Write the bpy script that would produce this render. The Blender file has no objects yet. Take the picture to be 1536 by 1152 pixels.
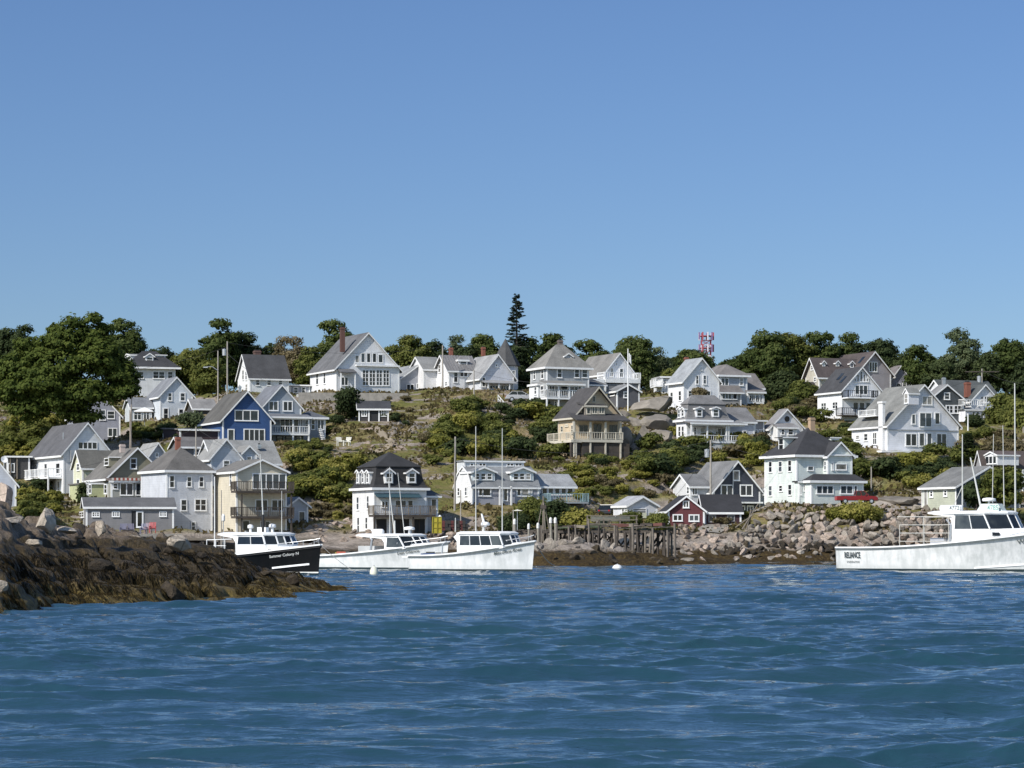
import bpy, bmesh, math, random
import numpy as np
from mathutils import Vector, Matrix
R = math.radians
rnd = random.Random(7)
C = bpy.context.scene.collection
FPX, YH, HC = 4000.0, 812.0, 2.2          # focal length in photo pixels, horizon row, eye height over the water
def P(px, py, D):                          # a point seen at (px,py) that stands D metres away
    return Vector(((px-768)/FPX*D, D, HC+(YH-py)/FPX*D))
# ------------------------------------------------------------ materials
_m = {}
def nodes(name):
    m = bpy.data.materials.new(name); m.use_nodes = True
    nt = m.node_tree; b = nt.nodes['Principled BSDF']
    return m, nt, b
def N(nt, t, **k):
    n = nt.nodes.new(t)
    for a, v in k.items():
        if a in n.inputs.keys() if isinstance(a, str) else False: n.inputs[a].default_value = v
        else: setattr(n, a, v)
    return n
def ramp(nt, fac, stops):
    r = nt.nodes.new('ShaderNodeValToRGB'); e = r.color_ramp.elements
    while len(e) < len(stops): e.new(0.5)
    for i, (p, c) in enumerate(stops):
        e[i].position = p; e[i].color = (*c, 1) if len(c) == 3 else c
    nt.links.new(fac, r.inputs[0]); return r.outputs[0]
def noise(nt, scale, detail=4, rough=.55, vec=None, dist=0):
    n = nt.nodes.new('ShaderNodeTexNoise'); n.inputs['Scale'].default_value = scale
    n.inputs['Detail'].default_value = detail; n.inputs['Roughness'].default_value = rough
    n.inputs['Distortion'].default_value = dist
    if vec is not None: nt.links.new(vec, n.inputs['Vector'])
    return n.outputs['Fac']
def coords(nt, kind='Object', scale=None):
    t = nt.nodes.new('ShaderNodeTexCoord'); o = t.outputs[kind]
    if scale:
        mp = nt.nodes.new('ShaderNodeMapping'); mp.inputs['Scale'].default_value = scale
        nt.links.new(o, mp.inputs['Vector']); o = mp.outputs[0]
    return o
def math_(nt, op, a, b=None, clamp=False):
    n = nt.nodes.new('ShaderNodeMath'); n.operation = op; n.use_clamp = clamp
    for i, v in enumerate((a, b)):
        if v is None: continue
        if isinstance(v, (int, float)): n.inputs[i].default_value = v
        else: nt.links.new(v, n.inputs[i])
    return n.outputs[0]
def mixc(nt, fac, a, b, mode='MIX'):
    n = nt.nodes.new('ShaderNodeMix'); n.data_type = 'RGBA'; n.blend_type = mode
    for i, v in ((0, fac), (6, a), (7, b)):
        if isinstance(v, (int, float)): n.inputs[i].default_value = v
        elif isinstance(v, tuple): n.inputs[i].default_value = (*v, 1)
        else: nt.links.new(v, n.inputs[i])
    return n.outputs[2]
def bump(nt, b, h, s=.4, d=.05):
    n = nt.nodes.new('ShaderNodeBump'); n.inputs['Strength'].default_value = s; n.inputs['Distance'].default_value = d
    nt.links.new(h, n.inputs['Height']); nt.links.new(n.outputs[0], b.inputs['Normal'])
def sc(c, k): return tuple(min(1, x*k) for x in c)
def siding(c, vert=False, w=.26):
    k = ('siding', c, vert)
    if k in _m: return _m[k]
    m, nt, b = nodes('siding'); o = coords(nt)
    s = nt.nodes.new('ShaderNodeSeparateXYZ'); nt.links.new(o, s.inputs[0])
    src = s.outputs[2]
    if vert: src = math_(nt, 'ADD', s.outputs[0], s.outputs[1])
    fr = math_(nt, 'FRACT', math_(nt, 'MULTIPLY', src, 1/w))
    line = ramp(nt, fr, [(0, (.62,)*3), (.18, (1,)*3), (1, (.96,)*3)])
    nz = noise(nt, .9, 5, .65, o)
    dirt = ramp(nt, nz, [(.3, sc(c, .9)), (.6, sc(c, 1.1))])
    st = noise(nt, 1, 3, .6, coords(nt, 'Object', (2.2, 2.2, .25)))
    stain = ramp(nt, st, [(.32, (.93, .93, .92)), (.5, (1, 1, 1))])
    col = mixc(nt, 1, mixc(nt, .55, dirt, line, 'MULTIPLY'), stain, 'MULTIPLY')
    nt.links.new(col, b.inputs['Base Color']); b.inputs['Roughness'].default_value = .65
    bump(nt, b, fr, .5, .03)
    _m[k] = m; return m
def shingle(c):
    k = ('shingle', c)
    if k in _m: return _m[k]
    m, nt, b = nodes('roof_shingles'); o = coords(nt)
    s = nt.nodes.new('ShaderNodeSeparateXYZ'); nt.links.new(o, s.inputs[0])
    fr = math_(nt, 'FRACT', math_(nt, 'MULTIPLY', s.outputs[2], 5.5))
    big = noise(nt, .55, 5, .6, o); fine = noise(nt, 7, 2, .6, o)
    col = ramp(nt, big, [(.3, sc(c, .6)), (.5, sc(c, .82)), (.72, sc(c, 1.05))])
    col = mixc(nt, .7, col, ramp(nt, fine, [(.3, (.7,)*3), (.7, (1.15,)*3)]), 'MULTIPLY')
    col = mixc(nt, .3, col, ramp(nt, fr, [(0, (.55,)*3), (.25, (1,)*3)]), 'MULTIPLY')
    nt.links.new(col, b.inputs['Base Color']); b.inputs['Roughness'].default_value = .9
    bump(nt, b, fr, .4, .03)
    _m[k] = m; return m
def paint(c, rough=.5, metal=0, var=.12, spec=.5, name='paint'):
    k = ('paint', c, rough, metal, var)
    if k in _m: return _m[k]
    m, nt, b = nodes(name); o = coords(nt)
    col = ramp(nt, noise(nt, 1.6, 5, .65, o), [(.3, sc(c, 1-var)), (.65, sc(c, 1+var*.4))])
    nt.links.new(col, b.inputs['Base Color']); b.inputs['Roughness'].default_value = rough
    b.inputs['Metallic'].default_value = metal; b.inputs['Specular IOR Level'].default_value = spec
    _m[k] = m; return m
def glass(v=0):
    if ('glass', v) in _m: return _m[('glass', v)]
    m, nt, b = nodes('window_glass'); o = coords(nt, 'Object')
    g = nt.nodes.new('ShaderNodeNewGeometry')
    r = nt.nodes.new('ShaderNodeObjectInfo')
    col = ramp(nt, math_(nt, 'ADD', math_(nt, 'MULTIPLY', noise(nt, 1.3, 2, .5, o), .6), math_(nt, 'MULTIPLY', r.outputs['Random'], .5)),
               [(.25, (.006, .008, .01)), (.6, (.018, .023, .028)), (.85, (.07, .08, .08))] if v == 0 else [(.3, (.02, .028, .036)), (.6, (.06, .075, .09))] if v == 1 else [(.3, (.03, .03, .03)), (.62, (.3, .29, .27))])  # v 1: sky reflection painted into the pane colour; v 2: pale curtain tone
    nt.links.new(col, b.inputs['Base Color']); b.inputs['Roughness'].default_value = .08
    bump(nt, b, noise(nt, 1.1, 1, .5, o), .12, .05)
    _m[('glass', v)] = m; return m
def brick(c=(.2, .075, .05)):
    k = ('brick', c)
    if k in _m: return _m[k]
    m, nt, b = nodes('brick'); t = nt.nodes.new('ShaderNodeTexBrick')
    nt.links.new(coords(nt), t.inputs[0]); t.inputs['Scale'].default_value = 5
    t.inputs['Color1'].default_value = (*c, 1); t.inputs['Color2'].default_value = (*sc(c, .6), 1); t.inputs['Mortar'].default_value = (*sc(c, 1.6), 1)
    nt.links.new(t.outputs[0], b.inputs['Base Color']); b.inputs['Roughness'].default_value = .9
    _m[k] = m; return m
def rockmat(name, lo, mid, hi, scale=1.2, bs=.7):
    k = ('rock', name)
    if k in _m: return _m[k]
    m, nt, b = nodes(name); o = coords(nt)
    r = nt.nodes.new('ShaderNodeObjectInfo')
    n1 = noise(nt, scale, 6, .68, o, .3); n2 = noise(nt, scale*6, 3, .6, o)
    f = math_(nt, 'ADD', math_(nt, 'MULTIPLY', n1, .75), math_(nt, 'MULTIPLY', r.outputs['Random'], .22))
    col = ramp(nt, f, [(.28, lo), (.48, mid), (.7, hi)])
    col = mixc(nt, .6, col, ramp(nt, n2, [(.3, (.6,)*3), (.7, (1.15,)*3)]), 'MULTIPLY')
    cr = nt.nodes.new('ShaderNodeTexVoronoi'); cr.feature = 'DISTANCE_TO_EDGE'; cr.inputs['Scale'].default_value = scale*.7
    nt.links.new(coords(nt, 'Object', (1, 1, 1.8)), cr.inputs['Vector'])
    col = mixc(nt, 1, col, ramp(nt, cr.outputs['Distance'], [(0, (.4,)*3), (.03, (1,)*3)]), 'MULTIPLY')
    nt.links.new(col, b.inputs['Base Color']); b.inputs['Roughness'].default_value = .92
    bump(nt, b, math_(nt, 'ADD', n1, math_(nt, 'MULTIPLY', n2, .4)), bs, .2)
    _m[k] = m; return m
def leafmat(name, dark, mid, light):
    k = ('leaf', name)
    if k in _m: return _m[k]
    m, nt, b = nodes(name)
    a = nt.nodes.new('ShaderNodeAttribute'); a.attribute_name = 'tint'
    r = nt.nodes.new('ShaderNodeObjectInfo')
    nz = noise(nt, .5, 3, .6, coords(nt))
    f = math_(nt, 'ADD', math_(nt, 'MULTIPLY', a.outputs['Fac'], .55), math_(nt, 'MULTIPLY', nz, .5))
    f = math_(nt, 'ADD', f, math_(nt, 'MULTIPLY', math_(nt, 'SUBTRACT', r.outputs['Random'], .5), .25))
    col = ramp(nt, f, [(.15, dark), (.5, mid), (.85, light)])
    nt.links.new(col, b.inputs['Base Color']); b.inputs['Roughness'].default_value = .75
    b.inputs['Specular IOR Level'].default_value = .15
    tr = nt.nodes.new('ShaderNodeBsdfTranslucent'); nt.links.new(col, tr.inputs[0])
    mx = nt.nodes.new('ShaderNodeMixShader'); mx.inputs[0].default_value = .5
    out = [n for n in nt.nodes if n.type == 'OUTPUT_MATERIAL'][0]
    nt.links.new(b.outputs[0], mx.inputs[1]); nt.links.new(tr.outputs[0], mx.inputs[2]); nt.links.new(mx.outputs[0], out.inputs[0])
    _m[k] = m; return m
WHITE = paint((.84, .84, .83), .5, name='white_paint')
WOOD = paint((.2, .17, .135), .85, var=.35, name='weathered_wood')
DARKWOOD = paint((.075, .062, .052), .9, var=.4, name='dark_wood')
BLACK = paint((.02, .02, .022), .6, name='black_paint')
METAL = paint((.55, .56, .57), .35, .6, name='galvanised_metal')
# ------------------------------------------------------------ mesh collection
class MB:
    def __init__(s): s.v = []; s.f = []
    def add(s, vs, fs):
        n = len(s.v); s.v += [tuple(v) for v in vs]; s.f += [tuple(n+i for i in f) for f in fs]; return s
    def box(s, x0, x1, y0, y1, z0, z1):
        return s.add([(x, y, z) for z in (z0, z1) for y in (y0, y1) for x in (x0, x1)],
                     [(0, 2, 3, 1), (4, 5, 7, 6), (0, 1, 5, 4), (2, 6, 7, 3), (0, 4, 6, 2), (1, 3, 7, 5)])
    def prism(s, pts, axis, b0, b1, caps=True, skip=()):
        n = len(pts)
        if axis == 'y': vs = [(a, b, z) for b in (b0, b1) for a, z in pts]
        elif axis == 'x': vs = [(b, a, z) for b in (b0, b1) for a, z in pts]
        else: vs = [(a, z, b) for b in (b0, b1) for a, z in pts]
        fs = [(i, (i+1) % n, n+(i+1) % n, n+i) for i in range(n) if i not in skip]
        if caps: fs += [tuple(range(n))[::-1], tuple(range(n, 2*n))]
        return s.add(vs, fs)
    def beam(s, a, b, w, h=None):
        a, b = Vector(a), Vector(b); h = h or w; d = (b-a).normalized()
        u = d.cross(Vector((0, 0, 1)));
        if u.length < .05: u = Vector((1, 0, 0))
        u.normalize(); v = u.cross(d); vs = []
        for p in (a, b):
            for i, j in ((-1, -1), (1, -1), (1, 1), (-1, 1)): vs.append(p+u*w/2*i+v*h/2*j)
        return s.add(vs, [(0, 1, 2, 3), (7, 6, 5, 4), (0, 4, 5, 1), (1, 5, 6, 2), (2, 6, 7, 3), (3, 7, 4, 0)])
    def tube(s, pts, r0, r1=None, n=7):
        r1 = r0 if r1 is None else r1; pts = [Vector(p) for p in pts]; k = len(pts); vs = []
        for i, p in enumerate(pts):
            d = (pts[min(i+1, k-1)]-pts[max(i-1, 0)]).normalized()
            u = d.cross(Vector((0, 1, .01)));
            if u.length < .1: u = Vector((1, 0, 0))
            u.normalize(); v = d.cross(u); r = r0+(r1-r0)*i/max(1, k-1)
            for j in range(n):
                a = 2*math.pi*j/n; vs.append(p+u*math.cos(a)*r+v*math.sin(a)*r)
        fs = [(i*n+j, i*n+(j+1) % n, (i+1)*n+(j+1) % n, (i+1)*n+j) for i in range(k-1) for j in range(n)]
        fs += [tuple(range(n))[::-1], tuple(range((k-1)*n, k*n))]
        return s.add(vs, fs)
    def lathe(s, prof, c=(0, 0, 0), n=14):
        vs = [(c[0]+r*math.cos(2*math.pi*j/n), c[1]+r*math.sin(2*math.pi*j/n), c[2]+z) for r, z in prof for j in range(n)]
        k = len(prof); fs = [(i*n+j, i*n+(j+1) % n, (i+1)*n+(j+1) % n, (i+1)*n+j) for i in range(k-1) for j in range(n)]
        fs += [tuple(range(n))[::-1], tuple(range((k-1)*n, k*n))]
        return s.add(vs, fs)
    def build(s, name, mat, parent=None, smooth=False, bevel=0):
        me = bpy.data.meshes.new(name); me.from_pydata(s.v, [], s.f)
        bm = bmesh.new(); bm.from_mesh(me); bmesh.ops.recalc_face_normals(bm, faces=bm.faces)
        if bevel: bmesh.ops.bevel(bm, geom=bm.edges[:], offset=bevel, segments=1, affect='EDGES')
        bm.to_mesh(me); bm.free()
        if smooth: me.polygons.foreach_set('use_smooth', [True]*len(me.polygons))
        me.materials.append(mat); o = bpy.data.objects.new(name, me); C.objects.link(o)
        if parent is not None: o.parent = parent
        return o
def tag(o, label=None, cat=None, group=None, kind=None):
    if label: o['label'] = label
    if cat: o['category'] = cat
    if group: o['group'] = group
    if kind: o['kind'] = kind
    return o
def empty(name, loc, rz=0, label=None, cat=None, group=None):
    o = bpy.data.objects.new(name, None); o.empty_display_size = .5; C.objects.link(o)
    o.location = loc; o.rotation_euler = (0, 0, rz); return tag(o, label, cat, group)
def kids(o): return [c for c in C.objects if c.parent is o]
def fastmesh(name, V, F, mat, tint=None, smooth=False, parent=None):
    me = bpy.data.meshes.new(name); V = np.asarray(V, 'f'); F = np.asarray(F, 'i'); k = F.shape[1]
    me.vertices.add(len(V)); me.vertices.foreach_set('co', V.ravel())
    me.loops.add(F.size); me.loops.foreach_set('vertex_index', F.ravel())
    me.polygons.add(len(F)); me.polygons.foreach_set('loop_start', np.arange(0, F.size, k, dtype='i'))
    me.polygons.foreach_set('loop_total', np.full(len(F), k, 'i'))
    if smooth: me.polygons.foreach_set('use_smooth', np.ones(len(F), bool))
    if tint is not None:
        a = me.attributes.new('tint', 'FLOAT', 'POINT'); a.data.foreach_set('value', np.asarray(tint, 'f'))
    me.update(calc_edges=True); me.validate(); me.materials.append(mat)
    if name is None: return me
    o = bpy.data.objects.new(name, me); C.objects.link(o)
    if parent is not None: o.parent = parent
    return o
# vectorised gradient noise
_rs = np.random.RandomState(3); _perm = np.concatenate([_rs.permutation(512)]*3); _g = _rs.normal(size=(512, 3)); _g /= np.linalg.norm(_g, axis=1)[:, None]
def pn(x, y, z=0.0):
    x, y, z = np.broadcast_arrays(np.asarray(x, float), np.asarray(y, float), np.asarray(z, float))
    i, j, k = np.floor(x).astype(int), np.floor(y).astype(int), np.floor(z).astype(int)
    fx, fy, fz = x-i, y-j, z-k; u, v, w = [t*t*t*(t*(t*6-15)+10) for t in (fx, fy, fz)]; r = 0
    for a in (0, 1):
        for b in (0, 1):
            for c in (0, 1):
                h = _perm[_perm[_perm[(i+a) % 512]+(j+b) % 512] + (k+c) % 512] % 512; g = _g[h]
                d = g[..., 0]*(fx-a)+g[..., 1]*(fy-b)+g[..., 2]*(fz-c)
                r = r+d*(u if a else 1-u)*(v if b else 1-v)*(w if c else 1-w)
    return r*1.5
def fbm(x, y, z=0.0, o=5, g=.5, ridged=False):
    r, a, f = 0, 1, 1
    for i in range(o):
        n = pn(np.asarray(x)*f+i*17.3, np.asarray(y)*f+i*9.1, np.asarray(z)*f+i*3.7)
        r = r+a*((1-2*np.abs(n))-.5 if ridged else n); a *= g; f *= 2.03
    return r
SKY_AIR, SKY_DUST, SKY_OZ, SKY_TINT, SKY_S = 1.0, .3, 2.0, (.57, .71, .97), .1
# ------------------------------------------------------------ houses
CTRL = []      # terrain control points (x, y, z, hardness)
HOUSES = []    # (root, short phrase, px, py)
K = 1536/260.0
class House:
    def __init__(s, name, label, zo, xc, yb, D, yaw=24, cat='house', short=None, wall=(.75, .75, .74), roof=(.14, .14, .14), trim=WHITE, group=None):
        s.zo = zo; s.th = R(yaw); px, py = s.px(xc, yb); s.D = D
        s.O = P(px, py, D); s.r = empty(name, s.O, s.th, label, cat, group)
        s.wm = siding(wall) if isinstance(wall, tuple) else wall
        s.rm = shingle(roof) if isinstance(roof, tuple) else roof; s.tm = trim; s.name = name
        HOUSES.append((s.r, short or cat, px, py))
    def px(s, x, y): return s.zo[0]+x/K, s.zo[1]+y/K
    def ray(s, zx, zy):
        px, py = s.px(zx, zy); d = Vector(((px-768)/FPX, 1, (YH-py)/FPX))
        c, n = math.cos(s.th), math.sin(s.th); o = Vector((0, 0, HC))-s.O
        L = lambda v: Vector((v.x*c+v.y*n, -v.x*n+v.y*c, v.z))
        return L(o), L(d)
    def F(s, zx, zy, c=0):                      # point on the plane y=c
        o, d = s.ray(zx, zy); t = (c-o.y)/d.y; return o+d*t
    def L(s, zx, zy, c=0):                      # point on the plane x=c
        o, d = s.ray(zx, zy); t = (c-o.x)/d.x; return o+d*t
    def foot(s, x0, x1, y0, y1, z=0):
        for x in (x0, (x0+x1)/2, x1):
            for y in (y0, y1):
                w = Matrix.Rotation(s.th, 3, 'Z') @ Vector((x, y, z))+s.O
                CTRL.append((w.x, w.y, w.z))
    # a block: kinds gf gs hip mansard gambrel shed flat
    def block(s, x0, x1, y0, y1, zb, ze, zr, kind='gf', wall=None, roof=None, o=.35, of=.26, t=.16, name='wall', corner=True, zm=None, ins=.9, trim=True, foot=False):
        wm = wall or s.wm; rm = roof or s.rm
        if isinstance(wm, tuple): wm = siding(wm)
        if isinstance(rm, tuple): rm = shingle(rm)
        w = MB(); r = MB(); tr = MB(); zf = zb-(2.5 if foot else 0)
        W, Ly = x1-x0, y1-y0
        if kind in ('gf', 'gs', 'gambrel'):
            ax = 'y' if kind == 'gf' else 'x'
            a0, a1, b0, b1 = (x0, x1, y0, y1) if ax == 'y' else (y0, y1, x0, x1)
            am = (a0+a1)/2; sl = (zr-ze)/(am-a0)
            if kind == 'gambrel':
                q = (a1-a0)*.2; zk = ze+(zr-ze)*.62
                w.prism([(a0, zf), (a1, zf), (a1, ze), (a1-q, zk), (am, zr), (a0+q, zk), (a0, ze)], ax, b0, b1, skip=(2, 3, 4, 5))
                lo = [(a0-.2, ze-.25), (a0+q-.03, zk+.02), (am, zr+.02), (a1-q+.03, zk+.02), (a1+.2, ze-.25)]
            else:
                w.prism([(a0, zf), (a1, zf), (a1, ze), (am, zr), (a0, ze)], ax, b0, b1, skip=(2, 3))
                e = .012; lo = [(a0-o, ze-o*sl+e), (am, zr+e), (a1+o, ze-o*sl+e)]
            up = [(a, z+t) for a, z in lo[::-1]]
            r.prism(lo+up, ax, b0-of, b1+of)
            if trim:
                lo2 = [(a, z-.1) for a, z in lo]; up2 = [(a, z+t*.75) for a, z in lo[::-1]]
                tr.prism(lo2+up2, ax, b0-of-.06, b0-of-.004)
                zz = lo[0][1]
                if ax == 'y': tr.box(x0-o-.05, x0-o-.004, y0-of-.004, y1+of, zz-.1, zz+t*.8); tr.box(x1+o+.004, x1+o+.05, y0-of, y1+of, zz-.1, zz+t*.8)
                else: tr.box(x0-of-.004, x1+of, y0-o-.05, y0-o-.004, zz-.1, zz+t*.8)
        elif kind in ('hip', 'mansard'):
            w.box(x0, x1, y0, y1, zf, ze-.01)
            X0, X1, Y0, Y1 = x0-o, x1+o, y0-o, y1+o
            zt = ze
            if kind == 'mansard':
                base = [(X0, Y0), (X1, Y0), (X1, Y1), (X0, Y1)]
                rings = []
                for f, q in ((0, 0), (.15, .45), (.5, .8), (1, 1)):
                    d = ins*q; rings.append([(X0+d, Y0+d, ze+.1+(zm-ze-.1)*f), (X1-d, Y0+d, ze+.1+(zm-ze-.1)*f), (X1-d, Y1-d, ze+.1+(zm-ze-.1)*f), (X0+d, Y1-d, ze+.1+(zm-ze-.1)*f)])
                vs = [v for g in rings for v in g]
                fs = [(4*i+j, 4*i+(j+1) % 4, 4*i+4+(j+1) % 4, 4*i+4+j) for i in range(3) for j in range(4)]
                r.add([(X0, Y0, ze), (X1, Y0, ze), (X1, Y1, ze), (X0, Y1, ze)]+vs[:4], [(3, 2, 1, 0), (0, 1, 5, 4), (1, 2, 6, 5), (2, 3, 7, 6), (3, 0, 4, 7)])
                r.add(vs, fs)
                d = ins-.12; X0 += d; X1 -= d; Y0 += d; Y1 -= d; zt = zm
            th = .14 if kind == 'hip' else .08
            h = min(X1-X0, Y1-Y0)/2
            if X1-X0 > Y1-Y0: ra, rb = (X0+h, (Y0+Y1)/2), (X1-h, (Y0+Y1)/2)
            else: ra, rb = ((X0+X1)/2, Y0+h), ((X0+X1)/2, Y1-h+.02)
            v = [(X0, Y0, zt), (X1, Y0, zt), (X1, Y1, zt), (X0, Y1, zt)]; v += [(a, b, zt+th) for a, b, c in v]
            v += [(*ra, zr), (*rb, zr)]
            if X1-X0 > Y1-Y0: top = [(4, 5, 9, 8), (5, 6, 9), (6, 7, 8, 9), (7, 4, 8)]
            else: top = [(4, 5, 8), (5, 6, 9, 8), (6, 7, 9), (7, 4, 8, 9)]
            r.add(v, [(3, 2, 1, 0), (0, 1, 5, 4), (1, 2, 6, 5), (2, 3, 7, 6), (3, 0, 4, 7)]+top)
            if trim:
                a, b, c, d = x0-o, x1+o, y0-o, y1+o
                tr.box(a-.05, b+.05, c-.05, c-.004, ze-.14, ze+.13); tr.box(a-.05, a-.004, c-.003, d, ze-.14, ze+.13); tr.box(b+.004, b+.05, c-.003, d, ze-.14, ze+.13)
        elif kind == 'shed':                       # high at the back, low at the front
            w.prism([(y0, zf), (y1, zf), (y1, zr), (y0, ze)], 'x', x0, x1, skip=(2,))
            sl = (zr-ze)/Ly
            r.prism([(y0-o, ze-o*sl+.012), (y1, zr+.012), (y1, zr+t), (y0-o, ze-o*sl+t)], 'x', x0-o, x1+o)
            if trim: tr.box(x0-o, x1+o, y0-o-.05, y0-o-.004, ze-o*sl-.08, ze-o*sl+t*.8)
        else:
            w.box(x0, x1, y0, y1, zf, ze-.01); r.box(x0-o, x1+o, y0-o, y1+o, ze, ze+t)
            if trim: tr.box(x0-o-.04, x1+o+.04, y0-o-.04, y0-o-.004, ze-.06, ze+t*.8)
        if corner and trim:
            c = .16
            for xx in (x0, x1):
                tr.box(xx-.03 if xx == x0 else xx-c, xx+c if xx == x0 else xx+.03, y0-.03, y0-.003, zb, ze-.1)
            tr.box(x0-.03, x0-.003, y0-.002, y0+c, zb, ze-.1); tr.box(x0-.03, x0-.003, y1-c, y1, zb, ze-.1)
        wo = w.build(name, wm, s.r); ro = r.build('roof', rm, s.r)
        if tr.v: tr.build('trim', s.tm, s.r)
        if foot: s.foot(x0, x1, y0, y1, zb)
        return wo, ro
    def main(s, xc, xr, xl, yb, ye, yr, kind='gf', depth=None, **k):
        x1 = s.F(xr, yb).x; ze = s.F(xc, ye).z
        y1 = depth if depth else s.L(xl, yb).y
        if kind == 'gf': zr = s.F(((xc+xr)/2), yr).z
        elif kind in ('gs', 'gambrel'): zr = s.F((xc+xr)/2, yr, y1/2).z
        elif kind == 'shed': zr = s.F((xc+xr)/2, yr, y1).z
        else: zr = s.F((xc+xr)/2, yr, min(x1, y1)/2).z
        if 'zm' in k: k['zm'] = s.F((xc+xr)/2, k['zm'], .6).z
        s.W, s.Dp, s.ze, s.zr = x1, y1, ze, zr; s.kind = kind
        return s.block(0, x1, 0, y1, 0, ze, zr, kind, foot=True, **k)
    def sub(s, xa, xb, c, depth, yb, ye, yr, kind='gf', **k):     # a block given by photo columns on the plane y=c
        p0, p1 = s.F(xa, ye, c), s.F(xb, ye, c); zb = s.F(xa, yb, c).z
        if kind == 'gf': zr = s.F((xa+xb)/2, yr, c).z
        elif kind == 'shed': zr = s.F((xa+xb)/2, yr, c+depth).z
        else: zr = s.F((xa+xb)/2, yr, c+min(depth, abs(p1.x-p0.x) if kind in ('hip', 'mansard') else depth)/2).z
        if 'zm' in k: k['zm'] = s.F((xa+xb)/2, k['zm'], c+.5).z
        return s.block(min(p0.x, p1.x), max(p0.x, p1.x), c, c+depth, zb, (p0.z+p1.z)/2, zr, kind, **k)
    def pane(s, face, c, a0, a1, z0, z1, cols=1, rows=1, fw=.1, frame=None, name='window', label=None, mat=None, shutters=None):
        f = MB(); g = MB()
        def bx(m, A0, A1, d0, d1, Z0, Z1):
            if face == 'F': m.box(A0, A1, c-d1, c-d0, Z0, Z1)
            else: m.box(c-d1, c-d0, A0, A1, Z0, Z1)
        p = .07
        bx(f, a0, a0+fw, .003, p, z0, z1); bx(f, a1-fw, a1, .003, p, z0, z1)
        bx(f, a0+fw, a1-fw, .003, p, z1-fw, z1); bx(f, a0-.03, a1+.03, .003, p+.05, z0-.05, z0); bx(f, a0+fw, a1-fw, .003, p, z0, z0+fw*.8)
        m = .055
        for i in range(1, cols): a = a0+fw+(a1-a0-2*fw)*i/cols; bx(f, a-m, a+m, .003, p-.01, z0+fw*.8, z1-fw)
        for i in range(1, rows):
            z = z0+(z1-z0)*i/rows
            for q in range(cols):
                A = a0+fw+(a1-a0-2*fw)*q/cols+(m if q else 0); Bq = a0+fw+(a1-a0-2*fw)*(q+1)/cols-(m if q < cols-1 else 0)
                bx(f, A, Bq, .003, p-.02, z-.03, z+.03)
        bx(g, a0+fw, a1-fw, .002, .025, z0+fw*.8, z1-fw)
        fo = f.build(name, frame or s.tm, s.r); g.build('pane', mat or glass(rnd.choices((0, 1, 2), (.7, .18, .12))[0]), fo)
        if label: fo['label'] = label
        return fo
    def wF(s, rects, c=0, fw=.1, **k):
        for q in rects:
            a, b = s.F(q[0], q[1], c), s.F(q[2], q[3], c); cols, rows = (q[4:6] if len(q) > 5 else (1, 2))
            s.pane('F', c, min(a.x, b.x), max(a.x, b.x), min(a.z, b.z), max(a.z, b.z), cols, rows, fw, **k)
    def wL(s, rects, c=0, fw=.12, minw=.75, **k):
        for q in rects:
            a, b = s.L(q[0], q[1], c), s.L(q[2], q[3], c); cols, rows = (q[4:6] if len(q) > 5 else (1, 2))
            m = (a.y+b.y)/2; h = max(abs(a.y-b.y), minw)/2
            s.pane('L', c, m-h, m+h, min(a.z, b.z), max(a.z, b.z), cols, rows, fw, **k)
    def slab(s, name, xa, xb, c0, c1, ytop, ybot, mat, ref=None):
        p, q = s.F(xa, ytop, c0), s.F(xb, ytop, c0); z1 = (p.z+q.z)/2; z0 = z1-abs(s.F(xa, ytop, c0).z-s.F(xa, ybot, c0).z)
        MB().box(p.x, q.x, c0, c1, z0, z1).build(name, mat, s.r); return p.x, q.x, z0, z1
    def rail(s, x0, x1, y0, y1, z, h=.95, mat=None, sides='flr', step=.32, solid=None, name='railing'):
        m = MB(); mt = mat or s.tm
        segs = []
        if 'f' in sides: segs.append(((x0, y0), (x1, y0)))
        if 'l' in sides: segs.append(((x0, y1), (x0, y0)))
        if 'r' in sides: segs.append(((x1, y0), (x1, y1)))
        for a, b in segs:
            a, b = Vector((*a, z)), Vector((*b, z)); L_ = (b-a).length; n = max(1, int(L_/step))
            m.beam(a+Vector((0, 0, h)), b+Vector((0, 0, h)), .1, .07); m.beam(a+Vector((0, 0, .12)), b+Vector((0, 0, .12)), .07, .06)
            for i in range(n+1):
                p = a.lerp(b, i/n); big = i % 6 == 0; w = .11 if big else .045
                m.box(p.x-w/2, p.x+w/2, p.y-w/2+.001, p.y+w/2+.001, z+(0 if big else .15), z+h+(.06 if big else -.03))
        o = m.build(name, mt, s.r); return o
    def posts(s, xs, c, z0, z1, w=.16, mat=None, name='post'):
        for x in xs: MB().box(x-w/2, x+w/2, c, c+w, z0, z1).build(name, mat or s.tm, s.r)
    def chimney(s, xa, ya, xb, yb, c, mat=None, w=None):
        a, b = s.F(xa, ya, c), s.F(xb, yb, c); ww = w or max(.5, abs(b.x-a.x)); m = MB()
        m.box(a.x, a.x+ww, c, c+ww, b.z, a.z); m.box(a.x-.05, a.x+ww+.05, c-.05, c+ww+.05, a.z-.28, a.z-.12)
        o = m.build('chimney', mat or brick(), s.r); MB().box(a.x+.12, a.x+ww-.12, c+.12, c+ww-.12, a.z+.001, a.z+.16).build('flue', BLACK, o)
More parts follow.
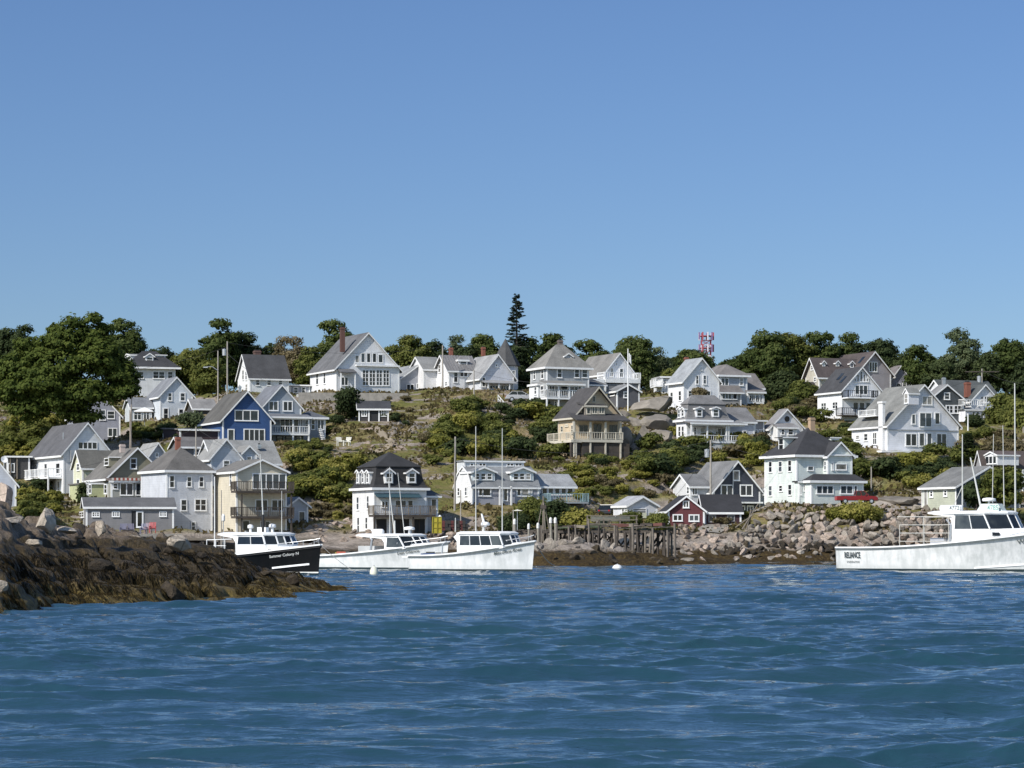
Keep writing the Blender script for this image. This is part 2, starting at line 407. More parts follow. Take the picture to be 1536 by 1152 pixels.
    def dormerF(s, xa, xb, yb, ye, yr, c, depth=1.8, win=None, kind='gf', cols=1, rows=2, **k):
        k.setdefault('o', .15); k.setdefault('of', .15); k.setdefault('t', .08)
        s.sub(xa, xb, c, depth, yb, ye, yr, kind, name='dormer_wall', corner=False, **k)
        q = win or (xa+(xb-xa)*.12, ye+(yb-ye)*.08, xb-(xb-xa)*.12, yb-(yb-ye)*.1)
        s.wF([(*q, cols, rows)], c=c, fw=.08)
    def dormerL(s, xa, xb, yb, ye, yr, c, depth=1.8, kind='gs', minw=.9, rows=2, cols=1, **k):
        # facing left, front on the plane x=c, photo columns xa..xb
        p, q = s.L(xa, ye, c), s.L(xb, ye, c); y0, y1 = min(p.y, q.y), max(p.y, q.y)
        if y1-y0 < minw: m = (y0+y1)/2; y0, y1 = m-minw/2, m+minw/2
        zb = s.L((xa+xb)/2, yb, c).z; zr = s.L((xa+xb)/2, yr, c).z
        k.setdefault('o', .12); k.setdefault('of', .12); k.setdefault('t', .08)
        s.block(c, c+depth, y0, y1, zb, p.z, zr, kind, name='dormer_wall', corner=False, **k)
        s.pane('L', c, y0+.12, y1-.12, zb+.15, p.z-.05, cols, rows, .09)
    def porch(s, xa, xb, c0, c1, ydeck, yroofb, yrooft, posts, rail=True, roofm=None, mat=None, ground=None, railh=.9, deckt=.25, sides='flr', deckm=None, o=.25):
        a, b = s.F(xa, ydeck, c0), s.F(xb, ydeck, c0); zd = (a.z+b.z)/2; zr0 = s.F((xa+xb)/2, yroofb, c0).z
        mt = mat or s.tm
        MB().box(a.x, b.x, c0, c1, zd-deckt, zd).build('porch_deck', deckm or mt, s.r)
        if yrooft is not None:
            zr1 = s.F((xa+xb)/2, yrooft, c1).z
            MB().prism([(c0-o, zr0), (c1, max(zr1, zr0+.1)), (c1, max(zr1, zr0+.1)+.14), (c0-o, zr0+.14)], 'x', a.x-o, b.x+o).build('porch_roof', roofm or s.rm, s.r)
            MB().box(a.x-o, b.x+o, c0-o-.06, c0-o-.004, zr0-.12, zr0+.12).box(a.x, b.x, c0+.02, c0+.14, zr0-.28, zr0-.01).build('porch_trim', mt, s.r)
            s.posts([s.F(p, ydeck, c0).x for p in posts], c0+.01, zd, zr0-.02, .17, mt)
        if rail: s.rail(a.x, b.x, c0+.05, c1, zd, railh, mt, sides)
        if ground is not None:
            zg = s.F(xa, ground, c0).z
            s.posts([s.F(p, ydeck, c0).x for p in posts], c0+.05, zg-1.2, zd-deckt-.002, .18, mt, 'support_post')
ZA, ZB, ZC, ZD, ZE, ZF, ZG, ZH, ZI = (0, 450), (0, 600), (180, 460), (240, 560), (100, 640), (280, 650), (430, 460), (620, 430), (780, 490)
ZJ, ZK, ZM, ZN, ZP, ZQ, ZR_, ZS, ZT = (500, 660), (650, 670), (800, 560), (970, 490), (1150, 490), (1276, 490), (900, 670), (1100, 630), (1276, 620)
GREY = (.15, .145, .14)
# 1 white house with a dark hipped roof behind the big tree
h = House('hillside_house', 'white house with dark hipped roof and boxy dormers, half hidden behind the big left tree', ZC, 80, 800, 395, 18, short='white house behind the big tree', wall=(.66, .67, .68), roof=(.05, .05, .055))
h.main(80, 490, 30, 800, 540, 395, 'hip', o=.7)
h.wF([(130, 572, 212, 640), (290, 572, 397, 640, 2, 2), (420, 572, 470, 640)])
h.dormerF(225, 300, 505, 440, 415, .6); h.dormerF(320, 408, 500, 430, 420, 1.4, kind='flat', wall=(.3, .32, .34))
h.dormerL(38, 95, 520, 450, 420, .8)
# 2 grey gable house with the sunshade
h = House('clapboard_house', 'grey clapboard gable house behind the white sunshade, bright white side wall', ZC, 355, 1015, 372, 22, short='grey gable house with the sunshade', wall=(.6, .64, .68), roof=(.24, .25, .27))
h.main(355, 645, 240, 1015, 785, 630)
h.wF([(420, 760, 464, 836), (530, 760, 580, 838), (517, 903, 566, 985)], fw=.13); h.wF([(380, 895, 432, 1010, 1, 2)], name='door', fw=.14)
h.sub(95, 280, 3.2, 3.2, 1015, 885, 815, 'gs', wall=(.5, .53, .55)); h.wF([(205, 900, 262, 1005, 2, 2), (120, 905, 190, 1005, 2, 2)], c=3.2)
# 3 shaded house under the tree
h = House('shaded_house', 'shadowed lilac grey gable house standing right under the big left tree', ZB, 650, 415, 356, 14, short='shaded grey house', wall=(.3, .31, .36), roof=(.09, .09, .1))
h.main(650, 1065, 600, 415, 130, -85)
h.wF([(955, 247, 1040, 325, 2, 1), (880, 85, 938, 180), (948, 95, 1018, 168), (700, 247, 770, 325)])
# 4 white house with deck
h = House('gable_house', 'white two storey gable house with four square attic windows and a front steps deck', ZB, 562, 862, 322, 27, short='white house with the four attic windows', wall=(.68, .69, .7), roof=(.13, .13, .14))
h.main(562, 985, 265, 862, 466, 208, o=.4)
h.wF([(690, 370, 862, 437, 4, 1)], fw=.08); h.wL([(293, 570, 332, 665, 2, 2), (497, 556, 535, 655)]); h.wL([(395, 560, 422, 700), (508, 715, 534, 850)], name='door')
q = h.F(640, 480); MB().box(q.x-.3, q.x+.2, -.5, -.01, q.z-.9, q.z+.5).build('wall_box', METAL, h.r)
q = h.L(457, 300, 1.5); MB().tube([(1.4, 4.5, h.ze+1.0), (1.4, 4.5, h.ze+2.6)], .06).build('vent_pipe', METAL, h.r)
z = h.L(300, 700).z
MB().box(-1.7, -.01, .6, h.Dp, z-.2, z).build('side_deck', WHITE, h.r); h.rail(-1.7, -.05, .6, h.Dp, z, 1.0, sides='lf'); h.posts([-1.65], .7, -2.5, z-.21, .16); h.posts([-1.65], h.Dp-.4, -2.5, z-.21, .16)
# 5 pale yellow narrow
h = House('narrow_house', 'pale yellow narrow house squeezed between the white gable house and the olive cottage', ZB, 730, 850, 316, 25, short='pale yellow narrow house', wall=(.66, .66, .5), roof=(.15, .145, .13))
h.main(730, 1060, 650, 850, 590, 458, 'gs'); h.wL([(682, 560, 708, 625), (682, 700, 708, 780)])
# 6 olive cottage
h = House('porch_cottage', 'olive shingled cottage with glazed front porch under a striped red awning edge', ZB, 965, 872, 303, 22, short='olive cottage', wall=(.25, .235, .17), roof=(.19, .18, .165))
h.main(965, 1462, 775, 872, 672, 430, o=.5, of=.4)
h.wF([(1150, 512, 1213, 612)], fw=.13)
h.sub(985, 1470, -1.6, 1.58, 872, 722, 700, 'shed', wall=(.3, .3, .27), roof=(.2, .16, .14), name='sunporch_wall')
h.wF([(1000, 735, 1045, 790), (1062, 735, 1180, 845, 2, 1), (1200, 735, 1330, 845, 3, 1), (1345, 735, 1462, 845, 2, 1)], c=-1.6, fw=.09)
a, b = h.F(985, 690, -1.8), h.F(1475, 690, -1.8); n = 26; m1, m2 = MB(), MB()
for i in range(n):
    x = a.x+(b.x-a.x)*i/n; w = (b.x-a.x)/n; (m1 if i % 2 else m2).prism([(x, a.z-.28), (x+w, a.z-.28), (x+w, a.z), (x, a.z)], 'y', -2.15, -2.1)
aw = m1.build('awning', paint((.3, .07, .05), .8), h.r); m2.build('awning_stripe', paint((.6, .56, .5), .8), aw)
h.block(-.02-2.2, -.02, 1.2, h.Dp-.4, -.5, h.ze-.9, h.ze-.25, 'flat', wall=(.5, .52, .3), name='side_room', o=.15); h.wL([(790, 745, 812, 830), (925, 745, 950, 830)], c=-2.22)
h.dormerL(925, 967, 592, 512, 500, .7, kind='flat', minw=.7); h.chimney(1068, 392, 1090, 465, 1.5, paint((.5, .42, .38), .8), .55)
# 7 long grey shed
h = House('waterfront_shed', 'long low dark grey shed with small white windows behind the foreground rocks', ZE, 172, 900, 288, 13, 'shed', 'long grey shed', wall=(.225, .22, .225), roof=(.14, .14, .145))
h.main(172, 948, 100, 900, 712, 640, 'gs', depth=4.2, o=.25, of=.3)
h.wF([(222, 752, 293, 800, 3, 2), (400, 750, 470, 798, 3, 2), (820, 750, 887, 797, 3, 2)], fw=.11); h.wF([(575, 748, 612, 895, 1, 1)], name='door', frame=BLACK, mat=BLACK, fw=.05); h.wF([(615, 748, 680, 893, 1, 1)], name='door', fw=.16)
h.wL([(112, 755, 155, 805, 2, 2)])
# 8 tall blue-grey
h = House('tall_house', 'tall three storey blue grey house with hipped roof and one brick chimney', ZE, 885, 985, 294, 27, short='tall blue grey house', wall=(.57, .59, .63), roof=(.16, .15, .14))
h.main(885, 1290, 700, 985, 395, 185, 'hip', depth=8.5, o=.3)
h.wF([(908, 430, 957, 542), (1063, 440, 1109, 535), (1170, 440, 1216, 537), (1010, 643, 1067, 747), (1100, 840, 1142, 922)], fw=.1); h.wF([(1133, 638, 1240, 747, 2, 2)], fw=.12)
h.chimney(972, 92, 1010, 205, 3.2)
# 9 cream house with decks
h = House('decked_house', 'cream house with two stacked balconies facing the harbour, tallest beside the black boat', ZF, 440, 880, 291, 24, short='cream house with stacked balconies', wall=(.63, .57, .45), roof=(.2, .19, .175))
h.main(440, 885, 240, 880, 338, 238, o=.3, of=.35)
h.wF([(580, 352, 885, 497, 5, 1)], fw=.12); h.wF([(607, 585, 720, 690, 2, 1), (750, 585, 862, 690, 2, 1)]); h.wL([(385, 350, 402, 460)])
for yt, yr_ in ((515, 450), (742, 668)):
    x0, x1, z0, z1 = h.slab('balcony_deck', 440, 950, -1.9, -.02, yt-8, yt+12, DARKWOOD); h.rail(x0, x1, -1.85, -.05, z1, .95, DARKWOOD, step=.2)
z1 = h.F(490, 515, -1.8).z
h.posts([h.F(490, 600, -1.8).x, h.F(930, 600, -1.8).x], -1.8, -3, z1-.3, .16, DARKWOOD, 'support_post'); h.posts([h.F(490, 600, -1.8).x+2.6], -1.8, -3, h.F(490, 745, -1.8).z-.3, .16, DARKWOOD, 'support_post')
h.wF([(490, 770, 560, 870, 1, 1), (650, 775, 740, 870, 2, 1)])
# 9b small grey boathouse
h = House('boathouse', 'small pale grey boathouse beside the stacked balconies, right of the cream house', ZF, 905, 795, 298, 20, 'boathouse', 'pale grey boathouse', wall=(.45, .48, .53), roof=(.35, .36, .38))
h.main(905, 1075, 880, 795, 640, 575, depth=6)
h.wF([(990, 690, 1050, 780, 1, 1)], name='door')
MB().box(-.3, h.W+.3, -.6, 6, -.35, -.02).build('platform', DARKWOOD, h.r); h.posts([-.2, h.W*.5, h.W+.1], -.5, -4, -.36, .2, DARKWOOD, 'support_post')
# 10 pale grey roofs
h = House('cross_gabled_house', 'pale grey roofed house with a large and a small front gable below the blue house', ZD, 440, 900, 313, 24, short='pale roofed cross gabled house', wall=(.5, .53, .58), roof=(.33, .33, .32))
h.sub(480, 1060, 1.6, 6.5, 1000, 788, 605, 'gs', foot=True); h.sub(450, 722, 0, 5.5, 1000, 752, 588, 'gf', o=.3); h.sub(722, 858, .2, 3.6, 1000, 715, 648, 'gf', o=.15)
h.wF([(560, 770, 620, 840)]); h.wF([(765, 735, 815, 800)], c=.2); h.chimney(868, 630, 890, 668, 3.0, METAL, .4)
# 11
h = House('small_house', 'small house with a pale roof showing between olive cottage and tall blue grey house', ZE, 715, 360, 318, 24, short='small pale roofed house', wall=(.4, .42, .46), roof=(.36, .36, .35))
h.main(715, 900, 650, 360, 278, 150, depth=6); h.wF([(780, 230, 815, 270)])
h = House('low_house', 'low dull grey roofed house directly above the brick chimney of the tall house', ZD, 190, 760, 322, 20, short='low grey roofed house', wall=(.16, .16, .17), roof=(.17, .16, .155))
h.main(190, 400, 160, 760, 650, 575, 'gs', depth=6); h.wF([(300, 670, 350, 730)])
# 12 blue
h = House('blue_house', 'deep blue gable house with white framed triple window under the peak', ZD, 555, 605, 340, 22, short='blue house', wall=(.034, .085, .225), roof=(.13, .125, .115))
h.main(555, 985, 370, 605, 403, 165, o=.45, of=.35)
h.wF([(660, 322, 874, 424, 3, 1)], fw=.13); h.wF([(598, 492, 660, 600, 1, 1)], name='door', fw=.13); h.wF([(740, 490, 930, 603, 4, 1)], fw=.13)
h.block(-5.2, -.04, 1.5, h.Dp, 0, h.F(380, 500).z, h.F(380, 470).z, 'shed', wall=(.05, .03, .035), roof=(.25, .24, .22), name='lean_to_wall', o=.3, foot=True)
h.chimney(700, 110, 710, 165, 2.2, METAL, .3)
# 13 blue-grey with porch
h = House('grey_blue_house', 'grey blue gable house with white railed porch, close behind the blue house', ZD, 905, 620, 346, 22, short='grey blue house with white porch rail', wall=(.3, .34, .385), roof=(.2, .21, .235))
h.main(905, 1250, 820, 620, 300, 108, o=.35, depth=7)
h.wF([(960, 243, 1050, 333, 2, 1), (1087, 243, 1177, 337, 2, 1)], fw=.14)
h.sub(1262, 1465, .6, 4.2, 620, 398, 335, 'hip', roof=(.12, .13, .15), wall=(.28, .31, .35)); h.wF([(1280, 408, 1322, 500), (1335, 408, 1375, 500), (1390, 408, 1455, 500, 2, 1)], c=.6)
h.wF([(1060, 400, 1230, 525, 4, 1)], c=0)
h.porch(980, 1325, -1.8, -.02, 530, 392, 372, [985, 1180, 1320], ground=620, mat=WHITE); h.wF([(1030, 550, 1090, 610), (1110, 550, 1180, 610), (1200, 550, 1270, 610)], frame=BLACK)
m = MB()
for i in range(9):
    a = h.F(1400+i*5, 490+i*15, -.9); m.box(a.x-.1, a.x+.28, -1.7, -.6, a.z-.12, a.z)
m.build('steps', WHITE, h.r)
# 14 white church-like
h = House('meeting_hall', 'white building with steep dark roof and tall narrow side windows above the blue house', ZC, 1150, 755, 388, 24, 'hall', 'white hall with the dark roof', wall=(.74, .75, .76), roof=(.085, .085, .09))
h.main(1150, 1495, 1045, 755, 622, 438, 'gs', o=.3, of=.3)
h.wL([(1085, 560, 1101, 650), (1112, 570, 1128, 650), (1112, 685, 1134, 745)]); h.wF([(1200, 640, 1240, 700), (1300, 640, 1340, 700), (1400, 640, 1440, 700)]); h.chimney(1197, 388, 1250, 440, 4.5, brick((.1, .06, .05)))
h = House('annex_building', 'low flat roofed grey annex between the dark roofed hall and the big white house', ZG, 25, 800, 392, 12, 'annex', 'flat roofed annex', wall=(.36, .38, .42), roof=(.2, .2, .2))
h.main(25, 205, 15, 800, 700, 690, 'flat', depth=5); h.wF([(60, 712, 102, 765), (130, 712, 167, 765)])
# 16 big white
h = House('big_white_house', 'big white gable house on the hilltop with a wall of tall windows and brick chimney', ZG, 440, 748, 383, 24, short='big white hilltop house', wall=(.76, .77, .79), roof=(.16, .16, .165))
h.main(440, 998, 210, 748, 538, 237, o=.45, of=.32)
h.wF([(603, 428, 645, 500, 1, 1), (655, 408, 697, 498, 1, 1), (705, 408, 746, 498, 1, 1), (756, 408, 798, 498, 1, 1), (808, 420, 856, 500, 1, 1)], fw=.12)
h.wF([(668, 556, 728, 702, 2, 4), (729, 556, 789, 702, 2, 4), (790, 556, 850, 702, 2, 4), (851, 556, 911, 702, 2, 4)], fw=.12); h.wF([(480, 622, 546, 700, 2, 1)])
h.wL([(262, 578, 284, 690), (328, 565, 347, 683)])
a, b = h.F(610, 520), h.F(995, 520); MB().box(a.x, b.x, -.4, -.01, a.z-.1, a.z+.12).build('window_canopy', WHITE, h.r)
a, b = h.F(448, 585, 0), h.F(590, 585, 0); MB().prism([(-1.5, a.z-.1), (-.02, a.z+.45), (-.02, a.z+.6), (-1.5, a.z+.05)], 'x', a.x, b.x).build('entry_canopy', h.rm, h.r); h.posts([a.x+.1, b.x-.2], -1.4, 0, a.z-.12, .15)
h.chimney(483, 182, 508, 400, 1.6, brick((.09, .045, .036)), .6)
# 17 garage
h = House('low_gable_garage', 'low grey garage with a broad gable and dark doors between two white hilltop houses', ZG, 1000, 750, 392, 22, 'garage', 'low grey garage', wall=(.4, .41, .45), roof=(.33, .34, .35))
h.main(1000, 1345, 960, 750, 645, 517, depth=10); h.wF([(1060, 685, 1130, 748, 2, 1), (1150, 678, 1224, 728, 2, 1), (1255, 690, 1330, 740, 2, 1), (1178, 583, 1203, 612, 1, 1)])
# 18 metal roof
h = House('metal_roofed_house', 'white house with ribbed grey metal roof and one white dormer, left of the turret house', ZH, 315, 900, 388, 25, short='metal roofed white house', wall=(.75, .75, .76), roof=(.27, .26, .26))
h.main(315, 560, 195, 900, 738, 622, 'gs', o=.3, of=.4); h.wF([(355, 745, 396, 850), (410, 745, 482, 800, 2, 1)]); h.wL([(222, 690, 245, 760), (283, 838, 302, 882)])
m = MB(); sl = (h.zr-h.ze)/(h.Dp/2)
for i in range(12): x = -.3+(h.W+.6)*i/11; m.beam((x, -.3, h.ze-.3*sl+.2), (x, h.Dp/2, h.zr+.2), .05, .07)
m.build('roof_seam', paint((.36, .36, .36), .4, .5), h.r)
h.dormerF(402, 482, 712, 655, 615, .9, kind='hip', depth=2.2)
h.sub(90, 250, 4.5, 5, 900, 728, 634, 'gs', roof=(.3, .3, .29)); h.chimney(325, 540, 340, 620, 4); h.chimney(612, 535, 630, 615, 4.5)
# 19 turret house
h = House('turret_house', 'pale lilac gable house with a dark witch hat turret roof in front of the spruce', ZH, 605, 910, 385, 24, short='turret house', wall=(.6, .61, .65), roof=(.36, .36, .36))
h.main(605, 890, 540, 910, 790, 607, o=.5, of=.28, depth=8); h.wF([(725, 680, 750, 712, 1, 1), (592, 798, 642, 890, 1, 2), (670, 868, 755, 912, 3, 1), (768, 868, 850, 925, 3, 1)], fw=.14)
a, b = h.F(600, 852, -.1), h.F(890, 852, -.1); MB().prism([(-1.5, a.z-.1), (-.02, a.z+.3), (-.02, a.z+.4), (-1.5, a.z)], 'x', a.x, b.x).build('porch_roof', h.rm, h.r)
h.posts([h.F(p, 900, -1.4).x for p in (600, 665, 760, 855)], -1.4, 0, a.z-.12, .14)
a, b = h.F(762, 700, 2), h.F(955, 700, 2); w = b.x-a.x; zb_, zt_ = h.F(860, 910, 2).z, h.F(860, 700, 2).z; za = h.F(825, 458, 2+w/2).z
cx, cy = (a.x+b.x)/2, 2+w/2
def ngon(r, n=8): return [(cx+r*math.cos(math.pi*2*(i+.5)/n), cy+r*math.sin(math.pi*2*(i+.5)/n)) for i in range(n)]
q = ngon(w*.53); MB().prism([(x, y) for x, y in q], 'z', zb_-1, zt_).build('turret_wall', siding((.6, .62, .65)), h.r)
q = ngon(w*.64); MB().add([(x, y, zt_) for x, y in q]+[(x, y, zt_+.12) for x, y in q]+[(cx, cy, za)], [tuple(range(8))[::-1]]+[(i, (i+1) % 8, 8+(i+1) % 8, 8+i) for i in range(8)]+[(8+i, 8+(i+1) % 8, 16) for i in range(8)]).build('turret_roof', shingle((.1, .1, .1)), h.r)
h.wF([(870, 740, 905, 810)], c=cy-w*.5)
# 40 hut
h = House('garden_hut', 'small black hut with four white posts and a central doorway on the rocky slope', ZG, 642, 1010, 356, 6, 'hut', 'black hut with white posts', wall=(.05, .045, .045), roof=(.06, .062, .07))
h.main(642, 905, 638, 1010, 900, 845, 'gs', depth=3.2, o=.35, of=.3, corner=False); h.posts([h.F(p, 1000).x for p in (642, 728, 818, 898)], -.14, -.5, h.ze-.02, .17)
h.wF([(662, 912, 712, 972, 2, 2), (835, 910, 886, 972, 2, 2)], fw=.12); h.wF([(745, 908, 815, 1008, 1, 1)], name='door', frame=BLACK, mat=BLACK)
# 20 grey three storey
h = House('three_storey_house', 'grey three storey house with pyramid roof, bay windows and white balcony on the left', ZI, 238, 752, 365, 24, short='grey three storey house', wall=(.35, .365, .375), roof=(.27, .26, .24))
h.main(238, 610, 95, 752, 365, 160, 'hip', o=.45)
h.wF([(325, 368, 374, 455), (478, 370, 528, 455), (480, 510, 545, 580, 2, 1), (255, 518, 310, 580, 2, 1), (300, 655, 330, 710), (545, 375, 600, 455)], fw=.13); h.wF([(358, 510, 425, 612)], name='door'); h.wL([(120, 382, 140, 468), (188, 374, 212, 462)]); h.wL([(128, 655, 150, 735), (180, 650, 205, 735)])
h.block(-.75, -.02, 1.2, 4.2, h.F(238, 635).z, h.F(238, 510).z, h.F(238, 490).z, 'hip', wall=(.75, .76, .76), o=.2, name='bay_wall', corner=False); h.wL([(128, 530, 150, 600), (183, 522, 212, 600)], c=-.75)
h.dormerF(395, 462, 325, 262, 238, .9, depth=2.2); h.porch(238, 560, -2, -.02, 628, 512, 490, [242, 345, 440, 555], ground=752, mat=WHITE, railh=1.0); h.chimney(346, 118, 368, 160, 4.0, brick((.12, .1, .09)), .6)
h.sub(612, 745, 3, 5, 752, 518, 470, 'shed', roof=(.12, .12, .12)); h.wF([(470, 650, 520, 745, 2, 1)], c=0)
# 21 white with deck
h = House('deck_house', 'white gable house with wide white railed deck behind the three storey house', ZI, 752, 562, 388, 24, short='white house with the wide deck', wall=(.68, .69, .71), roof=(.25, .24, .225))
h.main(752, 1008, 615, 562, 405, 240, o=.4, depth=10); h.wF([(795, 363, 830, 445), (880, 368, 917, 450), (845, 318, 862, 348, 1, 1)])
h.porch(757, 1068, -2.6, -.02, 462, 200, None, [], mat=WHITE, deckt=.6); a, b, z_ = h.F(757, 490, -2.5), h.F(1068, 490, -2.5), h.F(757, 500, -2.5).z
MB().box(a.x, b.x, -2.4, -.1, z_-3.6, z_-.05).build('basement_wall', siding((.22, .22, .23)), h.r); h.posts([a.x, a.x+3, b.x-.2], -2.58, z_-3.6, z_-.02, .2, WHITE, 'support_post')
a = h.F(620, 462, -2.6); MB().box(a.x, h.F(752, 460, -2.6).x, -2.5, 0, a.z-1.0, a.z).build('porch_deck', WHITE, h.r)
# 22 dark small
h = House('dark_cottage', 'small charcoal cottage with one white window below the wide white deck', ZI, 858, 728, 368, 22, short='charcoal cottage', wall=(.11, .11, .12), roof=(.26, .26, .26))
h.main(858, 1058, 775, 728, 570, 517, o=.3); h.wF([(915, 573, 958, 632)], fw=.14); h.wL([(790, 585, 840, 612, 1, 1)])
# 23 tan with wrap porch
h = House('wraparound_porch_house', 'cream gable house with dark roof and wraparound porch in the middle of the slope', ZI, 480, 1150, 338, 24, short='cream house with wraparound porch', wall=(.58, .47, .33), roof=(.085, .08, .08), trim=paint((.62, .57, .47), .6))
h.main(480, 880, 338, 1150, 782, 543, o=.45, of=.7)
h.wF([(640, 612, 669, 670, 1, 1)]); h.wL([(362, 880, 385, 935), (400, 865, 430, 885), (455, 870, 478, 950)])
h.sub(575, 755, -.8, 2.2, 790, 705, 682, 'shed', wall=(.3, .27, .23), name='dormer_wall', corner=False, o=.2); h.wF([(588, 712, 625, 775, 1, 1), (636, 706, 686, 772, 2, 1), (696, 706, 748, 772, 2, 1)], c=-.8)
a = h.F(440, 832, -2.3); MB().prism([(-2.6, a.z), (-.02, h.F(600, 778).z), (-.02, h.F(600, 778).z+.16), (-2.6, a.z+.16)], 'x', -.9, h.W+.3).build('porch_roof', h.rm, h.r)
h.porch(475, 912, -2.3, -.02, 1000, 842, None, [482, 500, 628, 762, 895], ground=1150, mat=h.tm, deckt=.35); z1 = h.F(490, 1000, -2.3).z; z2 = h.F(490, 840, -2.3).z
h.posts([h.F(p, 900, -2.3).x for p in (482, 628, 762, 895)], -2.25, z1, z2, .24, h.tm)
MB().box(-1.5, -.02, -2.3, h.Dp, z1-.35, z1).build('porch_deck', h.tm, h.r); h.rail(-1.5, 0, -2.25, h.Dp, z1, .9, h.tm, 'l'); h.posts([-1.45], -2.2, -2, z1-.36, .2, DARKWOOD, 'support_post'); h.posts([-1.45], h.Dp-.3, -2, z1-.36, .2, DARKWOOD, 'support_post'); MB().box(-1.2, 0, -1.9, -1.8, -2.5, z1-.4).build('lattice', DARKWOOD, h.r)
h.wF([(520, 870, 600, 945, 2, 1), (650, 860, 720, 985, 2, 1), (790, 870, 860, 945, 2, 1), (545, 1035, 600, 1100), (690, 1035, 740, 1100), (800, 1035, 850, 1100)], frame=paint((.2, .19, .17), .7))
MB().box(0.1, h.W+.4, -2.1, -1.9, -2.5, z1-.4).build('lattice', DARKWOOD, h.r)
# 24 white w light roof
h = House('pale_roofed_house', 'tall white gable house with pale metallic roof right of the big bare boulders', ZN, 327, 722, 368, 24, short='white house with pale roof', wall=(.76, .77, .79), roof=(.38, .4, .42))
h.main(327, 642, 195, 722, 473, 285, o=.4, of=.28); h.wF([(432, 428, 463, 512), (497, 428, 532, 512), (365, 563, 412, 628), (475, 355, 493, 387, 1, 1)], fw=.12); h.wF([(530, 568, 570, 650)], name='door'); h.wL([(215, 578, 233, 662), (289, 566, 305, 657)], minw=.9); h.chimney(345, 270, 370, 345, 5)
h = House('utility_trailer_home', 'small white flat roofed outbuilding with railing, left of the pale roofed white house', ZN, 135, 590, 380, 10, 'outbuilding', 'small white outbuilding', wall=(.7, .7, .7), roof=(.5, .5, .5))
h.main(135, 250, 125, 590, 450, 440, 'flat', depth=5); h.wF([(150, 470, 175, 510)]); a = h.F(75, 522); MB().box(a.x, 0, -.5, 3, a.z-.2, a.z).build('porch_deck', WHITE, h.r); h.rail(a.x, 0, -.45, 3, a.z, .9)
# 25 grey hip
h = House('hipped_roof_house', 'pale blue house with brown grey hipped roof and glazed bay, behind pale roofed house', ZN, 650, 702, 380, 22, short='hipped roof house', wall=(.42, .45, .49), roof=(.23, .21, .2))
h.main(650, 890, 570, 702, 435, 335, 'hip', o=.4, depth=7.5); h.wF([(655, 450, 728, 525, 2, 1), (820, 450, 859, 525)], fw=.13)
h.sub(652, 838, -1.5, 1.48, 702, 578, 530, 'shed', name='sunporch_wall', wall=(.33, .32, .31)); h.wF([(665, 580, 752, 645, 3, 1), (760, 580, 802, 645, 1, 1)], c=-1.5)
h.sub(895, 1030, 1.5, 6, 702, 540, 425, 'gs', wall=(.3, .32, .35)); h.porch(895, 1040, -.3, 1.45, 668, 585, 545, [900, 965, 1030], mat=WHITE); h.wF([(905, 600, 935, 655), (960, 600, 1000, 655)], c=1.5)
# 26 mansard white
h = House('small_mansard_house', 'white cottage with grey mansard roof and front porch below the pale roofed white house', ZN, 355, 1065, 345, 24, short='white mansard cottage', wall=(.76, .76, .78), roof=(.24, .235, .235))
h.main(355, 735, 265, 1065, 832, 608, 'mansard', zm=690, ins=.8, o=.35)
h.dormerF(435, 498, 803, 725, 712, -.02, depth=1.3); h.dormerF(580, 645, 803, 725, 712, -.02, depth=1.3); h.dormerL(280, 298, 815, 730, 715, -.02, 1.2); h.dormerL(312, 332, 805, 730, 715, -.02, 1.2)
h.wF([(412, 885, 442, 980, 1, 2), (470, 888, 522, 985, 1, 2), (755, 925, 795, 975)], fw=.14); h.wF([(622, 892, 698, 978, 2, 1)], name='door', fw=.14); h.wL([(283, 880, 302, 975), (314, 878, 332, 975)])
h.porch(395, 872, -1.8, -.02, 1015, 862, 850, [400, 540, 710, 730], mat=WHITE, sides='flr', railh=.75)
a, b = h.F(395, 1015, -1.75), h.F(870, 1015, -1.75); MB().box(a.x+.05, b.x-.05, -1.7, -.1, a.z-2.6, a.z-.27).build('porch_base', siding((.6, .6, .58)), h.r)
h.sub(738, 955, 1.2, 5.5, 1065, 838, 728, 'gs', wall=(.62, .63, .68)); h.wF([(850, 920, 888, 970)], c=1.2); h.sub(958, 1040, 3, 4, 1065, 838, 830, 'flat', wall=(.3, .3, .32)); h.wF([(960, 910, 985, 985), (990, 910, 1035, 985, 2, 1)], c=3)
# 27
h = House('gable_cottage', 'small white gable cottage with a round attic window between mansard cottage and mint house', ZN, 1092, 1015, 353, 24, short='cottage with round attic window', wall=(.74, .74, .76), roof=(.3, .29, .29))
h.main(1092, 1385, 1037, 1015, 895, 737, o=.35, of=.3); a = h.F(1243, 818)
MB().lathe([(0.001, 0), (.38, 0), (.38, .08), (.001, .08)]).build('round_window', glass(), h.r); w_ = kids(h.r)[-1]; w_.rotation_euler = (math.pi/2, 0, 0); w_.location = (a.x, -.005, a.z)
h.sub(1160, 1330, -1.4, 1.38, 1015, 895, 865, 'shed', wall=(.7, .7, .7), name='sunporch_wall', o=.2); h.wF([(1190, 905, 1222, 960), (1250, 905, 1300, 960)], c=-1.4); h.wL([(1055, 930, 1070, 985)])
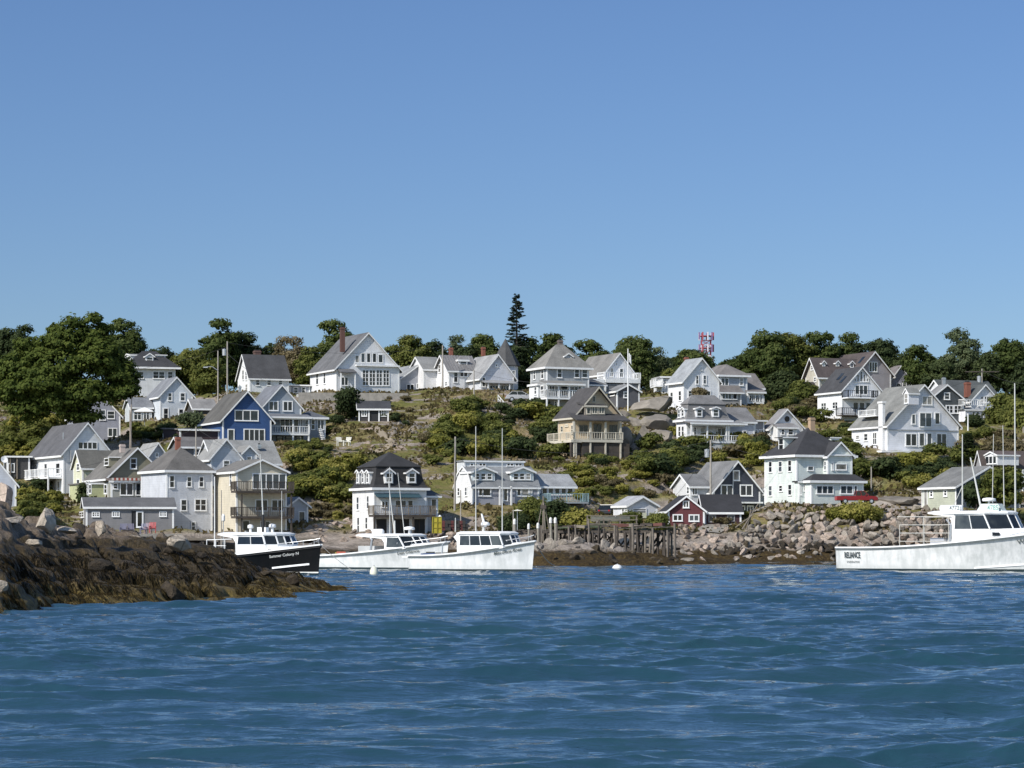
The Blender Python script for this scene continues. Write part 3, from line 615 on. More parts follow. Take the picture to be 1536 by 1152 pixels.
# 28 mint
h = House('mint_house', 'large pale mint house with near black hipped roof and glazed porch beside the red pickup', ZS, 560, 742, 303, 24, short='mint house', wall=(.66, .71, .68), roof=(.05, .05, .055))
h.main(560, 1052, 277, 742, 318, 70, 'hip', o=.45)
h.wL([(316, 365, 345, 465), (405, 363, 433, 462), (489, 355, 516, 458), (316, 580, 345, 674), (411, 577, 433, 634), (491, 568, 516, 667)], minw=.85, fw=.09)
h.wF([(655, 405, 712, 450, 1, 1)]); h.sub(835, 1052, -1.0, 3.5, 742, 318, 202, 'gf', name='bay_wall', o=.25, of=.3); h.wF([(905, 385, 1005, 445, 1, 1), (870, 370, 890, 445)], c=-1.0, fw=.1); a = h.F(835, 400, -1); h.pane('L', a.x, -.8, -.25, h.F(835, 445, -1).z, h.F(835, 360, -1).z, 1, 2, .1)
h.sub(690, 1152, -2.4, 1.38, 742, 548, 480, 'hip', name='sunporch_wall', o=.3); h.wF([(733, 577, 888, 657, 3, 1), (945, 577, 1060, 657, 2, 1), (1066, 577, 1100, 657, 1, 1)], c=-2.4, fw=.12)
h.sub(580, 692, -1.0, .98, 742, 552, 535, 'flat', name='porch_wall', o=.2); h.wF([(588, 578, 608, 665, 1, 1), (620, 572, 640, 632, 1, 1)], c=-1.0)
a, b = h.F(870, 300, -1.0), h.F(1050, 316, -1.0); MB().box(a.x-.4, b.x+.3, -1.25, -1.004, b.z-.05, b.z+.12).build('pediment_board', WHITE, h.r)
h.dormerL(400, 452, 285, 160, 148, .6, 2.6, kind='flat', minw=1.3, o=.35); h.dormerF(865, 940, 180, 158, 150, 2.2, kind='flat', win=(875, 160, 930, 172)); h.chimney(685, -22, 714, 100, 3.2, paint((.42, .3, .2), .8), .6)
MB().box(0, h.W, -2.3, -.05, -.9, -.05).build('foundation', paint((.25, .24, .22), .9, var=.4), h.r)
# 29 brown roofs
h = House('brown_roofed_house', 'rambling beige house with brown roofs, highest on the slope right of the tree belt', ZP, 465, 640, 402, 24, short='brown roofed house', wall=(.5, .47, .4), roof=(.105, .085, .082))
h.main(465, 850, 345, 640, 430, 292, 'gs', o=.4, of=.5); h.wL([(395, 340, 412, 385), (420, 445, 440, 490)])
h.sub(795, 1100, -1, 9, 640, 415, 228, 'gf', wall=(.33, .31, .33), of=.5, o=.5); h.wF([(905, 310, 980, 402, 3, 1), (870, 440, 930, 500, 2, 1)], c=-1)  # front gable's shade painted in as a darker lilac wall tone
h.sub(350, 440, -3.5, 3.4, 690, 590, 500, 'gs', wall=(.6, .58, .52), o=.4, of=.6); h.wF([(362, 600, 385, 670)], c=-3.5)
h.dormerF(490, 520, 352, 320, 303, 1.0, depth=1.5); h.dormerF(612, 645, 352, 320, 303, 1.0, depth=1.5); h.dormerF(735, 775, 365, 325, 305, 1.0, depth=1.5)
h = House('lilac_grey_house', 'lilac grey gable house right behind the brown roofed house on the hilltop', ZP, 1085, 560, 408, 24, short='lilac grey house', wall=(.36, .36, .42), roof=(.22, .2, .2))
h.main(1085, 1282, 1010, 560, 490, 352, depth=8, o=.3); h.wF([(1150, 500, 1190, 545, 2, 1), (1202, 497, 1240, 535)]); h.chimney(1288, 500, 1310, 560, 3, None, .5)
# 30 white w dark roof
h = House('balcony_house', 'white gable house with near black roof and dark railed balconies facing the harbour', ZP, 667, 830, 366, 24, short='white house with dark balconies', wall=(.77, .78, .8), roof=(.07, .07, .075))
h.main(667, 1010, 452, 830, 562, 364, o=.35, of=.3)
h.wF([(775, 455, 792, 490, 1, 1), (798, 420, 818, 490, 1, 1), (825, 393, 848, 490, 1, 1), (855, 420, 875, 490, 1, 1), (882, 455, 905, 490, 1, 1)], fw=.08); h.wF([(780, 515, 897, 603, 3, 1), (762, 668, 812, 738, 1, 1), (818, 668, 868, 738, 1, 1), (874, 668, 920, 738, 1, 1)], fw=.1)
h.wL([(485, 675, 531, 737, 2, 2), (585, 667, 633, 725, 2, 2)], fw=.1)
for xa, xb, yd in ((725, 985, 635), (672, 900, 790)):
    x0, x1, z0, z1 = h.slab('balcony_deck', xa, xb, -1.7, -.02, yd-8, yd+2, DARKWOOD if yd > 700 else WHITE); h.rail(x0, x1, -1.65, -.05, z1, .95, BLACK)
m = MB(); sl = (h.zr-h.ze)/(h.W/2)
for y, u in ((1.6, .9), (3.2, 1.4), (1.2, 3.6)):
    z = h.ze+u*sl+.2; MB().prism([(u, z), (u+.9, z+.9*sl), (u+.9, z+.9*sl+.05), (u, z+.05)], 'y', y, y+.7).build('skylight', glass(), h.r)
# 31 large lilac white
h = House('steep_gable_house', 'large pale lilac house with steep swooping roof, white side chimney and many windows', ZQ, 325, 1100, 340, 24, short='large steep gabled house', wall=(.72, .73, .77), roof=(.25, .25, .235))
h.main(325, 955, 12, 1100, 868, 522, o=.35, of=.4)
h.wF([(630, 612, 724, 697, 2, 1), (537, 772, 577, 866, 1, 1), (607, 758, 720, 892, 2, 1), (742, 758, 792, 868, 1, 1), (483, 943, 588, 1060, 2, 1), (757, 943, 852, 1060, 2, 1)], fw=.13); h.wF([(603, 938, 658, 1062, 1, 1), (672, 938, 722, 1062, 1, 1)], name='door', fw=.14)
h.wL([(50, 960, 78, 1000), (122, 945, 152, 1012), (200, 935, 232, 1045, 2, 2)], minw=1.0)
a, b = h.F(335, 912), h.F(950, 912); MB().box(a.x, b.x, -.1, -.004, a.z-.07, a.z+.07).build('band_board', paint((.4, .42, .44)), h.r)
zt_ = h.L(290, 675, -.8).z; MB().box(-.4, -.02, .5, 1.5, -1, zt_).box(-.5, .1, .4, 1.6, zt_, zt_+.25).build('chimney', siding((.78, .78, .78)), h.r)
a = h.L(300, 710); MB().box(-.02, 1.8, 2.6, 7, h.ze+1.2, h.ze+1.35).build('roof_deck', WHITE, h.r); h.rail(0, 1.8, 2.7, 7, h.ze+1.35, .7, sides='l')
h.dormerL(475, 512, 690, 590, 550, 1.6, 1.5, kind='gs', minw=1.1)
MB().box(-1.6, h.W*.3, -1.2, -.02, -.25, 0).build('terrace', WHITE, h.r)
# 32
h = House('dark_green_house', 'dark green grey gable house tucked behind the large steep gabled house', ZQ, 700, 835, 372, 22, short='dark green grey house', wall=(.075, .085, .09), roof=(.25, .25, .25))
h.main(700, 1000, 640, 835, 640, 520, o=.35); h.wF([(826, 582, 880, 648)], fw=.14); h.wF([(842, 694, 910, 770, 2, 2), (912, 694, 982, 770, 2, 2)], fw=.14); h.chimney(820, 450, 838, 520, 3, METAL, .4)
# 33
h = House('rail_topped_house', 'white gable house with dark green roof, brown chimney and a railed porch at far right', ZQ, 1062, 840, 375, 24, short='white house with the railed porch top', wall=(.72, .73, .76), roof=(.1, .11, .11))
h.sub(890, 1345, 1.5, 8, 840, 665, 490, 'gs', foot=True, o=.3); h.sub(1065, 1310, 0, 6, 840, 658, 520, 'gf', foot=True); h.wF([(1150, 614, 1176, 676), (1182, 614, 1226, 676, 2, 1)])
h.sub(1015, 1200, -2, 1.98, 840, 742, 735, 'flat', name='sunporch_wall', o=.2); a, b = h.F(1015, 700, -2), h.F(1200, 700, -2); h.rail(a.x, b.x, -2, -.05, a.z, .9); h.wF([(1075, 748, 1103, 820, 1, 1), (1112, 748, 1140, 830, 1, 1), (1150, 748, 1178, 840, 1, 1)], c=-2); h.chimney(1028, 492, 1060, 625, 1.2, None, .7)
# 34 sage
h = House('sage_shed', 'low sage green building with white corner trim behind the number boards of the right boat', ZT, 935, 835, 296, 26, 'shed', 'sage green building', wall=(.45, .47, .38), roof=(.21, .21, .205))
h.main(935, 1500, 630, 835, 648, 478, o=.35, of=.3)
h.wL([(650, 672, 684, 825, 1, 1)], name='door'); h.wL([(703, 680, 733, 745, 1, 2), (826, 672, 858, 737, 1, 2)], fw=.18)
a = MB().prism([(.01, 0), (h.W-.01, 0), (h.W-.01, h.ze), (h.W/2, h.zr-.02), (.01, h.ze)], 'y', -.03, -.004).build('gable_tone_panel', siding((.1, .125, .155)), h.r)  # thin dark sheet: shade of the front gable painted as wall colour
h.wF([(1015, 622, 1095, 692, 1, 1), (1188, 622, 1246, 690, 1, 1)], c=-.04, fw=.12)
# 41 brown roof right
h = House('brown_waterside_house', 'low brown roofed house with a bright white three window dormer at the right edge', ZT, 1180, 660, 314, 24, short='low brown roofed house', wall=(.3, .3, .31), roof=(.14, .11, .1))
h.main(1180, 1760, 1100, 660, 500, 345, 'gs', o=.3); h.dormerL(1190, 1298, 460, 375, 342, .6, 3, kind='gs', minw=2.6, cols=3, rows=1, wall=(.78, .78, .78)); h.wF([(1400, 540, 1460, 600), (1560, 540, 1620, 600)])
h.sub(1420, 1800, -3, 3, 700, 560, 495, 'flat', name='sunporch_wall', wall=(.55, .56, .58)); h.wF([(1440, 580, 1500, 640), (1540, 580, 1600, 640)], c=-3)
h.posts([h.F(p, 600, -4).x for p in (1405, 1470, 1530)], -4, h.F(1400, 700, -4).z, h.F(1400, 495, -4).z, .18)
# 35 gambrel
h = House('twin_dormer_house', 'grey house with sunlit white gambrel end and two three light dormers behind the middle boat', ZK, 345, 518, 302, 23, short='twin dormer house', wall=(.34, .345, .39), roof=(.27, .28, .29))
h.main(345, 935, 190, 518, 345, 182, 'gambrel', of=.12, t=.12)
MB().prism([(.03, 0), (h.Dp-.03, 0), (h.Dp-.03, h.ze), (h.Dp*.8, h.ze+(h.zr-h.ze)*.6), (h.Dp/2, h.zr-.05), (h.Dp*.2, h.ze+(h.zr-h.ze)*.6), (.03, h.ze)], 'x', -.04, -.004).build('gable_tone_panel', siding((.78, .78, .78)), h.r)  # thin white sheet: sunlit tone of the gable end painted over the wall
h.wL([(218, 360, 234, 437), (284, 355, 298, 437)], c=-.05); h.sub(275, 800, h.Dp*.45, 2.2, 300, 135, 128, 'flat', name='clerestory_wall', wall=(.6, .62, .63), o=.12); h.wF([(325, 146, 390, 172, 2, 1), (402, 146, 465, 172, 2, 1), (650, 146, 710, 172, 2, 1), (725, 146, 785, 172, 2, 1)], c=h.Dp*.45, fw=.06)
for xa, xb in ((345, 545), (690, 888)):
    h.sub(xa, xb, .3, 3, 302, 225, 185, 'gf', name='dormer_wall', corner=False, o=.25, of=.25, wall=(.66, .72, .73)); w_ = (xb-xa)/3.6
    for i in range(3): h.wF([(xa+16+i*w_, 233, xa+16+i*w_+w_-6, 294)], c=.3, fw=.09)
h.wF([(395, 348, 440, 438, 1, 1), (432, 348, 512, 440, 1, 1), (735, 348, 780, 438, 1, 1), (776, 348, 848, 440, 1, 1), (850, 348, 876, 438, 1, 1)], fw=.13); h.wF([(618, 355, 660, 480, 1, 1)], name='door', fw=.1); h.posts([h.F(588, 400, -.3).x, h.F(690, 400, -.3).x], -.4, 0, h.F(600, 350, -.3).z, .16)
h.sub(938, 1250, 1.0, 4.4, 518, 350, 255, 'gs', o=.3, roof=(.36, .37, .38)); h.wF([(960, 358, 1010, 428, 1, 1), (1016, 358, 1065, 428, 1, 1), (1072, 358, 1122, 428, 1, 1), (1128, 358, 1178, 428, 1, 1), (1185, 358, 1236, 428, 1, 1)], c=1.0, fw=.08)
x0, x1, z0, z1 = h.slab('side_deck', 1040, 1375, -2, .98, 490, 503, paint((.33, .36, .38))); h.rail(x0, x1, -1.95, .9, z1, .95, paint((.25, .36, .38), .4)); h.posts([x0+.2, (x0+x1)/2, x1-.3], -1.9, -2.5, z0-.01, .18, DARKWOOD, 'support_post')
# 36 black mansard
h = House('mansard_house', 'white building with tall black mansard roof and arched white dormers at the waterfront', ZJ, 360, 832, 289, 24, 'house', 'black mansard building', wall=(.74, .74, .73), roof=(.04, .04, .042))
h.main(360, 822, 172, 832, 432, 108, 'mansard', zm=240, ins=.75, o=.3)
h.dormerF(455, 530, 385, 282, 252, -.1, depth=1.6, o=.25); h.dormerF(657, 736, 385, 282, 256, -.1, depth=1.6, o=.25)
for xa, xb in ((205, 228), (252, 276), (292, 318)): h.dormerL(xa, xb, 392, 285, 268, -.05, 1.5, minw=.8)
h.wL([(207, 500, 231, 622), (298, 490, 320, 612), (214, 680, 234, 832), (286, 680, 306, 792)], minw=.8)
h.wF([(425, 538, 487, 600, 2, 1), (545, 530, 647, 602, 2, 1), (655, 530, 708, 602, 1, 1)], fw=.1); a, b = h.F(388, 500, -.9), h.F(785, 500, -.9)
MB().prism([(-.95, a.z-.12), (-.02, a.z+.3), (-.02, a.z+.36), (-.95, a.z-.05)], 'x', a.x, b.x).build('awning', paint((.03, .07, .09), .7), h.r)
h.sub(824, 925, .5, 3.5, 832, 500, 445, 'shed', name='side_room', wall=(.5, .5, .5), roof=(.12, .12, .12)); h.wF([(862, 518, 915, 615, 1, 1)], c=.5)
x0, x1, z0, z1 = h.slab('balcony_deck', 362, 905, -1.7, -.02, 662, 682, DARKWOOD); h.rail(x0, x1, -1.65, -.05, z1, .95, WOOD, step=.22); h.posts([x0+.1, x0+2.3, x0+4.6, x1-.3], -1.6, -2.5, z0-.01, .18, DARKWOOD, 'support_post')
h.wF([(380, 700, 470, 830, 1, 1), (520, 700, 670, 830, 2, 1), (710, 700, 810, 830, 2, 1)], frame=DARKWOOD, mat=BLACK)  # black panes painted for the shade in the openings under the balcony
# 37 white garage
h = House('white_garage', 'small white garage with grey roller door on the grass beside the red shed', ZR_, 240, 640, 301, 22, 'garage', 'white garage', wall=(.68, .69, .72), roof=(.42, .43, .45))
h.main(240, 508, 120, 640, 525, 447, o=.2, of=.3); h.wF([(287, 545, 412, 636, 1, 4)], name='garage_door', mat=paint((.2, .2, .2)), fw=.1); h.wL([(200, 540, 214, 617)])
a, b = h.F(325, 585, -.6), h.F(402, 625, -.6); MB().box(a.x, b.x, -.9, -.5, b.z-.1, a.z).build('stacked_board', paint((.65, .66, .5)), h.r)
# 38 red shed
h = House('red_shed', 'dark red waterfront shed with white trimmed gable and black side roof', ZR_, 603, 700, 293, 4, 'shed', 'red shed', wall=(.13, .035, .04), roof=(.035, .035, .04))
h.main(603, 925, 600, 700, 568, 442, depth=6.5, o=.25, of=.3); h.wF([(643, 598, 733, 660, 2, 1), (785, 600, 880, 663, 2, 1), (733, 478, 791, 543, 2, 1)], fw=.13)
h.sub(927, 1250, .6, 5, 690, 578, 436, 'gs', wall=(.05, .02, .025), o=.25); h.wF([(960, 607, 1028, 667, 2, 1), (1125, 607, 1195, 660, 2, 1)], c=.6, frame=paint((.3, .28, .28)))
# 39 navy
h = House('navy_house', 'navy black gable house with white trimmed windows and grey roof behind the red shed', ZR_, 1005, 612, 308, 22, short='navy gable house', wall=(.045, .052, .072), roof=(.22, .22, .22))
h.main(1005, 1418, 935, 612, 388, 135, o=.4, of=.38, depth=7.5); h.wF([(1175, 208, 1237, 302, 1, 1), (1068, 335, 1180, 438, 2, 1), (1237, 335, 1352, 438, 2, 1)], fw=.14)
h.sub(800, 960, 1, 4.5, 612, 350, 255, 'gs', wall=(.6, .6, .6), o=.3); h.wF([(815, 358, 862, 430, 2, 1)], c=1); h.wL([(775, 350, 790, 420)], c=h.F(800, 400, 1).x)
MB().box(.1, h.W-.1, -1.0, -.02, h.F(1100, 492, -1).z-.12, h.F(1100, 488, -1).z).build('lower_canopy', WHITE, h.r); h.wF([(1220, 520, 1285, 606, 1, 1), (1300, 520, 1360, 600, 2, 1)], fw=.14); MB().tube([(h.F(1178, 480, -.1).x, -.14, h.F(1178, 480, -.1).z), (h.F(1178, 228, -.1).x, -.14, h.F(1178, 228, -.1).z)], .06).build('vent_pipe', METAL, h.r)
h.sub(1420, 1470, .5, 3, 630, 420, 375, 'gf', wall=(.76, .77, .76), o=.2)
# 42 bottom left
h = House('edge_house', 'pale blue grey gable house cut off by the left edge beside the brown boulder', ZB, -260, 940, 285, 14, short='house at the left edge', wall=(.5, .53, .6), roof=(.2, .21, .22))
h.main(-260, 143, -300, 940, 742, 500, depth=8, o=.3, of=.4)
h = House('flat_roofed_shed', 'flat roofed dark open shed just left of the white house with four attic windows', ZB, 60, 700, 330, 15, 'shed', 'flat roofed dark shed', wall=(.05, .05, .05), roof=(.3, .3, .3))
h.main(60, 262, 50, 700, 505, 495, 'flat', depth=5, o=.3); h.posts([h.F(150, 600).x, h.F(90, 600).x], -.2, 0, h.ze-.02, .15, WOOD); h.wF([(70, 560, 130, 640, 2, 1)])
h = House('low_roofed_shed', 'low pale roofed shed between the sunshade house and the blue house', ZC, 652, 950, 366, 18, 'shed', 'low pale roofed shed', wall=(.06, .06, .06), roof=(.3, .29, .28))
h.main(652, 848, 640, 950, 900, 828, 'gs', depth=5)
# ------------------------------------------------------------ terrain
def ctl(px, py, D):
    p = P(px, py, D); CTRL.append((p.x, p.y, p.z))
def ctz(px, D, z): CTRL.append(((px-768)/FPX*D, D, z))
PROF = [(200, -4), (262, -1.5), (283, .2), (290, 2.6), (303, 5.2), (322, 8.5), (340, 13), (366, 19), (385, 23.3), (405, 25.5), (450, 26.5), (700, 18), (1600, 2), (9000, -3)]
for q in ((790, 229, -.6), (860, 228, -.6), (940, 228, -.6), (1010, 232, -.7), (1040, 240, -1), (1040, 255, -.8), (800, 236, .9), (850, 238, 1.1), (900, 236, .7), (950, 238, .4), (1000, 240, .1),
          (800, 245, 2.2), (850, 245, 2.0), (900, 246, 1.6), (950, 248, 1.0), (990, 250, .5), (830, 258, 1.8), (880, 262, 1.0), (930, 265, .5), (980, 268, .3), (770, 232, -.6), (745, 245, -.8), (700, 250, -.8), (640, 255, -.8),
          (560, 262, -.6), (480, 262, -.6), (560, 275, .8), (620, 276, .7), (700, 274, .9), (760, 270, 1.2), (520, 277, 1.3), (460, 278, 1.8), (850, 278, 1.2), (930, 280, 1.2), (980, 284, 1.3), (1020, 286, 1.4)):
    ctz(*q)
for px, py, D in ((1090, 838, 284), (1160, 838, 284), (1250, 838, 284), (1350, 838, 284), (1450, 838, 284), (1540, 838, 284), (1060, 800, 291), (1110, 788, 293), (1150, 772, 296), (1200, 765, 299), (1300, 773, 297), (1400, 775, 296), (1500, 785, 294),
                  (1330, 745, 306), (1380, 740, 308), (1340, 700, 322), (1300, 690, 326), (1250, 690, 326), (980, 770, 302), (900, 770, 303), (840, 740, 309), (900, 720, 318), (960, 700, 326), (870, 690, 334), (1000, 740, 312), (1000, 690, 330),
                  (600, 655, 345), (560, 665, 340), (520, 690, 328), (480, 700, 325), (640, 640, 350), (700, 610, 362), (760, 612, 364), (620, 600, 378), (700, 590, 382), (560, 606, 376), (540, 640, 352), (500, 665, 342), (560, 700, 322), (640, 740, 310), (450, 740, 308), (470, 780, 297), (640, 700, 325), (700, 680, 334), (760, 690, 331), (820, 700, 326),
                  (950, 610, 366), (980, 640, 352), (940, 650, 345), (990, 665, 342), (1120, 640, 352), (1200, 610, 378), (1240, 650, 352), (1260, 670, 340), (1120, 605, 382), (1460, 640, 360), (1480, 660, 345), (1440, 680, 333), (1500, 620, 372),
                  (60, 640, 352), (20, 680, 335), (200, 645, 358), (240, 650, 350), (200, 655, 346), (290, 650, 348), (80, 770, 300), (90, 790, 292), (110, 745, 312), (20, 760, 300), (300, 640, 358), (440, 690, 326), (455, 670, 335)):
    ctl(px, py, D)
CT = np.array(CTRL); pr = np.array(PROF)
def terrain(x, y, detail=True):
    x = np.asarray(x, float); y = np.asarray(y, float); sh = x.shape; x = x.ravel(); y = y.ravel()
    base = np.interp(y, pr[:, 0], pr[:, 1]); cb = CT[:, 2]-np.interp(CT[:, 1], pr[:, 0], pr[:, 1]); out = np.empty_like(x)
    dm = np.empty_like(x)
    for i in range(0, len(x), 20000):
        dx = x[i:i+20000, None]-CT[None, :, 0]; dy = y[i:i+20000, None]-CT[None, :, 1]; d2 = dx*dx+dy*dy
        w = 1/(d2+2.0)**2; out[i:i+20000] = (w*cb).sum(1)/(w.sum(1)+1/(16.0**2)**2); dm[i:i+20000] = np.sqrt(d2.min(1))
    z = base+out
    if detail:
        k = np.where(y < 286, 1.0, np.clip(dm/5, .1, 1))
        z = z+np.clip((262-y)/10, 0, 1)*fbm(x/3.5, y/3.5, 8, 3, ridged=True)*.4+np.clip((290-y)/8, 0, 1)*fbm(x/6, y/6, 4, 2)*.35+fbm(x/9, y/9, 0, 4)*.45*k+fbm(x/2.2, y/2.2, 3, 3, ridged=True)*.16*k
    return z.reshape(sh)
def axis_pts(parts):
    r = []
    for a, b, s in parts: r += list(np.arange(a, b, s))
    return np.array(r+[parts[-1][1]], float)
def grid(xs, ys, Z):
    X, Y = np.meshgrid(xs, ys); V = np.stack([X, Y, Z], -1).reshape(-1, 3); nx = len(xs); i = np.arange(len(ys)-1)[:, None]*nx+np.arange(nx-1)[None]
    return V, np.stack([i, i+1, i+nx+1, i+nx], -1).reshape(-1, 4)
xs = axis_pts([(-3000, -400, 200), (-400, -100, 8), (-100, 100, .7), (100, 400, 8), (400, 3000, 200)]); ys = axis_pts([(215, 330, .55), (330, 430, .9), (430, 700, 8), (700, 9000, 400)])
X, Y = np.meshgrid(xs, ys); Z = terrain(X, Y)
V, F_ = grid(xs, ys, Z)
def landmat():
    m, nt, b = nodes('hillside'); o = coords(nt); g = nt.nodes.new('ShaderNodeNewGeometry')
    s = nt.nodes.new('ShaderNodeSeparateXYZ'); nt.links.new(o, s.inputs[0]); z = s.outputs[2]
    sn = nt.nodes.new('ShaderNodeSeparateXYZ'); nt.links.new(g.outputs['Normal'], sn.inputs[0])
    n1 = noise(nt, .09, 6, .65, o, .4); n2 = noise(nt, .55, 6, .7, o); n3 = noise(nt, 3.2, 4, .7, o); n4 = noise(nt, .16, 5, .6, coords(nt, 'Object', (1, 1.4, 2.2)), .6)
    grass = ramp(nt, math_(nt, 'ADD', math_(nt, 'MULTIPLY', n1, .6), math_(nt, 'MULTIPLY', n2, .4)), [(.36, (.1, .115, .028)), (.48, (.18, .17, .05)), (.56, (.25, .2, .09)), (.66, (.32, .245, .145))])
    grass = mixc(nt, .75, grass, ramp(nt, n3, [(.3, (.5,)*3), (.7, (1.25,)*3)]), 'MULTIPLY')
    rock = ramp(nt, n2, [(.3, (.14, .12, .1)), (.5, (.32, .27, .225)), (.7, (.46, .4, .35))])
    rock = mixc(nt, .6, rock, ramp(nt, n3, [(.35, (.55,)*3), (.6, (1.1,)*3)]), 'MULTIPLY')
    steep = ramp(nt, sn.outputs[2], [(.78, (1,)*3), (.9, (0,)*3)])
    out = ramp(nt, n4, [(.53, (0,)*3), (.565, (1,)*3)])
    rk = math_(nt, 'MAXIMUM', steep, out)
    shore = ramp(nt, math_(nt, 'ADD', math_(nt, 'MULTIPLY', z, .1), math_(nt, 'MULTIPLY', n2, .12)), [(.36, (1,)*3), (.42, (0,)*3)])
    rk = math_(nt, 'MAXIMUM', rk, shore)
    col = mixc(nt, rk, grass, rock)
    weed = ramp(nt, math_(nt, 'ADD', z, math_(nt, 'MULTIPLY', n2, 1.6)), [(0, (1,)*3), (1, (0,)*3)])
    wz = math_(nt, 'SUBTRACT', 2.1, math_(nt, 'ADD', z, math_(nt, 'MULTIPLY', n2, 1.1)))
    wz = ramp(nt, wz, [(.0, (0,)*3), (.35, (1,)*3)])
    weedc = ramp(nt, n3, [(.3, (.018, .013, .007)), (.5, (.055, .036, .014)), (.7, (.12, .085, .03))])
    col = mixc(nt, wz, col, weedc)
    nt.links.new(col, b.inputs['Base Color']); b.inputs['Roughness'].default_value = .95; b.inputs['Specular IOR Level'].default_value = .2
    bump(nt, b, math_(nt, 'ADD', n3, n2), .9, .35)
    return m
ter = fastmesh('hillside', V, F_, landmat(), smooth=True); tag(ter, kind='structure')
from mathutils.bvhtree import BVHTree
_gx = np.arange(-96, 97, 1.0); _gy = np.arange(220, 440, 1.0); _GZ = terrain(*np.meshgrid(_gx, _gy), detail=False)
def tz(x, y):
    fx = min(max((x+96), 0), len(_gx)-1.001); fy = min(max(y-220, 0), len(_gy)-1.001); i, j = int(fx), int(fy); u, v = fx-i, fy-j
    return float(_GZ[j, i]*(1-u)*(1-v)+_GZ[j, i+1]*u*(1-v)+_GZ[j+1, i]*(1-u)*v+_GZ[j+1, i+1]*u*v)
def ground(px, py, D0=228, D1=430):           # where the line of sight through (px,py) meets the hillside
    D = D0
    while D < D1:
        p = P(px, py, D)
        if tz(p.x, p.y) >= p.z: return Vector((p.x, p.y, tz(p.x, p.y)))
        D += 1.0
    return None
def onground(px, D): x = (px-768)/FPX*D; return Vector((x, D, tz(x, D)))
# ------------------------------------------------------------ water
def make_water():
    ypx = np.concatenate([np.linspace(640, 200, 760), np.linspace(199.5, 60, 560), np.linspace(59.7, 18, 300)])
    D = np.concatenate([HC*FPX/ypx, [600, 900, 1500, 3000, 9000]])
    ang = np.concatenate([np.linspace(-1.3, -.27, 24)[:-1], np.linspace(-.27, .27, 760), np.linspace(.27, 1.3, 24)[1:]])
    X = D[:, None]*np.tan(ang)[None]; Y = np.repeat(D[:, None], len(ang), 1); Z = np.zeros_like(X)
    rs = np.random.RandomState(11); sp = np.gradient(D)[:, None]
    X, Y, Z, sp = [q.astype('f') for q in (X, Y, Z, sp)]; Xd, Yd = X.copy(), Y.copy()
    wx = fbm(X/14, Y/14, 5, 3)*1.6; wy = fbm(X/14+40, Y/14, 9, 3)*1.2
    for i in range(165):
        lam = .2*(2.2/.2)**rs.rand() if i < 130 else 2.2*(5.2/2.2)**rs.rand(); k = 2*math.pi/lam
        th = math.pi/2+rs.normal()*(.34 if lam > 1.2 else .5)+.1; ph = rs.rand()*6.28
        a = .0036*lam*(1.0 if lam < .6 else (1.2 if lam < 2.6 else 1.0))
        fade = np.clip(lam/(1.4*sp)-.5, 0, 1)
        q = (np.cos(th)*(X+wx)+np.sin(th)*(Y+wy))*k+ph
        Z += a*fade*np.cos(q); Xd -= .95*a*fade*np.cos(th)*np.sin(q); Yd -= .95*a*fade*np.sin(th)*np.sin(q)
    mod = .75+.6*np.clip(fbm(X/22, Y/30, 2, 3)+.3, -.4, 1)
    Z *= mod
    nx = len(ang); i = np.arange(len(D)-1)[:, None]*nx+np.arange(nx-1)[None]; Fw = np.stack([i, i+1, i+nx+1, i+nx], -1).reshape(-1, 4)
    m, nt, b = nodes('sea_water'); o = coords(nt)
    n1 = noise(nt, 1, 4, .6, coords(nt, 'Object', (1.3, 3.2, 1)), .4); n2 = noise(nt, 1, 3, .6, coords(nt, 'Object', (4.5, 12, 1)), .3); n3 = noise(nt, 1, 3, .6, coords(nt, 'Object', (.35, .8, 1)), .4)
    h = math_(nt, 'ADD', math_(nt, 'MULTIPLY', n1, 1), math_(nt, 'MULTIPLY', n2, .22)); h = math_(nt, 'ADD', h, math_(nt, 'MULTIPLY', n3, 1.3))
    bump(nt, b, h, .6, .075)
    big = noise(nt, .05, 4, .6, coords(nt, 'Object', (1, .5, 1)))
    nt.links.new(ramp(nt, big, [(.35, (.009, .042, .062)), (.65, (.015, .054, .07))]), b.inputs['Base Color'])
    b.inputs['Roughness'].default_value = .05; b.inputs['IOR'].default_value = 1.95
    w = fastmesh('sea', np.stack([Xd, Yd, Z], -1).reshape(-1, 3), Fw, m, smooth=True); tag(w, kind='structure')
make_water()
# ------------------------------------------------------------ rocks
def rock_mesh(seed, flat=.75, sub=3, ang=.35):
    bm = bmesh.new(); bmesh.ops.create_icosphere(bm, subdivisions=sub, radius=1)
    rs = np.random.RandomState(seed); V = np.array([v.co[:] for v in bm.verts])
    for i in range(16):                      # chop with random planes for angular faces
        n = rs.normal(size=3); n /= np.linalg.norm(n); d = rs.uniform(.42, .82); t = V@n; V -= np.where(t > d, t-d, 0)[:, None]*n
    V *= 1+ang*.14*fbm(V[:, 0]*1.7+seed, V[:, 1]*1.7, V[:, 2]*1.7, 3)[:, None]
    V *= np.array([1, .85, flat])
    for v, c in zip(bm.verts, V): v.co = c
    me = bpy.data.meshes.new('boulder'); bm.to_mesh(me); bm.free(); return me
GRAN = rockmat('granite', (.12, .095, .075), (.36, .285, .23), (.6, .49, .41), 1.0)
GREYR = rockmat('grey_granite', (.1, .088, .07), (.22, .195, .165), (.33, .295, .25), .45, .7)
GREYL = rockmat('tan_granite', (.12, .105, .085), (.3, .26, .215), (.5, .44, .37), 1.3)
DARKR = rockmat('weedy_rock', (.016, .013, .01), (.05, .037, .022), (.12, .095, .06), 1.4, .9)
RM = [rock_mesh(i) for i in range(10)]
for me in RM: me.materials.append(GRAN)
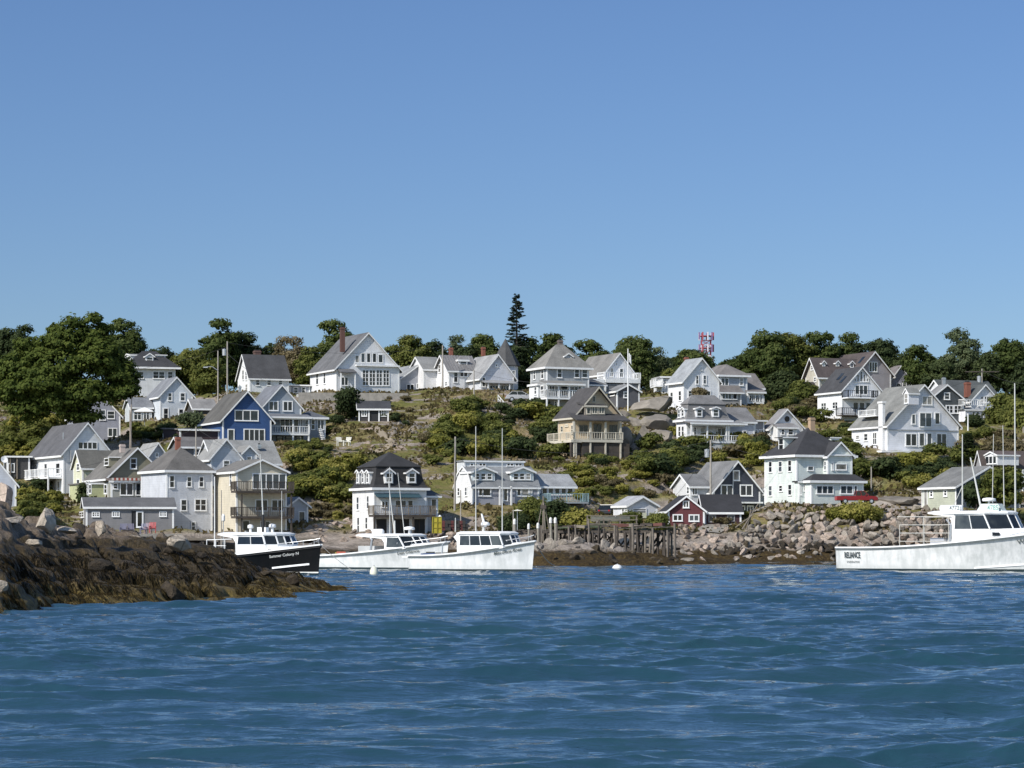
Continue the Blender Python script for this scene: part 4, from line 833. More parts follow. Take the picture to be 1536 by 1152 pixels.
def boulder(loc, s, label, group=None, mat=None, i=None, name='boulder', flat=1, rz=None, cat='boulder'):
    me = RM[rnd.randrange(10) if i is None else i]
    o = bpy.data.objects.new(name, me); C.objects.link(o); o.location = loc
    o.scale = (s*rnd.uniform(.85, 1.25), s*rnd.uniform(.8, 1.1), s*rnd.uniform(.75, 1.1)*flat) if not isinstance(s, tuple) else s
    o.rotation_euler = (rnd.uniform(-1, 1), rnd.uniform(-1, 1), rnd.uniform(0, 6.3)) if rz is None else (0, 0, rz)
    if mat: o.material_slots[0].link = 'OBJECT'; o.material_slots[0].material = mat
    return tag(o, label, cat, group)
nb = 0
for row in range(9):                          # riprap bank below the mint house
    for col in range(33):
        px = 1085+col*10.6+(row % 2)*5+rnd.uniform(-3, 3); t = (row+rnd.uniform(-.3, .3))/8
        if px < 1150 and row < 5*(1150-px)/65: continue
        top = max(762, 806-(px-1085)*.62) if px < 1150 else 764+(3 if px > 1300 else 0); py = top+(834-top)*t; p = ground(px, py)
        if p is None or nb > 262: continue
        s_ = rnd.uniform(.45, .85)*(1.1 if .2 < t < .8 else .85); low = t > .8
        boulder(p+Vector((0, 0, s_*.32)), s_, 'weed stained boulder at the water edge of the riprap bank' if low else 'angular grey tan granite block piled on the riprap bank below the mint house',
                'wet boulders at the foot of the riprap' if low else 'granite blocks of the riprap bank', DARKR if low and rnd.random() < .7 else (GRAN if rnd.random() < .35 else GREYL)); nb += 1
for n_, (xa, xb, ya, yb), (sa, sb), lab, grp in ((44, (470, 560, 780, 815), (.3, .8), 'rough grey brown rock on the shore between the cream house and the black mansard building', 'shore rocks left of the mansard building'),
        (36, (632, 690, 800, 822), (.3, .7), 'pinkish shore rock below the yellow crate, behind the middle boat', 'shore rocks below the yellow crate'),
        (44, (1010, 1095, 790, 835), (.35, .85), 'pinkish ledge rock on the beach below the red shed', 'beach rocks below the red shed'),
        (34, (1430, 1540, 770, 830), (.5, 1.0), 'rock on the bank behind the right boat', 'rocks behind the right boat')):
    k = 0
    while k < n_:
        p = ground(rnd.uniform(xa, xb), rnd.uniform(ya, yb)); k += 1
        if p is not None: boulder(p+Vector((0, 0, .05)), rnd.uniform(sa, sb), lab, grp, flat=.7)
k = 0
while k < 60:
    p = ground(rnd.uniform(792, 1015), rnd.uniform(814, 847)); k += 1
    if p is None: continue
    hi = p.z > 1.35; boulder(p+Vector((0, 0, .02)), rnd.uniform(.35, 1.0)*(1.2 if hi else .9), 'tan slab rock on top of the weedy point below the wharf' if hi else 'dark weedy rock on the point below the wharf', 'tan rocks below the wharf' if hi else 'weedy rocks below the wharf', GREYL if hi else DARKR, flat=.5, name='ledge_rock', cat='rock')
k = 0
while k < 80:
    p = ground(rnd.uniform(1015, 1440), rnd.uniform(830, 843)); k += 1
    if p is not None: boulder(p, rnd.uniform(.35, .95), 'small wet stone at the tide line below the riprap', 'wet stones at the tide line', rnd.choice((DARKR, GRAN, GREYL)), flat=.6)
# bare granite outcrops on the slope: px, py(base), D, half width m, half height, label
for i, (px, py, D, w, hh, lab, m_) in enumerate((
        (988, 634, 352, 3.4, 1.75, 'huge smooth rounded granite outcrop left of the white mansard cottage, largest of the slope', GREYR),
        (955, 634, 354, 1.5, 1.2, 'blocky granite outcrop left of the huge rounded one', GREYR),
        (978, 606, 362, 3.6, 1.4, 'grey outcrop beside the charcoal cottage, just above the huge rounded one', GREYR),
        (932, 625, 362, 2.0, 1.1, 'low outcrop at the foot of the charcoal cottage', GREYR),
        (965, 657, 344, 1.9, 2.0, 'tall cracked ledge below the blocky outcrop', GREYR),
        (995, 657, 344, 2.2, 1.3, 'shadowed ledge below the huge rounded outcrop', GREYR),
        (938, 655, 343, 1.5, 1.7, 'ledge touching the corner of the wraparound porch house', GREYR),
        (785, 608, 368, 2.2, 1.0, 'pale ledge beside the silver car', GREYR),
        (2, 755, 278, 1.7, 2.0, 'big rounded brown boulder at the left edge in front of the pale blue grey house', GRAN),
        (1345, 752, 304, 3.2, .75, 'long flat dark ledge right of the red pickup', GREYR),
        (1335, 690, 322, 1.3, .5, 'pale flat rock under the large steep gabled house', GRAN),
        (600, 622, 366, 2.6, .35, 'long pale ledge right of the black hut', GRAN), (650, 618, 368, 2.4, .3, 'pale ledge slab in the dry grass above the scrub', GRAN),
        (555, 660, 345, 1.6, .4, 'pale stone slab on the path below the black hut', GRAN), (600, 672, 338, 1.7, .5, 'heap of pale stone above the mansard roof', GRAN),
        (560, 645, 350, 1.4, .45, 'stone step ledge under the black hut', GRAN), (1035, 672, 336, .7, .5, 'small boulder left of the mansard cottage porch', GREYR))):
    p = P(px, py, D); boulder((p.x, p.y, p.z-.1), (w, w*.8, hh*1.5), lab, None, m_, i=i % 10, rz=rnd.uniform(-.4, .4), name='outcrop', cat='rock')
k = 0
while k < 38:
    p = ground(rnd.uniform(585, 670), rnd.uniform(636, 652)); k += 1
    if p is not None: boulder(p, rnd.uniform(.3, .75), 'pale grey stone in the row across the slope right of the black hut', 'pale stones above the scrub', GREYR)
k = 0
while k < 26:
    p = ground(rnd.uniform(535, 600), rnd.uniform(635, 680)); k += 1
    if p is not None: boulder(p, rnd.uniform(.25, .6), 'pale path stone below the black hut', 'path stones below the hut', flat=.5)
# retaining wall and road on the hilltop
p0, p1 = P(448, 604, 377), P(612, 604, 379)
wl = MB(); wl.box(0, (p1-p0).length, 0, .6, -2, 1.45); w_ = wl.build('retaining_wall', paint((.3, .28, .25), .9, var=.3)); w_.location = p0; w_.rotation_euler = (0, 0, math.atan2(p1.y-p0.y, p1.x-p0.x)); tag(w_, 'long grey brown retaining wall in front of the big white hilltop house', 'wall')
# ------------------------------------------------------------ foreground ledge
def ledge():
    xs = np.arange(-26, -5.2, .07); ys = np.arange(76, 137, .11); X, Y = np.meshgrid(xs, ys)
    px = 768+X/Y*FPX
    # crest height and front waterline by photo column
    cp = np.array([-400, -60, 0, 40, 75, 110, 150, 200, 250, 300, 330, 380, 420, 470, 510, 532, 545]); ct = np.array([750, 752, 756, 776, 778, 788, 786, 796, 802, 812, 822, 845, 858, 870, 880, 887, 896]); 
    wp = np.array([-400, 0, 100, 300, 400, 480, 532, 545]); wy = np.array([925, 920, 910, 904, 899, 893, 889, 889])
    Df = HC*FPX/(np.interp(px, wp, wy)-YH); Dc = Df+np.interp(px, [0, 300, 545], [17, 17, 5]); zc = HC+(YH-np.interp(px, cp, ct))/FPX*Dc
    t = (Y-Df)/(Dc-Df)
    zc = np.maximum(zc, .05); prof = np.where(t < 0, t*1.2, np.where(t < 1, np.clip(t, 0, 1)**.72, 1-((t-1)*.75)**2)); prof = np.maximum(prof, -3)
    z = zc*prof
    env = np.clip(t*4+.3, .25, 1)*np.clip(zc/2+.15, .2, 1)
    # tilted strata and joints
    u = X*.82+Y*.25; v = -X*.25+Y*.82
    fade = np.clip((548-px)/14, 0, 1)
    z += env*(-.24+fbm(u/4.5, v/2.4, 1, 5, .52, True)*.4+fbm(u/1.2, v/.8, 4, 4, .55, True)*.12+fbm(X*2.2, Y*2.2, 7, 4, .6)*.06+fbm(X/7, Y/7, 2, 2)*.25)
    zz = z+.22*fbm(u/3, v/3, 21, 2)+.16*u/3; q = .42; f = zz/q; fr = f-np.floor(f); st = (np.floor(f)+np.clip((fr-.62)/.3, 0, 1)**1.5)*q-(zz-z); z = np.where(z > .15, z*.5+st*.5, z)
    zz = z+.1*fbm(v/1.1, u/1.1, 31, 2); q = .16; f = zz/q; fr = f-np.floor(f); st = (np.floor(f)+np.clip((fr-.55)/.3, 0, 1))*q-(zz-z); z = np.where(z > .15, z*.6+st*.4, z)
    z = np.where(t < 0, np.minimum(z, .1+t*1.0), z)
    # vertical cracks
    cr = np.abs(pn(u/3.1, v/5.0, 12.3)); z -= env*np.clip(.07-cr, 0, 1)/.07*.38
    z = z*fade-1.5*(1-fade); z = np.where(t > 2.2, -1.5, z); z = np.maximum(z, -1.5); V, F_ = grid(xs, ys, z)
    m, nt, b = nodes('weed_covered_ledge'); o = coords(nt); s = nt.nodes.new('ShaderNodeSeparateXYZ'); nt.links.new(o, s.inputs[0])
    n1 = noise(nt, .55, 6, .65, o, .6); n2 = noise(nt, 2.6, 6, .72, coords(nt, 'Object', (1, 2.2, 1.2)), 1.2); n3 = noise(nt, 12, 4, .7, coords(nt, 'Object', (2.2, .7, .6)), 1.0)
    bare = ramp(nt, n2, [(.3, (.11, .08, .055)), (.5, (.25, .19, .135)), (.7, (.42, .34, .26))]); bare = mixc(nt, .5, bare, ramp(nt, n3, [(.3, (.6,)*3), (.7, (1.1,)*3)]), 'MULTIPLY')
    weed = ramp(nt, n2, [(.3, (.018, .013, .007)), (.5, (.062, .044, .02)), (.68, (.17, .12, .058))])
    low = ramp(nt, n2, [(.3, (.05, .035, .008)), (.5, (.17, .12, .028)), (.7, (.36, .26, .07))])
    lf = ramp(nt, math_(nt, 'MULTIPLY', math_(nt, 'ADD', s.outputs[2], math_(nt, 'MULTIPLY', n1, 1.4)), .5), [(.48, (1,)*3), (.75, (0,)*3)])
    weed = mixc(nt, lf, weed, low); weed = mixc(nt, .7, weed, ramp(nt, n3, [(.3, (.45,)*3), (.7, (1.5,)*3)]), 'MULTIPLY')
    hf = math_(nt, 'MULTIPLY', math_(nt, 'ADD', s.outputs[2], math_(nt, 'MULTIPLY', n1, 1.6)), .2); bf = ramp(nt, hf, [(.62, (0,)*3), (.65, (1,)*3)])
    pt = ramp(nt, math_(nt, 'ADD', math_(nt, 'MULTIPLY', noise(nt, .8, 3, .5, o), 1), math_(nt, 'MULTIPLY', s.outputs[2], .02)), [(.7, (0,)*3), (.72, (.6,)*3)])
    bf = math_(nt, 'MAXIMUM', bf, pt)
    nt.links.new(mixc(nt, bf, weed, bare), b.inputs['Base Color']); b.inputs['Roughness'].default_value = .55; b.inputs['Specular IOR Level'].default_value = .35
    bump(nt, b, math_(nt, 'ADD', math_(nt, 'MULTIPLY', n3, .5), n2), 1, .25)
    L = fastmesh('rock_ledge', V, F_, m, smooth=False); tag(L, 'low dark rock ledge covered in brown seaweed, sloping into the water at left', 'rock ledge')
    # hanging weed strands
    rs = np.random.RandomState(5); n = 80000; i = rs.randint(3, z.shape[0]-3, n*3); j = rs.randint(3, z.shape[1]-3, n*3)
    zz = z[i, j]; tt = t[i, j]; patch = fbm(X[i, j]/1.6, Y[i, j]/1.6, 5, 3)
    lim = np.where(px[i, j] > 330, 9, 1.75)
    ok = (zz > -.02) & (zz < lim) & (tt < 1.1) & (patch > -.22); i, j, zz = i[ok][:n], j[ok][:n], zz[ok][:n]
    gx = (z[i, j+2]-z[i, j-2])/(4*.07); gy = (z[i+2, j]-z[i-2, j])/(4*.11); L_ = rs.uniform(.1, .34, len(i)); dn = np.stack([-gx, -gy], 1); dn /= (np.linalg.norm(dn, axis=1)[:, None]+.25)
    dn[:, 1] -= .55; dn[:, 0] += rs.normal(size=len(i))*.3; p0 = np.stack([X[i, j], Y[i, j], zz+.05], 1); p1 = p0.copy(); p1[:, :2] += dn*L_[:, None]*.8; sl = gx*dn[:, 0]+gy*dn[:, 1]; p1[:, 2] = np.minimum(p0[:, 2]+np.clip(sl*L_*.8, -.5, .1)-.02, p0[:, 2]); p1[:, 2] = np.maximum(p1[:, 2], -.03)
    w = np.stack([rs.uniform(.007, .02, len(i)), np.zeros(len(i)), rs.uniform(-.01, .01, len(i))], 1); V = np.concatenate([p0-w, p0+w, p1+w*.6, p1-w*.6], 1).reshape(-1, 3); q = np.arange(len(i))*4
    mw = leafmat('seaweed', (.012, .009, .004), (.06, .043, .014), (.22, .16, .048)); tint = np.repeat(np.clip(rs.rand(len(i))*.7-np.clip(zz, 0, 1.2)*.5+.3, 0, 1), 4)
    sw = fastmesh('seaweed', V, np.stack([q, q+1, q+2, q+3], 1), mw, tint); tag(sw, 'brown rockweed hanging over the foreground ledge', 'seaweed', kind='stuff')
    Zf = lambda x, y: float(z[min(max(int((y-76)/.11), 0), z.shape[0]-1), min(max(int((x+26)/.07), 0), z.shape[1]-1)])
    return Zf
LZ = ledge()
WEEDY = rockmat('weedy_ledge_block', (.012, .01, .007), (.045, .033, .02), (.13, .1, .065), 1.6, 1.0)
BARE = rockmat('pale_ledge_granite', (.2, .165, .13), (.4, .34, .27), (.58, .51, .42), .9, .6)
PZ = {268: (828, 106), 70: (803, 101), 150: (806, 103), 100: (800, 102), 15: (806, 97), 50: (820, 95), 205: (822, 107)}
for px, D, w, hh, lab, i in ((268, 112, .74, .5, 'pale rounded boulder sitting on the dark ledge near the black boat, brightest on the ledge', 0), (70, 106, .8, .72, 'sharp pointed pale rock standing highest on the ledge', 3), (150, 108, .5, .42, 'small pointed rock in front of the long grey shed', 5),
                         (100, 107, .8, .18, 'flat pale slab between the two pointed rocks', 4), (15, 100, .8, .2, 'flat pale slab at the left edge of the ledge', 2), (170, 90.5, .28, .42, 'pale block low on the ledge just above the waterline', 6), (50, 96, .5, .18, 'low pale slab on the ledge below the pointed rock', 7), (0, 83.5, .35, .25, 'small wet rock at the waterline on the left edge', 8), (205, 111, .35, .2, 'little pale stone left of the bright rounded boulder', 1)):
    x = (px-768)/FPX*D; q_ = PZ.get(px); zz_ = LZ(x, D)+hh*.25
    if q_: D = q_[1]; p_ = P(px, q_[0], D); x = p_.x; zz_ = max(p_.z+hh*.75, LZ(x, D)+hh*.3)
    boulder((x, D, zz_), (w, w*.7, hh*(1.3)), lab, None, BARE, i=i, rz=.4*i, cat='rock')

k = 0
while k < 24:
    px = rnd.uniform(-40, 440); D = rnd.uniform(92, 116); x = (px-768)/FPX*D; z_ = LZ(x, D); k += 1
    if z_ < .25 or z_ > 2.5: continue
    hi = z_ > 2.6; w = rnd.uniform(.25, .75); o = boulder((x, D, z_+.02), (w*1.3, w, w*rnd.uniform(.5, .95)), 'pale broken ledge block on the upper left of the rock' if hi else 'dark weedy block jutting from the seaweed ledge', 'pale blocks on the ledge' if hi else 'dark blocks of the ledge', BARE if hi else WEEDY, name='ledge_block', cat='rock', rz=rnd.uniform(0, 6)); o.rotation_euler = (rnd.uniform(-.5, .5), rnd.uniform(-.5, .5), rnd.uniform(0, 6))

def ribbon(name, pts, w, col):
    V = []; n = len(pts); P_ = [P(*q) for q in pts]; Q = []
    for a, b in zip(P_[:-1], P_[1:]):
        for i in range(12): Q.append(a.lerp(b, i/12))
    Q.append(P_[-1]); L_ = []
    for i, q in enumerate(Q):
        d = (Q[min(i+1, len(Q)-1)]-Q[max(i-1, 0)]); d.z = 0; d.normalize(); s_ = Vector((-d.y, d.x, 0))
        for k in (-1, -.5, 0, .5, 1): v = q+s_*w/2*k; V.append((v.x, v.y, 0))
    V = np.array(V); V[:, 2] = terrain(V[:, 0], V[:, 1])+.14
    m = len(Q); F = [[i*5+j, i*5+j+1, (i+1)*5+j+1, (i+1)*5+j] for i in range(m-1) for j in range(4)]
    o = fastmesh(name, V, F, paint(col, .95, var=.35, name='gravel'), smooth=True); tag(o, kind='structure')
ribbon('road', [(170, 655, 352), (230, 650, 353), (300, 646, 356), (330, 640, 360)], 3.2, (.27, .245, .21))
ribbon('gravel_ramp', [(1062, 792, 291), (1095, 780, 296), (1130, 770, 300), (1142, 762, 304)], 2.8, (.25, .23, .2))
ribbon('parking_area', [(1300, 757, 300), (1350, 752, 303), (1400, 752, 304)], 4.5, (.33, .29, .25))
ribbon('path', [(560, 640, 352), (572, 655, 346), (590, 668, 340), (560, 685, 334), (470, 690, 331)], 1.2, (.33, .27, .19))
# ------------------------------------------------------------ vegetation
LEAF = {
 'tree': leafmat('tree_leaves', (0.029, 0.046, 0.013), (0.078, 0.108, 0.030), (0.152, 0.180, 0.057)),
 'big': leafmat('big_tree_leaves', (0.024, 0.041, 0.009), (0.073, 0.104, 0.022), (0.152, 0.186, 0.041)),
 'dark': leafmat('dark_leaves', (0.022, 0.036, 0.015), (0.054, 0.077, 0.030), (0.104, 0.130, 0.051)),
 'pale': leafmat('pale_leaves', (0.049, 0.070, 0.032), (0.110, 0.142, 0.071), (0.201, 0.234, 0.121)),
 'olive': leafmat('olive_scrub_leaves', (0.106, 0.115, 0.020), (0.244, 0.242, 0.051), (0.428, 0.381, 0.113)),
 'scrub': leafmat('scrub_leaves', (0.046, 0.063, 0.015), (0.130, 0.149, 0.037), (0.259, 0.264, 0.076)),
 'brown': leafmat('brown_scrub_leaves', (0.061, 0.054, 0.025), (0.159, 0.134, 0.069), (0.281, 0.234, 0.138)),
 'spruce': leafmat('spruce_needles', (0.015, 0.028, 0.018), (0.041, 0.067, 0.046), (0.085, 0.120, 0.081)),
}
BARK = paint((.13, .105, .085), .95, var=.4, name='bark')
PBARK = paint((.3, .26, .22), .95, var=.3, name='pale_bark')
def leaves(clumps, per, size, rs, out=.45):
    # clumps: array (cx,cy,cz,r, nx,ny,nz)
    c = np.repeat(clumps, per, 0); n = len(c); d = rs.normal(size=(n, 3)); d /= np.linalg.norm(d, axis=1)[:, None]
    pos = c[:, :3]+d*(c[:, 3]*rs.uniform(.35, 1.05, n)**.7)[:, None]*np.array([1.15, 1.15, .75])
    nr = d*.7+c[:, 4:7]*.8+rs.normal(size=(n, 3))*.38+np.array([0, 0, .35]); nr /= np.linalg.norm(nr, axis=1)[:, None]
    a = np.cross(nr, rs.normal(size=(n, 3))); a /= np.linalg.norm(a, axis=1)[:, None]; b = np.cross(nr, a)
    s = (size*rs.uniform(.55, 1.35, n))[:, None]; a = a*s; b = b*s*.75
    V = np.stack([pos-a, pos-b*.9, pos+a*1.1, pos+b], 1).reshape(-1, 3); q = np.arange(n)*4
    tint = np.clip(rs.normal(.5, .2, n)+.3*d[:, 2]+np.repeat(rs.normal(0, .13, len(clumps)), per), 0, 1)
    return V, np.stack([q, q+1, q+2, q+3], 1), np.repeat(tint, 4)
def clumpset(lobes, rs, cr, dens):
    out = []
    for (x, y, z, rx, ry, rz) in lobes:
        n = max(5, int(dens*(rx*rz+rx*ry)/(cr*cr)))
        d = rs.normal(size=(n, 3)); d[:, 2] = np.where(d[:, 2] < -.2*np.abs(d[:, 0]), -d[:, 2]*.6, d[:, 2]); d /= np.linalg.norm(d, axis=1)[:, None]
        r = rs.uniform(.45, 1, n)**.5; p = np.stack([x+d[:, 0]*rx*r, y+d[:, 1]*ry*r, z+d[:, 2]*rz*r], 1)
        out.append(np.concatenate([p, (cr*rs.uniform(.65, 1.35, n))[:, None], d], 1))
        m = max(3, n//4); d = rs.normal(size=(m, 3)); d /= np.linalg.norm(d, axis=1)[:, None]; r = rs.uniform(.1, .55, m)
        p = np.stack([x+d[:, 0]*rx*r, y+d[:, 1]*ry*r, z+d[:, 2]*rz*r], 1); out.append(np.concatenate([p, np.full((m, 1), cr*1.7), d], 1))
    return np.concatenate(out)
def tree(px, top, bot, w, D, label, mat='tree', seed=0, cat='tree', group=None, trunk=True, crown=.78, lobes=None, name='broadleaf_tree', bark=None, dens=1.25, leaf=.2, base=None):
    s = FPX/D; rs = np.random.RandomState(seed+int(abs(px))*7+int(top)); H = (bot-top)/s; Wd = w/s
    pb = base if base is not None else P(px, bot, D); r = empty(name, pb, 0, label, cat, group)
    if lobes is None:
        lobes = []; cz = H*(1-crown/2); n = 12+int(Wd*1.6)
        lobes.append((0, 0, cz, Wd*.43, Wd*.38, H*crown*.43))
        for i in range(n):
            a = rs.uniform(0, 6.28); q = rs.uniform(.3, .62); u = rs.uniform(-.75, .8); k = math.sqrt(max(.1, 1-u*u*.8))
            rr = Wd*rs.uniform(.1, .2); lobes.append((math.cos(a)*q*Wd*.62*k, math.sin(a)*q*Wd*.5*k, cz+u*H*crown*.36, rr, rr, rr*rs.uniform(.6, .9)))
        lobes.append((rs.uniform(-.15, .15)*Wd, 0, H-Wd*.2, Wd*.3, Wd*.25, Wd*.19))
    else: lobes = [((a-px)/s, dy, (bot-b)/s, rx/s, max(rx, rz)/s*.8, rz/s) for a, b, rx, rz, dy in lobes]
    cl = clumpset(lobes, rs, .62 if Wd > 3 else .42, dens*1.25)
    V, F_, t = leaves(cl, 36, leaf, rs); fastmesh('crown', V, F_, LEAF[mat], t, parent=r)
    if trunk:
        m = MB(); m.tube([(0, 0, -1.0), (.05*Wd*rs.normal()*.3, 0, H*.3), (rs.normal()*.05*Wd, 0, H*.72)], max(.12, H*.028), .06, 8)
        for i in range(6):
            lb = lobes[min(i+1, len(lobes)-1)]; m.tube([(0, 0, H*(.2+.06*i)), (lb[0]*.5, lb[1]*.5, (lb[2]+H*(.25+.05*i))*.5), (lb[0], lb[1], lb[2])], H*.014, .03, 5)
        m.build('trunk', bark or BARK, r)
    return r
def conifer(px, top, bot, w, D, label, seed=1, dens=1.0, mat='spruce', name='spruce_tree', gap=.55, cat='tree'):
    s = FPX/D; H = (bot-top)/s; R0 = w/s/2; rs = np.random.RandomState(seed); r = empty(name, P(px, bot, D), 0, label, cat)
    Vs, Fs, T, n0 = [], [], [], 0; z = H*.12; m = MB(); m.tube([(0, 0, -1), (0, 0, H*.5), (0, 0, H*.97)], H*.018+.05, .03, 8)
    while z < H*.985:
        k = z/H; rad = R0*min(1, (1-k)**.72*1.12)*(.75 if k < .2 else 1); nbr = max(3, int(5*dens))
        for j in range(nbr):
            a = rs.uniform(0, 6.28); zb = z; z = z+rs.uniform(-.5, .5)*gap; L_ = rad*rs.uniform(.45, 1.15)+.12; tip = np.array([math.cos(a)*L_, math.sin(a)*L_, -L_*.12+rs.uniform(-.1, .12)+L_*.1])
            if L_ > .5: m.beam((0, 0, z), (tip[0]*.9, tip[1]*.9, z+tip[2]*.9), .05)
            ns = int(16+L_*26); u = rs.uniform(.12, 1, ns)**.8; sway = (rs.uniform(-1, 1, ns))*(.1+.26*L_*(1-u*.75)); per = np.array([-math.sin(a), math.cos(a), 0])
            p = np.array([0, 0, z])+u[:, None]*tip+sway[:, None]*per; p[:, 2] -= np.abs(sway)*.25+rs.uniform(0, .14, ns); p[:, 2] += u*u*L_*.1
            d = per*np.sign(sway)[:, None]*.8+np.array([math.cos(a), math.sin(a), -.35]); d = d+rs.normal(size=(ns, 3))*.2; d /= np.linalg.norm(d, axis=1)[:, None]; e = np.cross(d, [0, 0, 1]+rs.normal(size=(ns, 3))*.5); e /= np.linalg.norm(e, axis=1)[:, None]
            l, wd = .24*rs.uniform(.7, 1.3, (ns, 1)), .085; V = np.stack([p-e*wd, p+e*wd, p+d*l+e*wd*.5, p+d*l-e*wd*.5], 1).reshape(-1, 3); q = n0+np.arange(ns)*4; n0 += 4*ns
            Vs.append(V); Fs.append(np.stack([q, q+1, q+2, q+3], 1)); T.append(np.repeat(rs.uniform(.1, .9, ns), 4)); z = zb
        z += rs.uniform(.7, 1.1)*gap*(.65 if k > .75 else 1)
    fastmesh('crown', np.concatenate(Vs), np.concatenate(Fs), LEAF[mat], np.concatenate(T), parent=r); m.build('trunk', BARK, r); return r
# the big tree at the left
tree(112, 470, 668, 200, 338, 'huge spreading broadleaf tree that fills the upper left, largest tree in the scene', 'big', 3, leaf=.21, dens=1.5, lobes=[
    (100, 520, 42, 30, 0), (62, 535, 38, 30, 1), (30, 560, 38, 32, 0), (135, 510, 30, 28, 1), (150, 545, 38, 38, -1), (105, 560, 50, 42, 0), (60, 585, 48, 36, -2), (18, 600, 34, 34, -1), (185, 570, 24, 30, 0), (192, 588, 20, 16, 0),
    (130, 600, 42, 34, -1), (90, 610, 42, 30, -1), (45, 620, 34, 24, -1), (110, 487, 16, 14, 0), (140, 482, 15, 12, 0), (85, 498, 14, 12, 0), (155, 495, 12, 14, 1), (40, 520, 16, 14, 0), (0, 570, 30, 30, 1), (125, 628, 28, 14, 0), (165, 562, 32, 30, 0), (170, 590, 28, 24, 1), (158, 535, 24, 22, 1)])
tree(196, 590, 680, 20, 330, 'slim pale bare trunked tree standing in front of the sunshade house', 'big', 4, lobes=[(190, 592, 14, 7, 0), (198, 586, 9, 6, 0)], bark=PBARK)
rows = [  # px top bottom width D mat label
 (12, 492, 600, 60, 400, 'dark', 'dark ragged tree on the skyline at the far left edge'), (35, 488, 590, 34, 396, 'dark', 'dark narrow skyline tree just left of the huge tree'),
 (190, 478, 600, 60, 405, 'tree', 'round topped tree rising behind the huge tree, above the dark hipped roof'),
 (240, 520, 606, 60, 412, 'dark', 'low dark tree right behind the dark hipped roof'), (280, 522, 612, 56, 402, 'scrub', 'dull green tree left of the street lamp'), (312, 540, 618, 50, 396, 'scrub', 'bushy tree behind the street lamp'),
 (335, 478, 605, 46, 406, 'tree', 'tall tree with a flat tuft on top, behind the twin utility poles'), (365, 498, 605, 66, 410, 'dark', 'wide dark tree left of the white hall'), (318, 505, 600, 44, 409, 'tree', 'lower tree left of the tall tufted tree'),
 (402, 515, 600, 44, 412, 'dark', 'dark tree behind the roof of the white hall'), (425, 503, 600, 34, 410, 'brown', 'thin brownish tree right of the white hall'), (447, 505, 600, 34, 408, 'brown', 'second brownish thin tree, nearer the big white house'), (462, 520, 600, 40, 404, 'scrub', 'bushy tree touching the left roof edge of the big white house'),
 (505, 479, 600, 60, 412, 'tree', 'dark round tree behind the brick chimney of the big white house'),
 (585, 516, 600, 46, 410, 'scrub', 'low tree right of the big white gable'), (622, 503, 600, 54, 410, 'scrub', 'wide tree above the low grey garage'), (655, 512, 600, 44, 412, 'dark', 'dark tree above the metal roofed house'), (684, 503, 600, 26, 414, 'pale', 'thin pale tree above the metal roof'), (702, 518, 600, 46, 408, 'dark', 'dark bush like tree left of the turret'),
 (728, 502, 600, 58, 410, 'tree', 'round tree just left of the witch hat turret'), (797, 505, 612, 60, 406, 'tree', 'round tree between the spruce and the three storey house'), (825, 500, 600, 50, 412, 'tree', 'round tree behind the pyramid roof'), (775, 520, 618, 42, 396, 'dark', 'dark tree at the right of the turret house wall'), (852, 520, 600, 40, 410, 'dark', 'small tree at the right of the pyramid roof'),
 (888, 509, 600, 54, 410, 'tree', 'round tree left behind the deck house'), (950, 504, 612, 78, 408, 'tree', 'large dome shaped tree behind the flagpole'), (990, 522, 600, 26, 414, 'pale', 'thin airy tree right of the large dome shaped tree'), (990, 560, 612, 40, 396, 'dark', 'low dark tree above the small white outbuilding'), (1008, 555, 606, 40, 394, 'scrub', 'bushy tree left of the pale roofed white house'), (1038, 522, 600, 56, 402, 'tree', 'spreading tree behind the pale roof, below the red tower'),
 (1112, 535, 610, 60, 412, 'tree', 'tree behind the hipped roof house, left end of the long tree belt'), (1150, 495, 625, 78, 408, 'tree', 'tallest tree at the left of the long tree belt'), (1190, 500, 625, 70, 412, 'scrub', 'yellowish green tree in the middle of the tree belt'), (1232, 496, 620, 62, 414, 'tree', 'tall tree above the brown roofs'), (1268, 500, 600, 44, 418, 'tree', 'tree right of centre above the brown roofs'), (1170, 555, 640, 60, 396, 'dark', 'low dark tree in front of the tree belt'), (1205, 570, 640, 50, 392, 'scrub', 'bushy tree left of the brown roofed house'), (1125, 575, 636, 50, 392, 'dark', 'dark bushy tree right of the hipped roof house'), (1290, 515, 600, 36, 416, 'dark', 'small dark tree above the brown ridge'),
 (1322, 508, 600, 62, 414, 'dark', 'dark rounded tree right of the brown gable'), (1350, 530, 600, 40, 412, 'dark', 'low dark tree above the lilac grey house'), (1378, 518, 604, 52, 404, 'tree', 'tree with a flat pale top behind the steep gabled house'), (1408, 540, 604, 54, 402, 'dark', 'dark broad tree above the dark green grey house'), (1447, 493, 604, 60, 406, 'pale', 'tall pale green tree near the right edge'), (1480, 530, 604, 46, 402, 'dark', 'dark tree behind the rail topped house'),
 (1510, 508, 612, 74, 404, 'tree', 'big dark green tree at the right edge of the skyline'), (1535, 540, 640, 44, 394, 'dark', 'dark tree cut by the right edge'),
 (1505, 590, 668, 60, 366, 'scrub', 'scraggly tree at the right edge below the rail topped house'), (1532, 600, 690, 50, 360, 'scrub', 'scraggly tree with bare limbs at the right edge'),
 (1500, 700, 772, 74, 291, 'scrub', 'dark leafy tree in front of the sage building behind the right boat'), (1465, 722, 768, 32, 291, 'dark', 'dark bush against the sage building'),
]
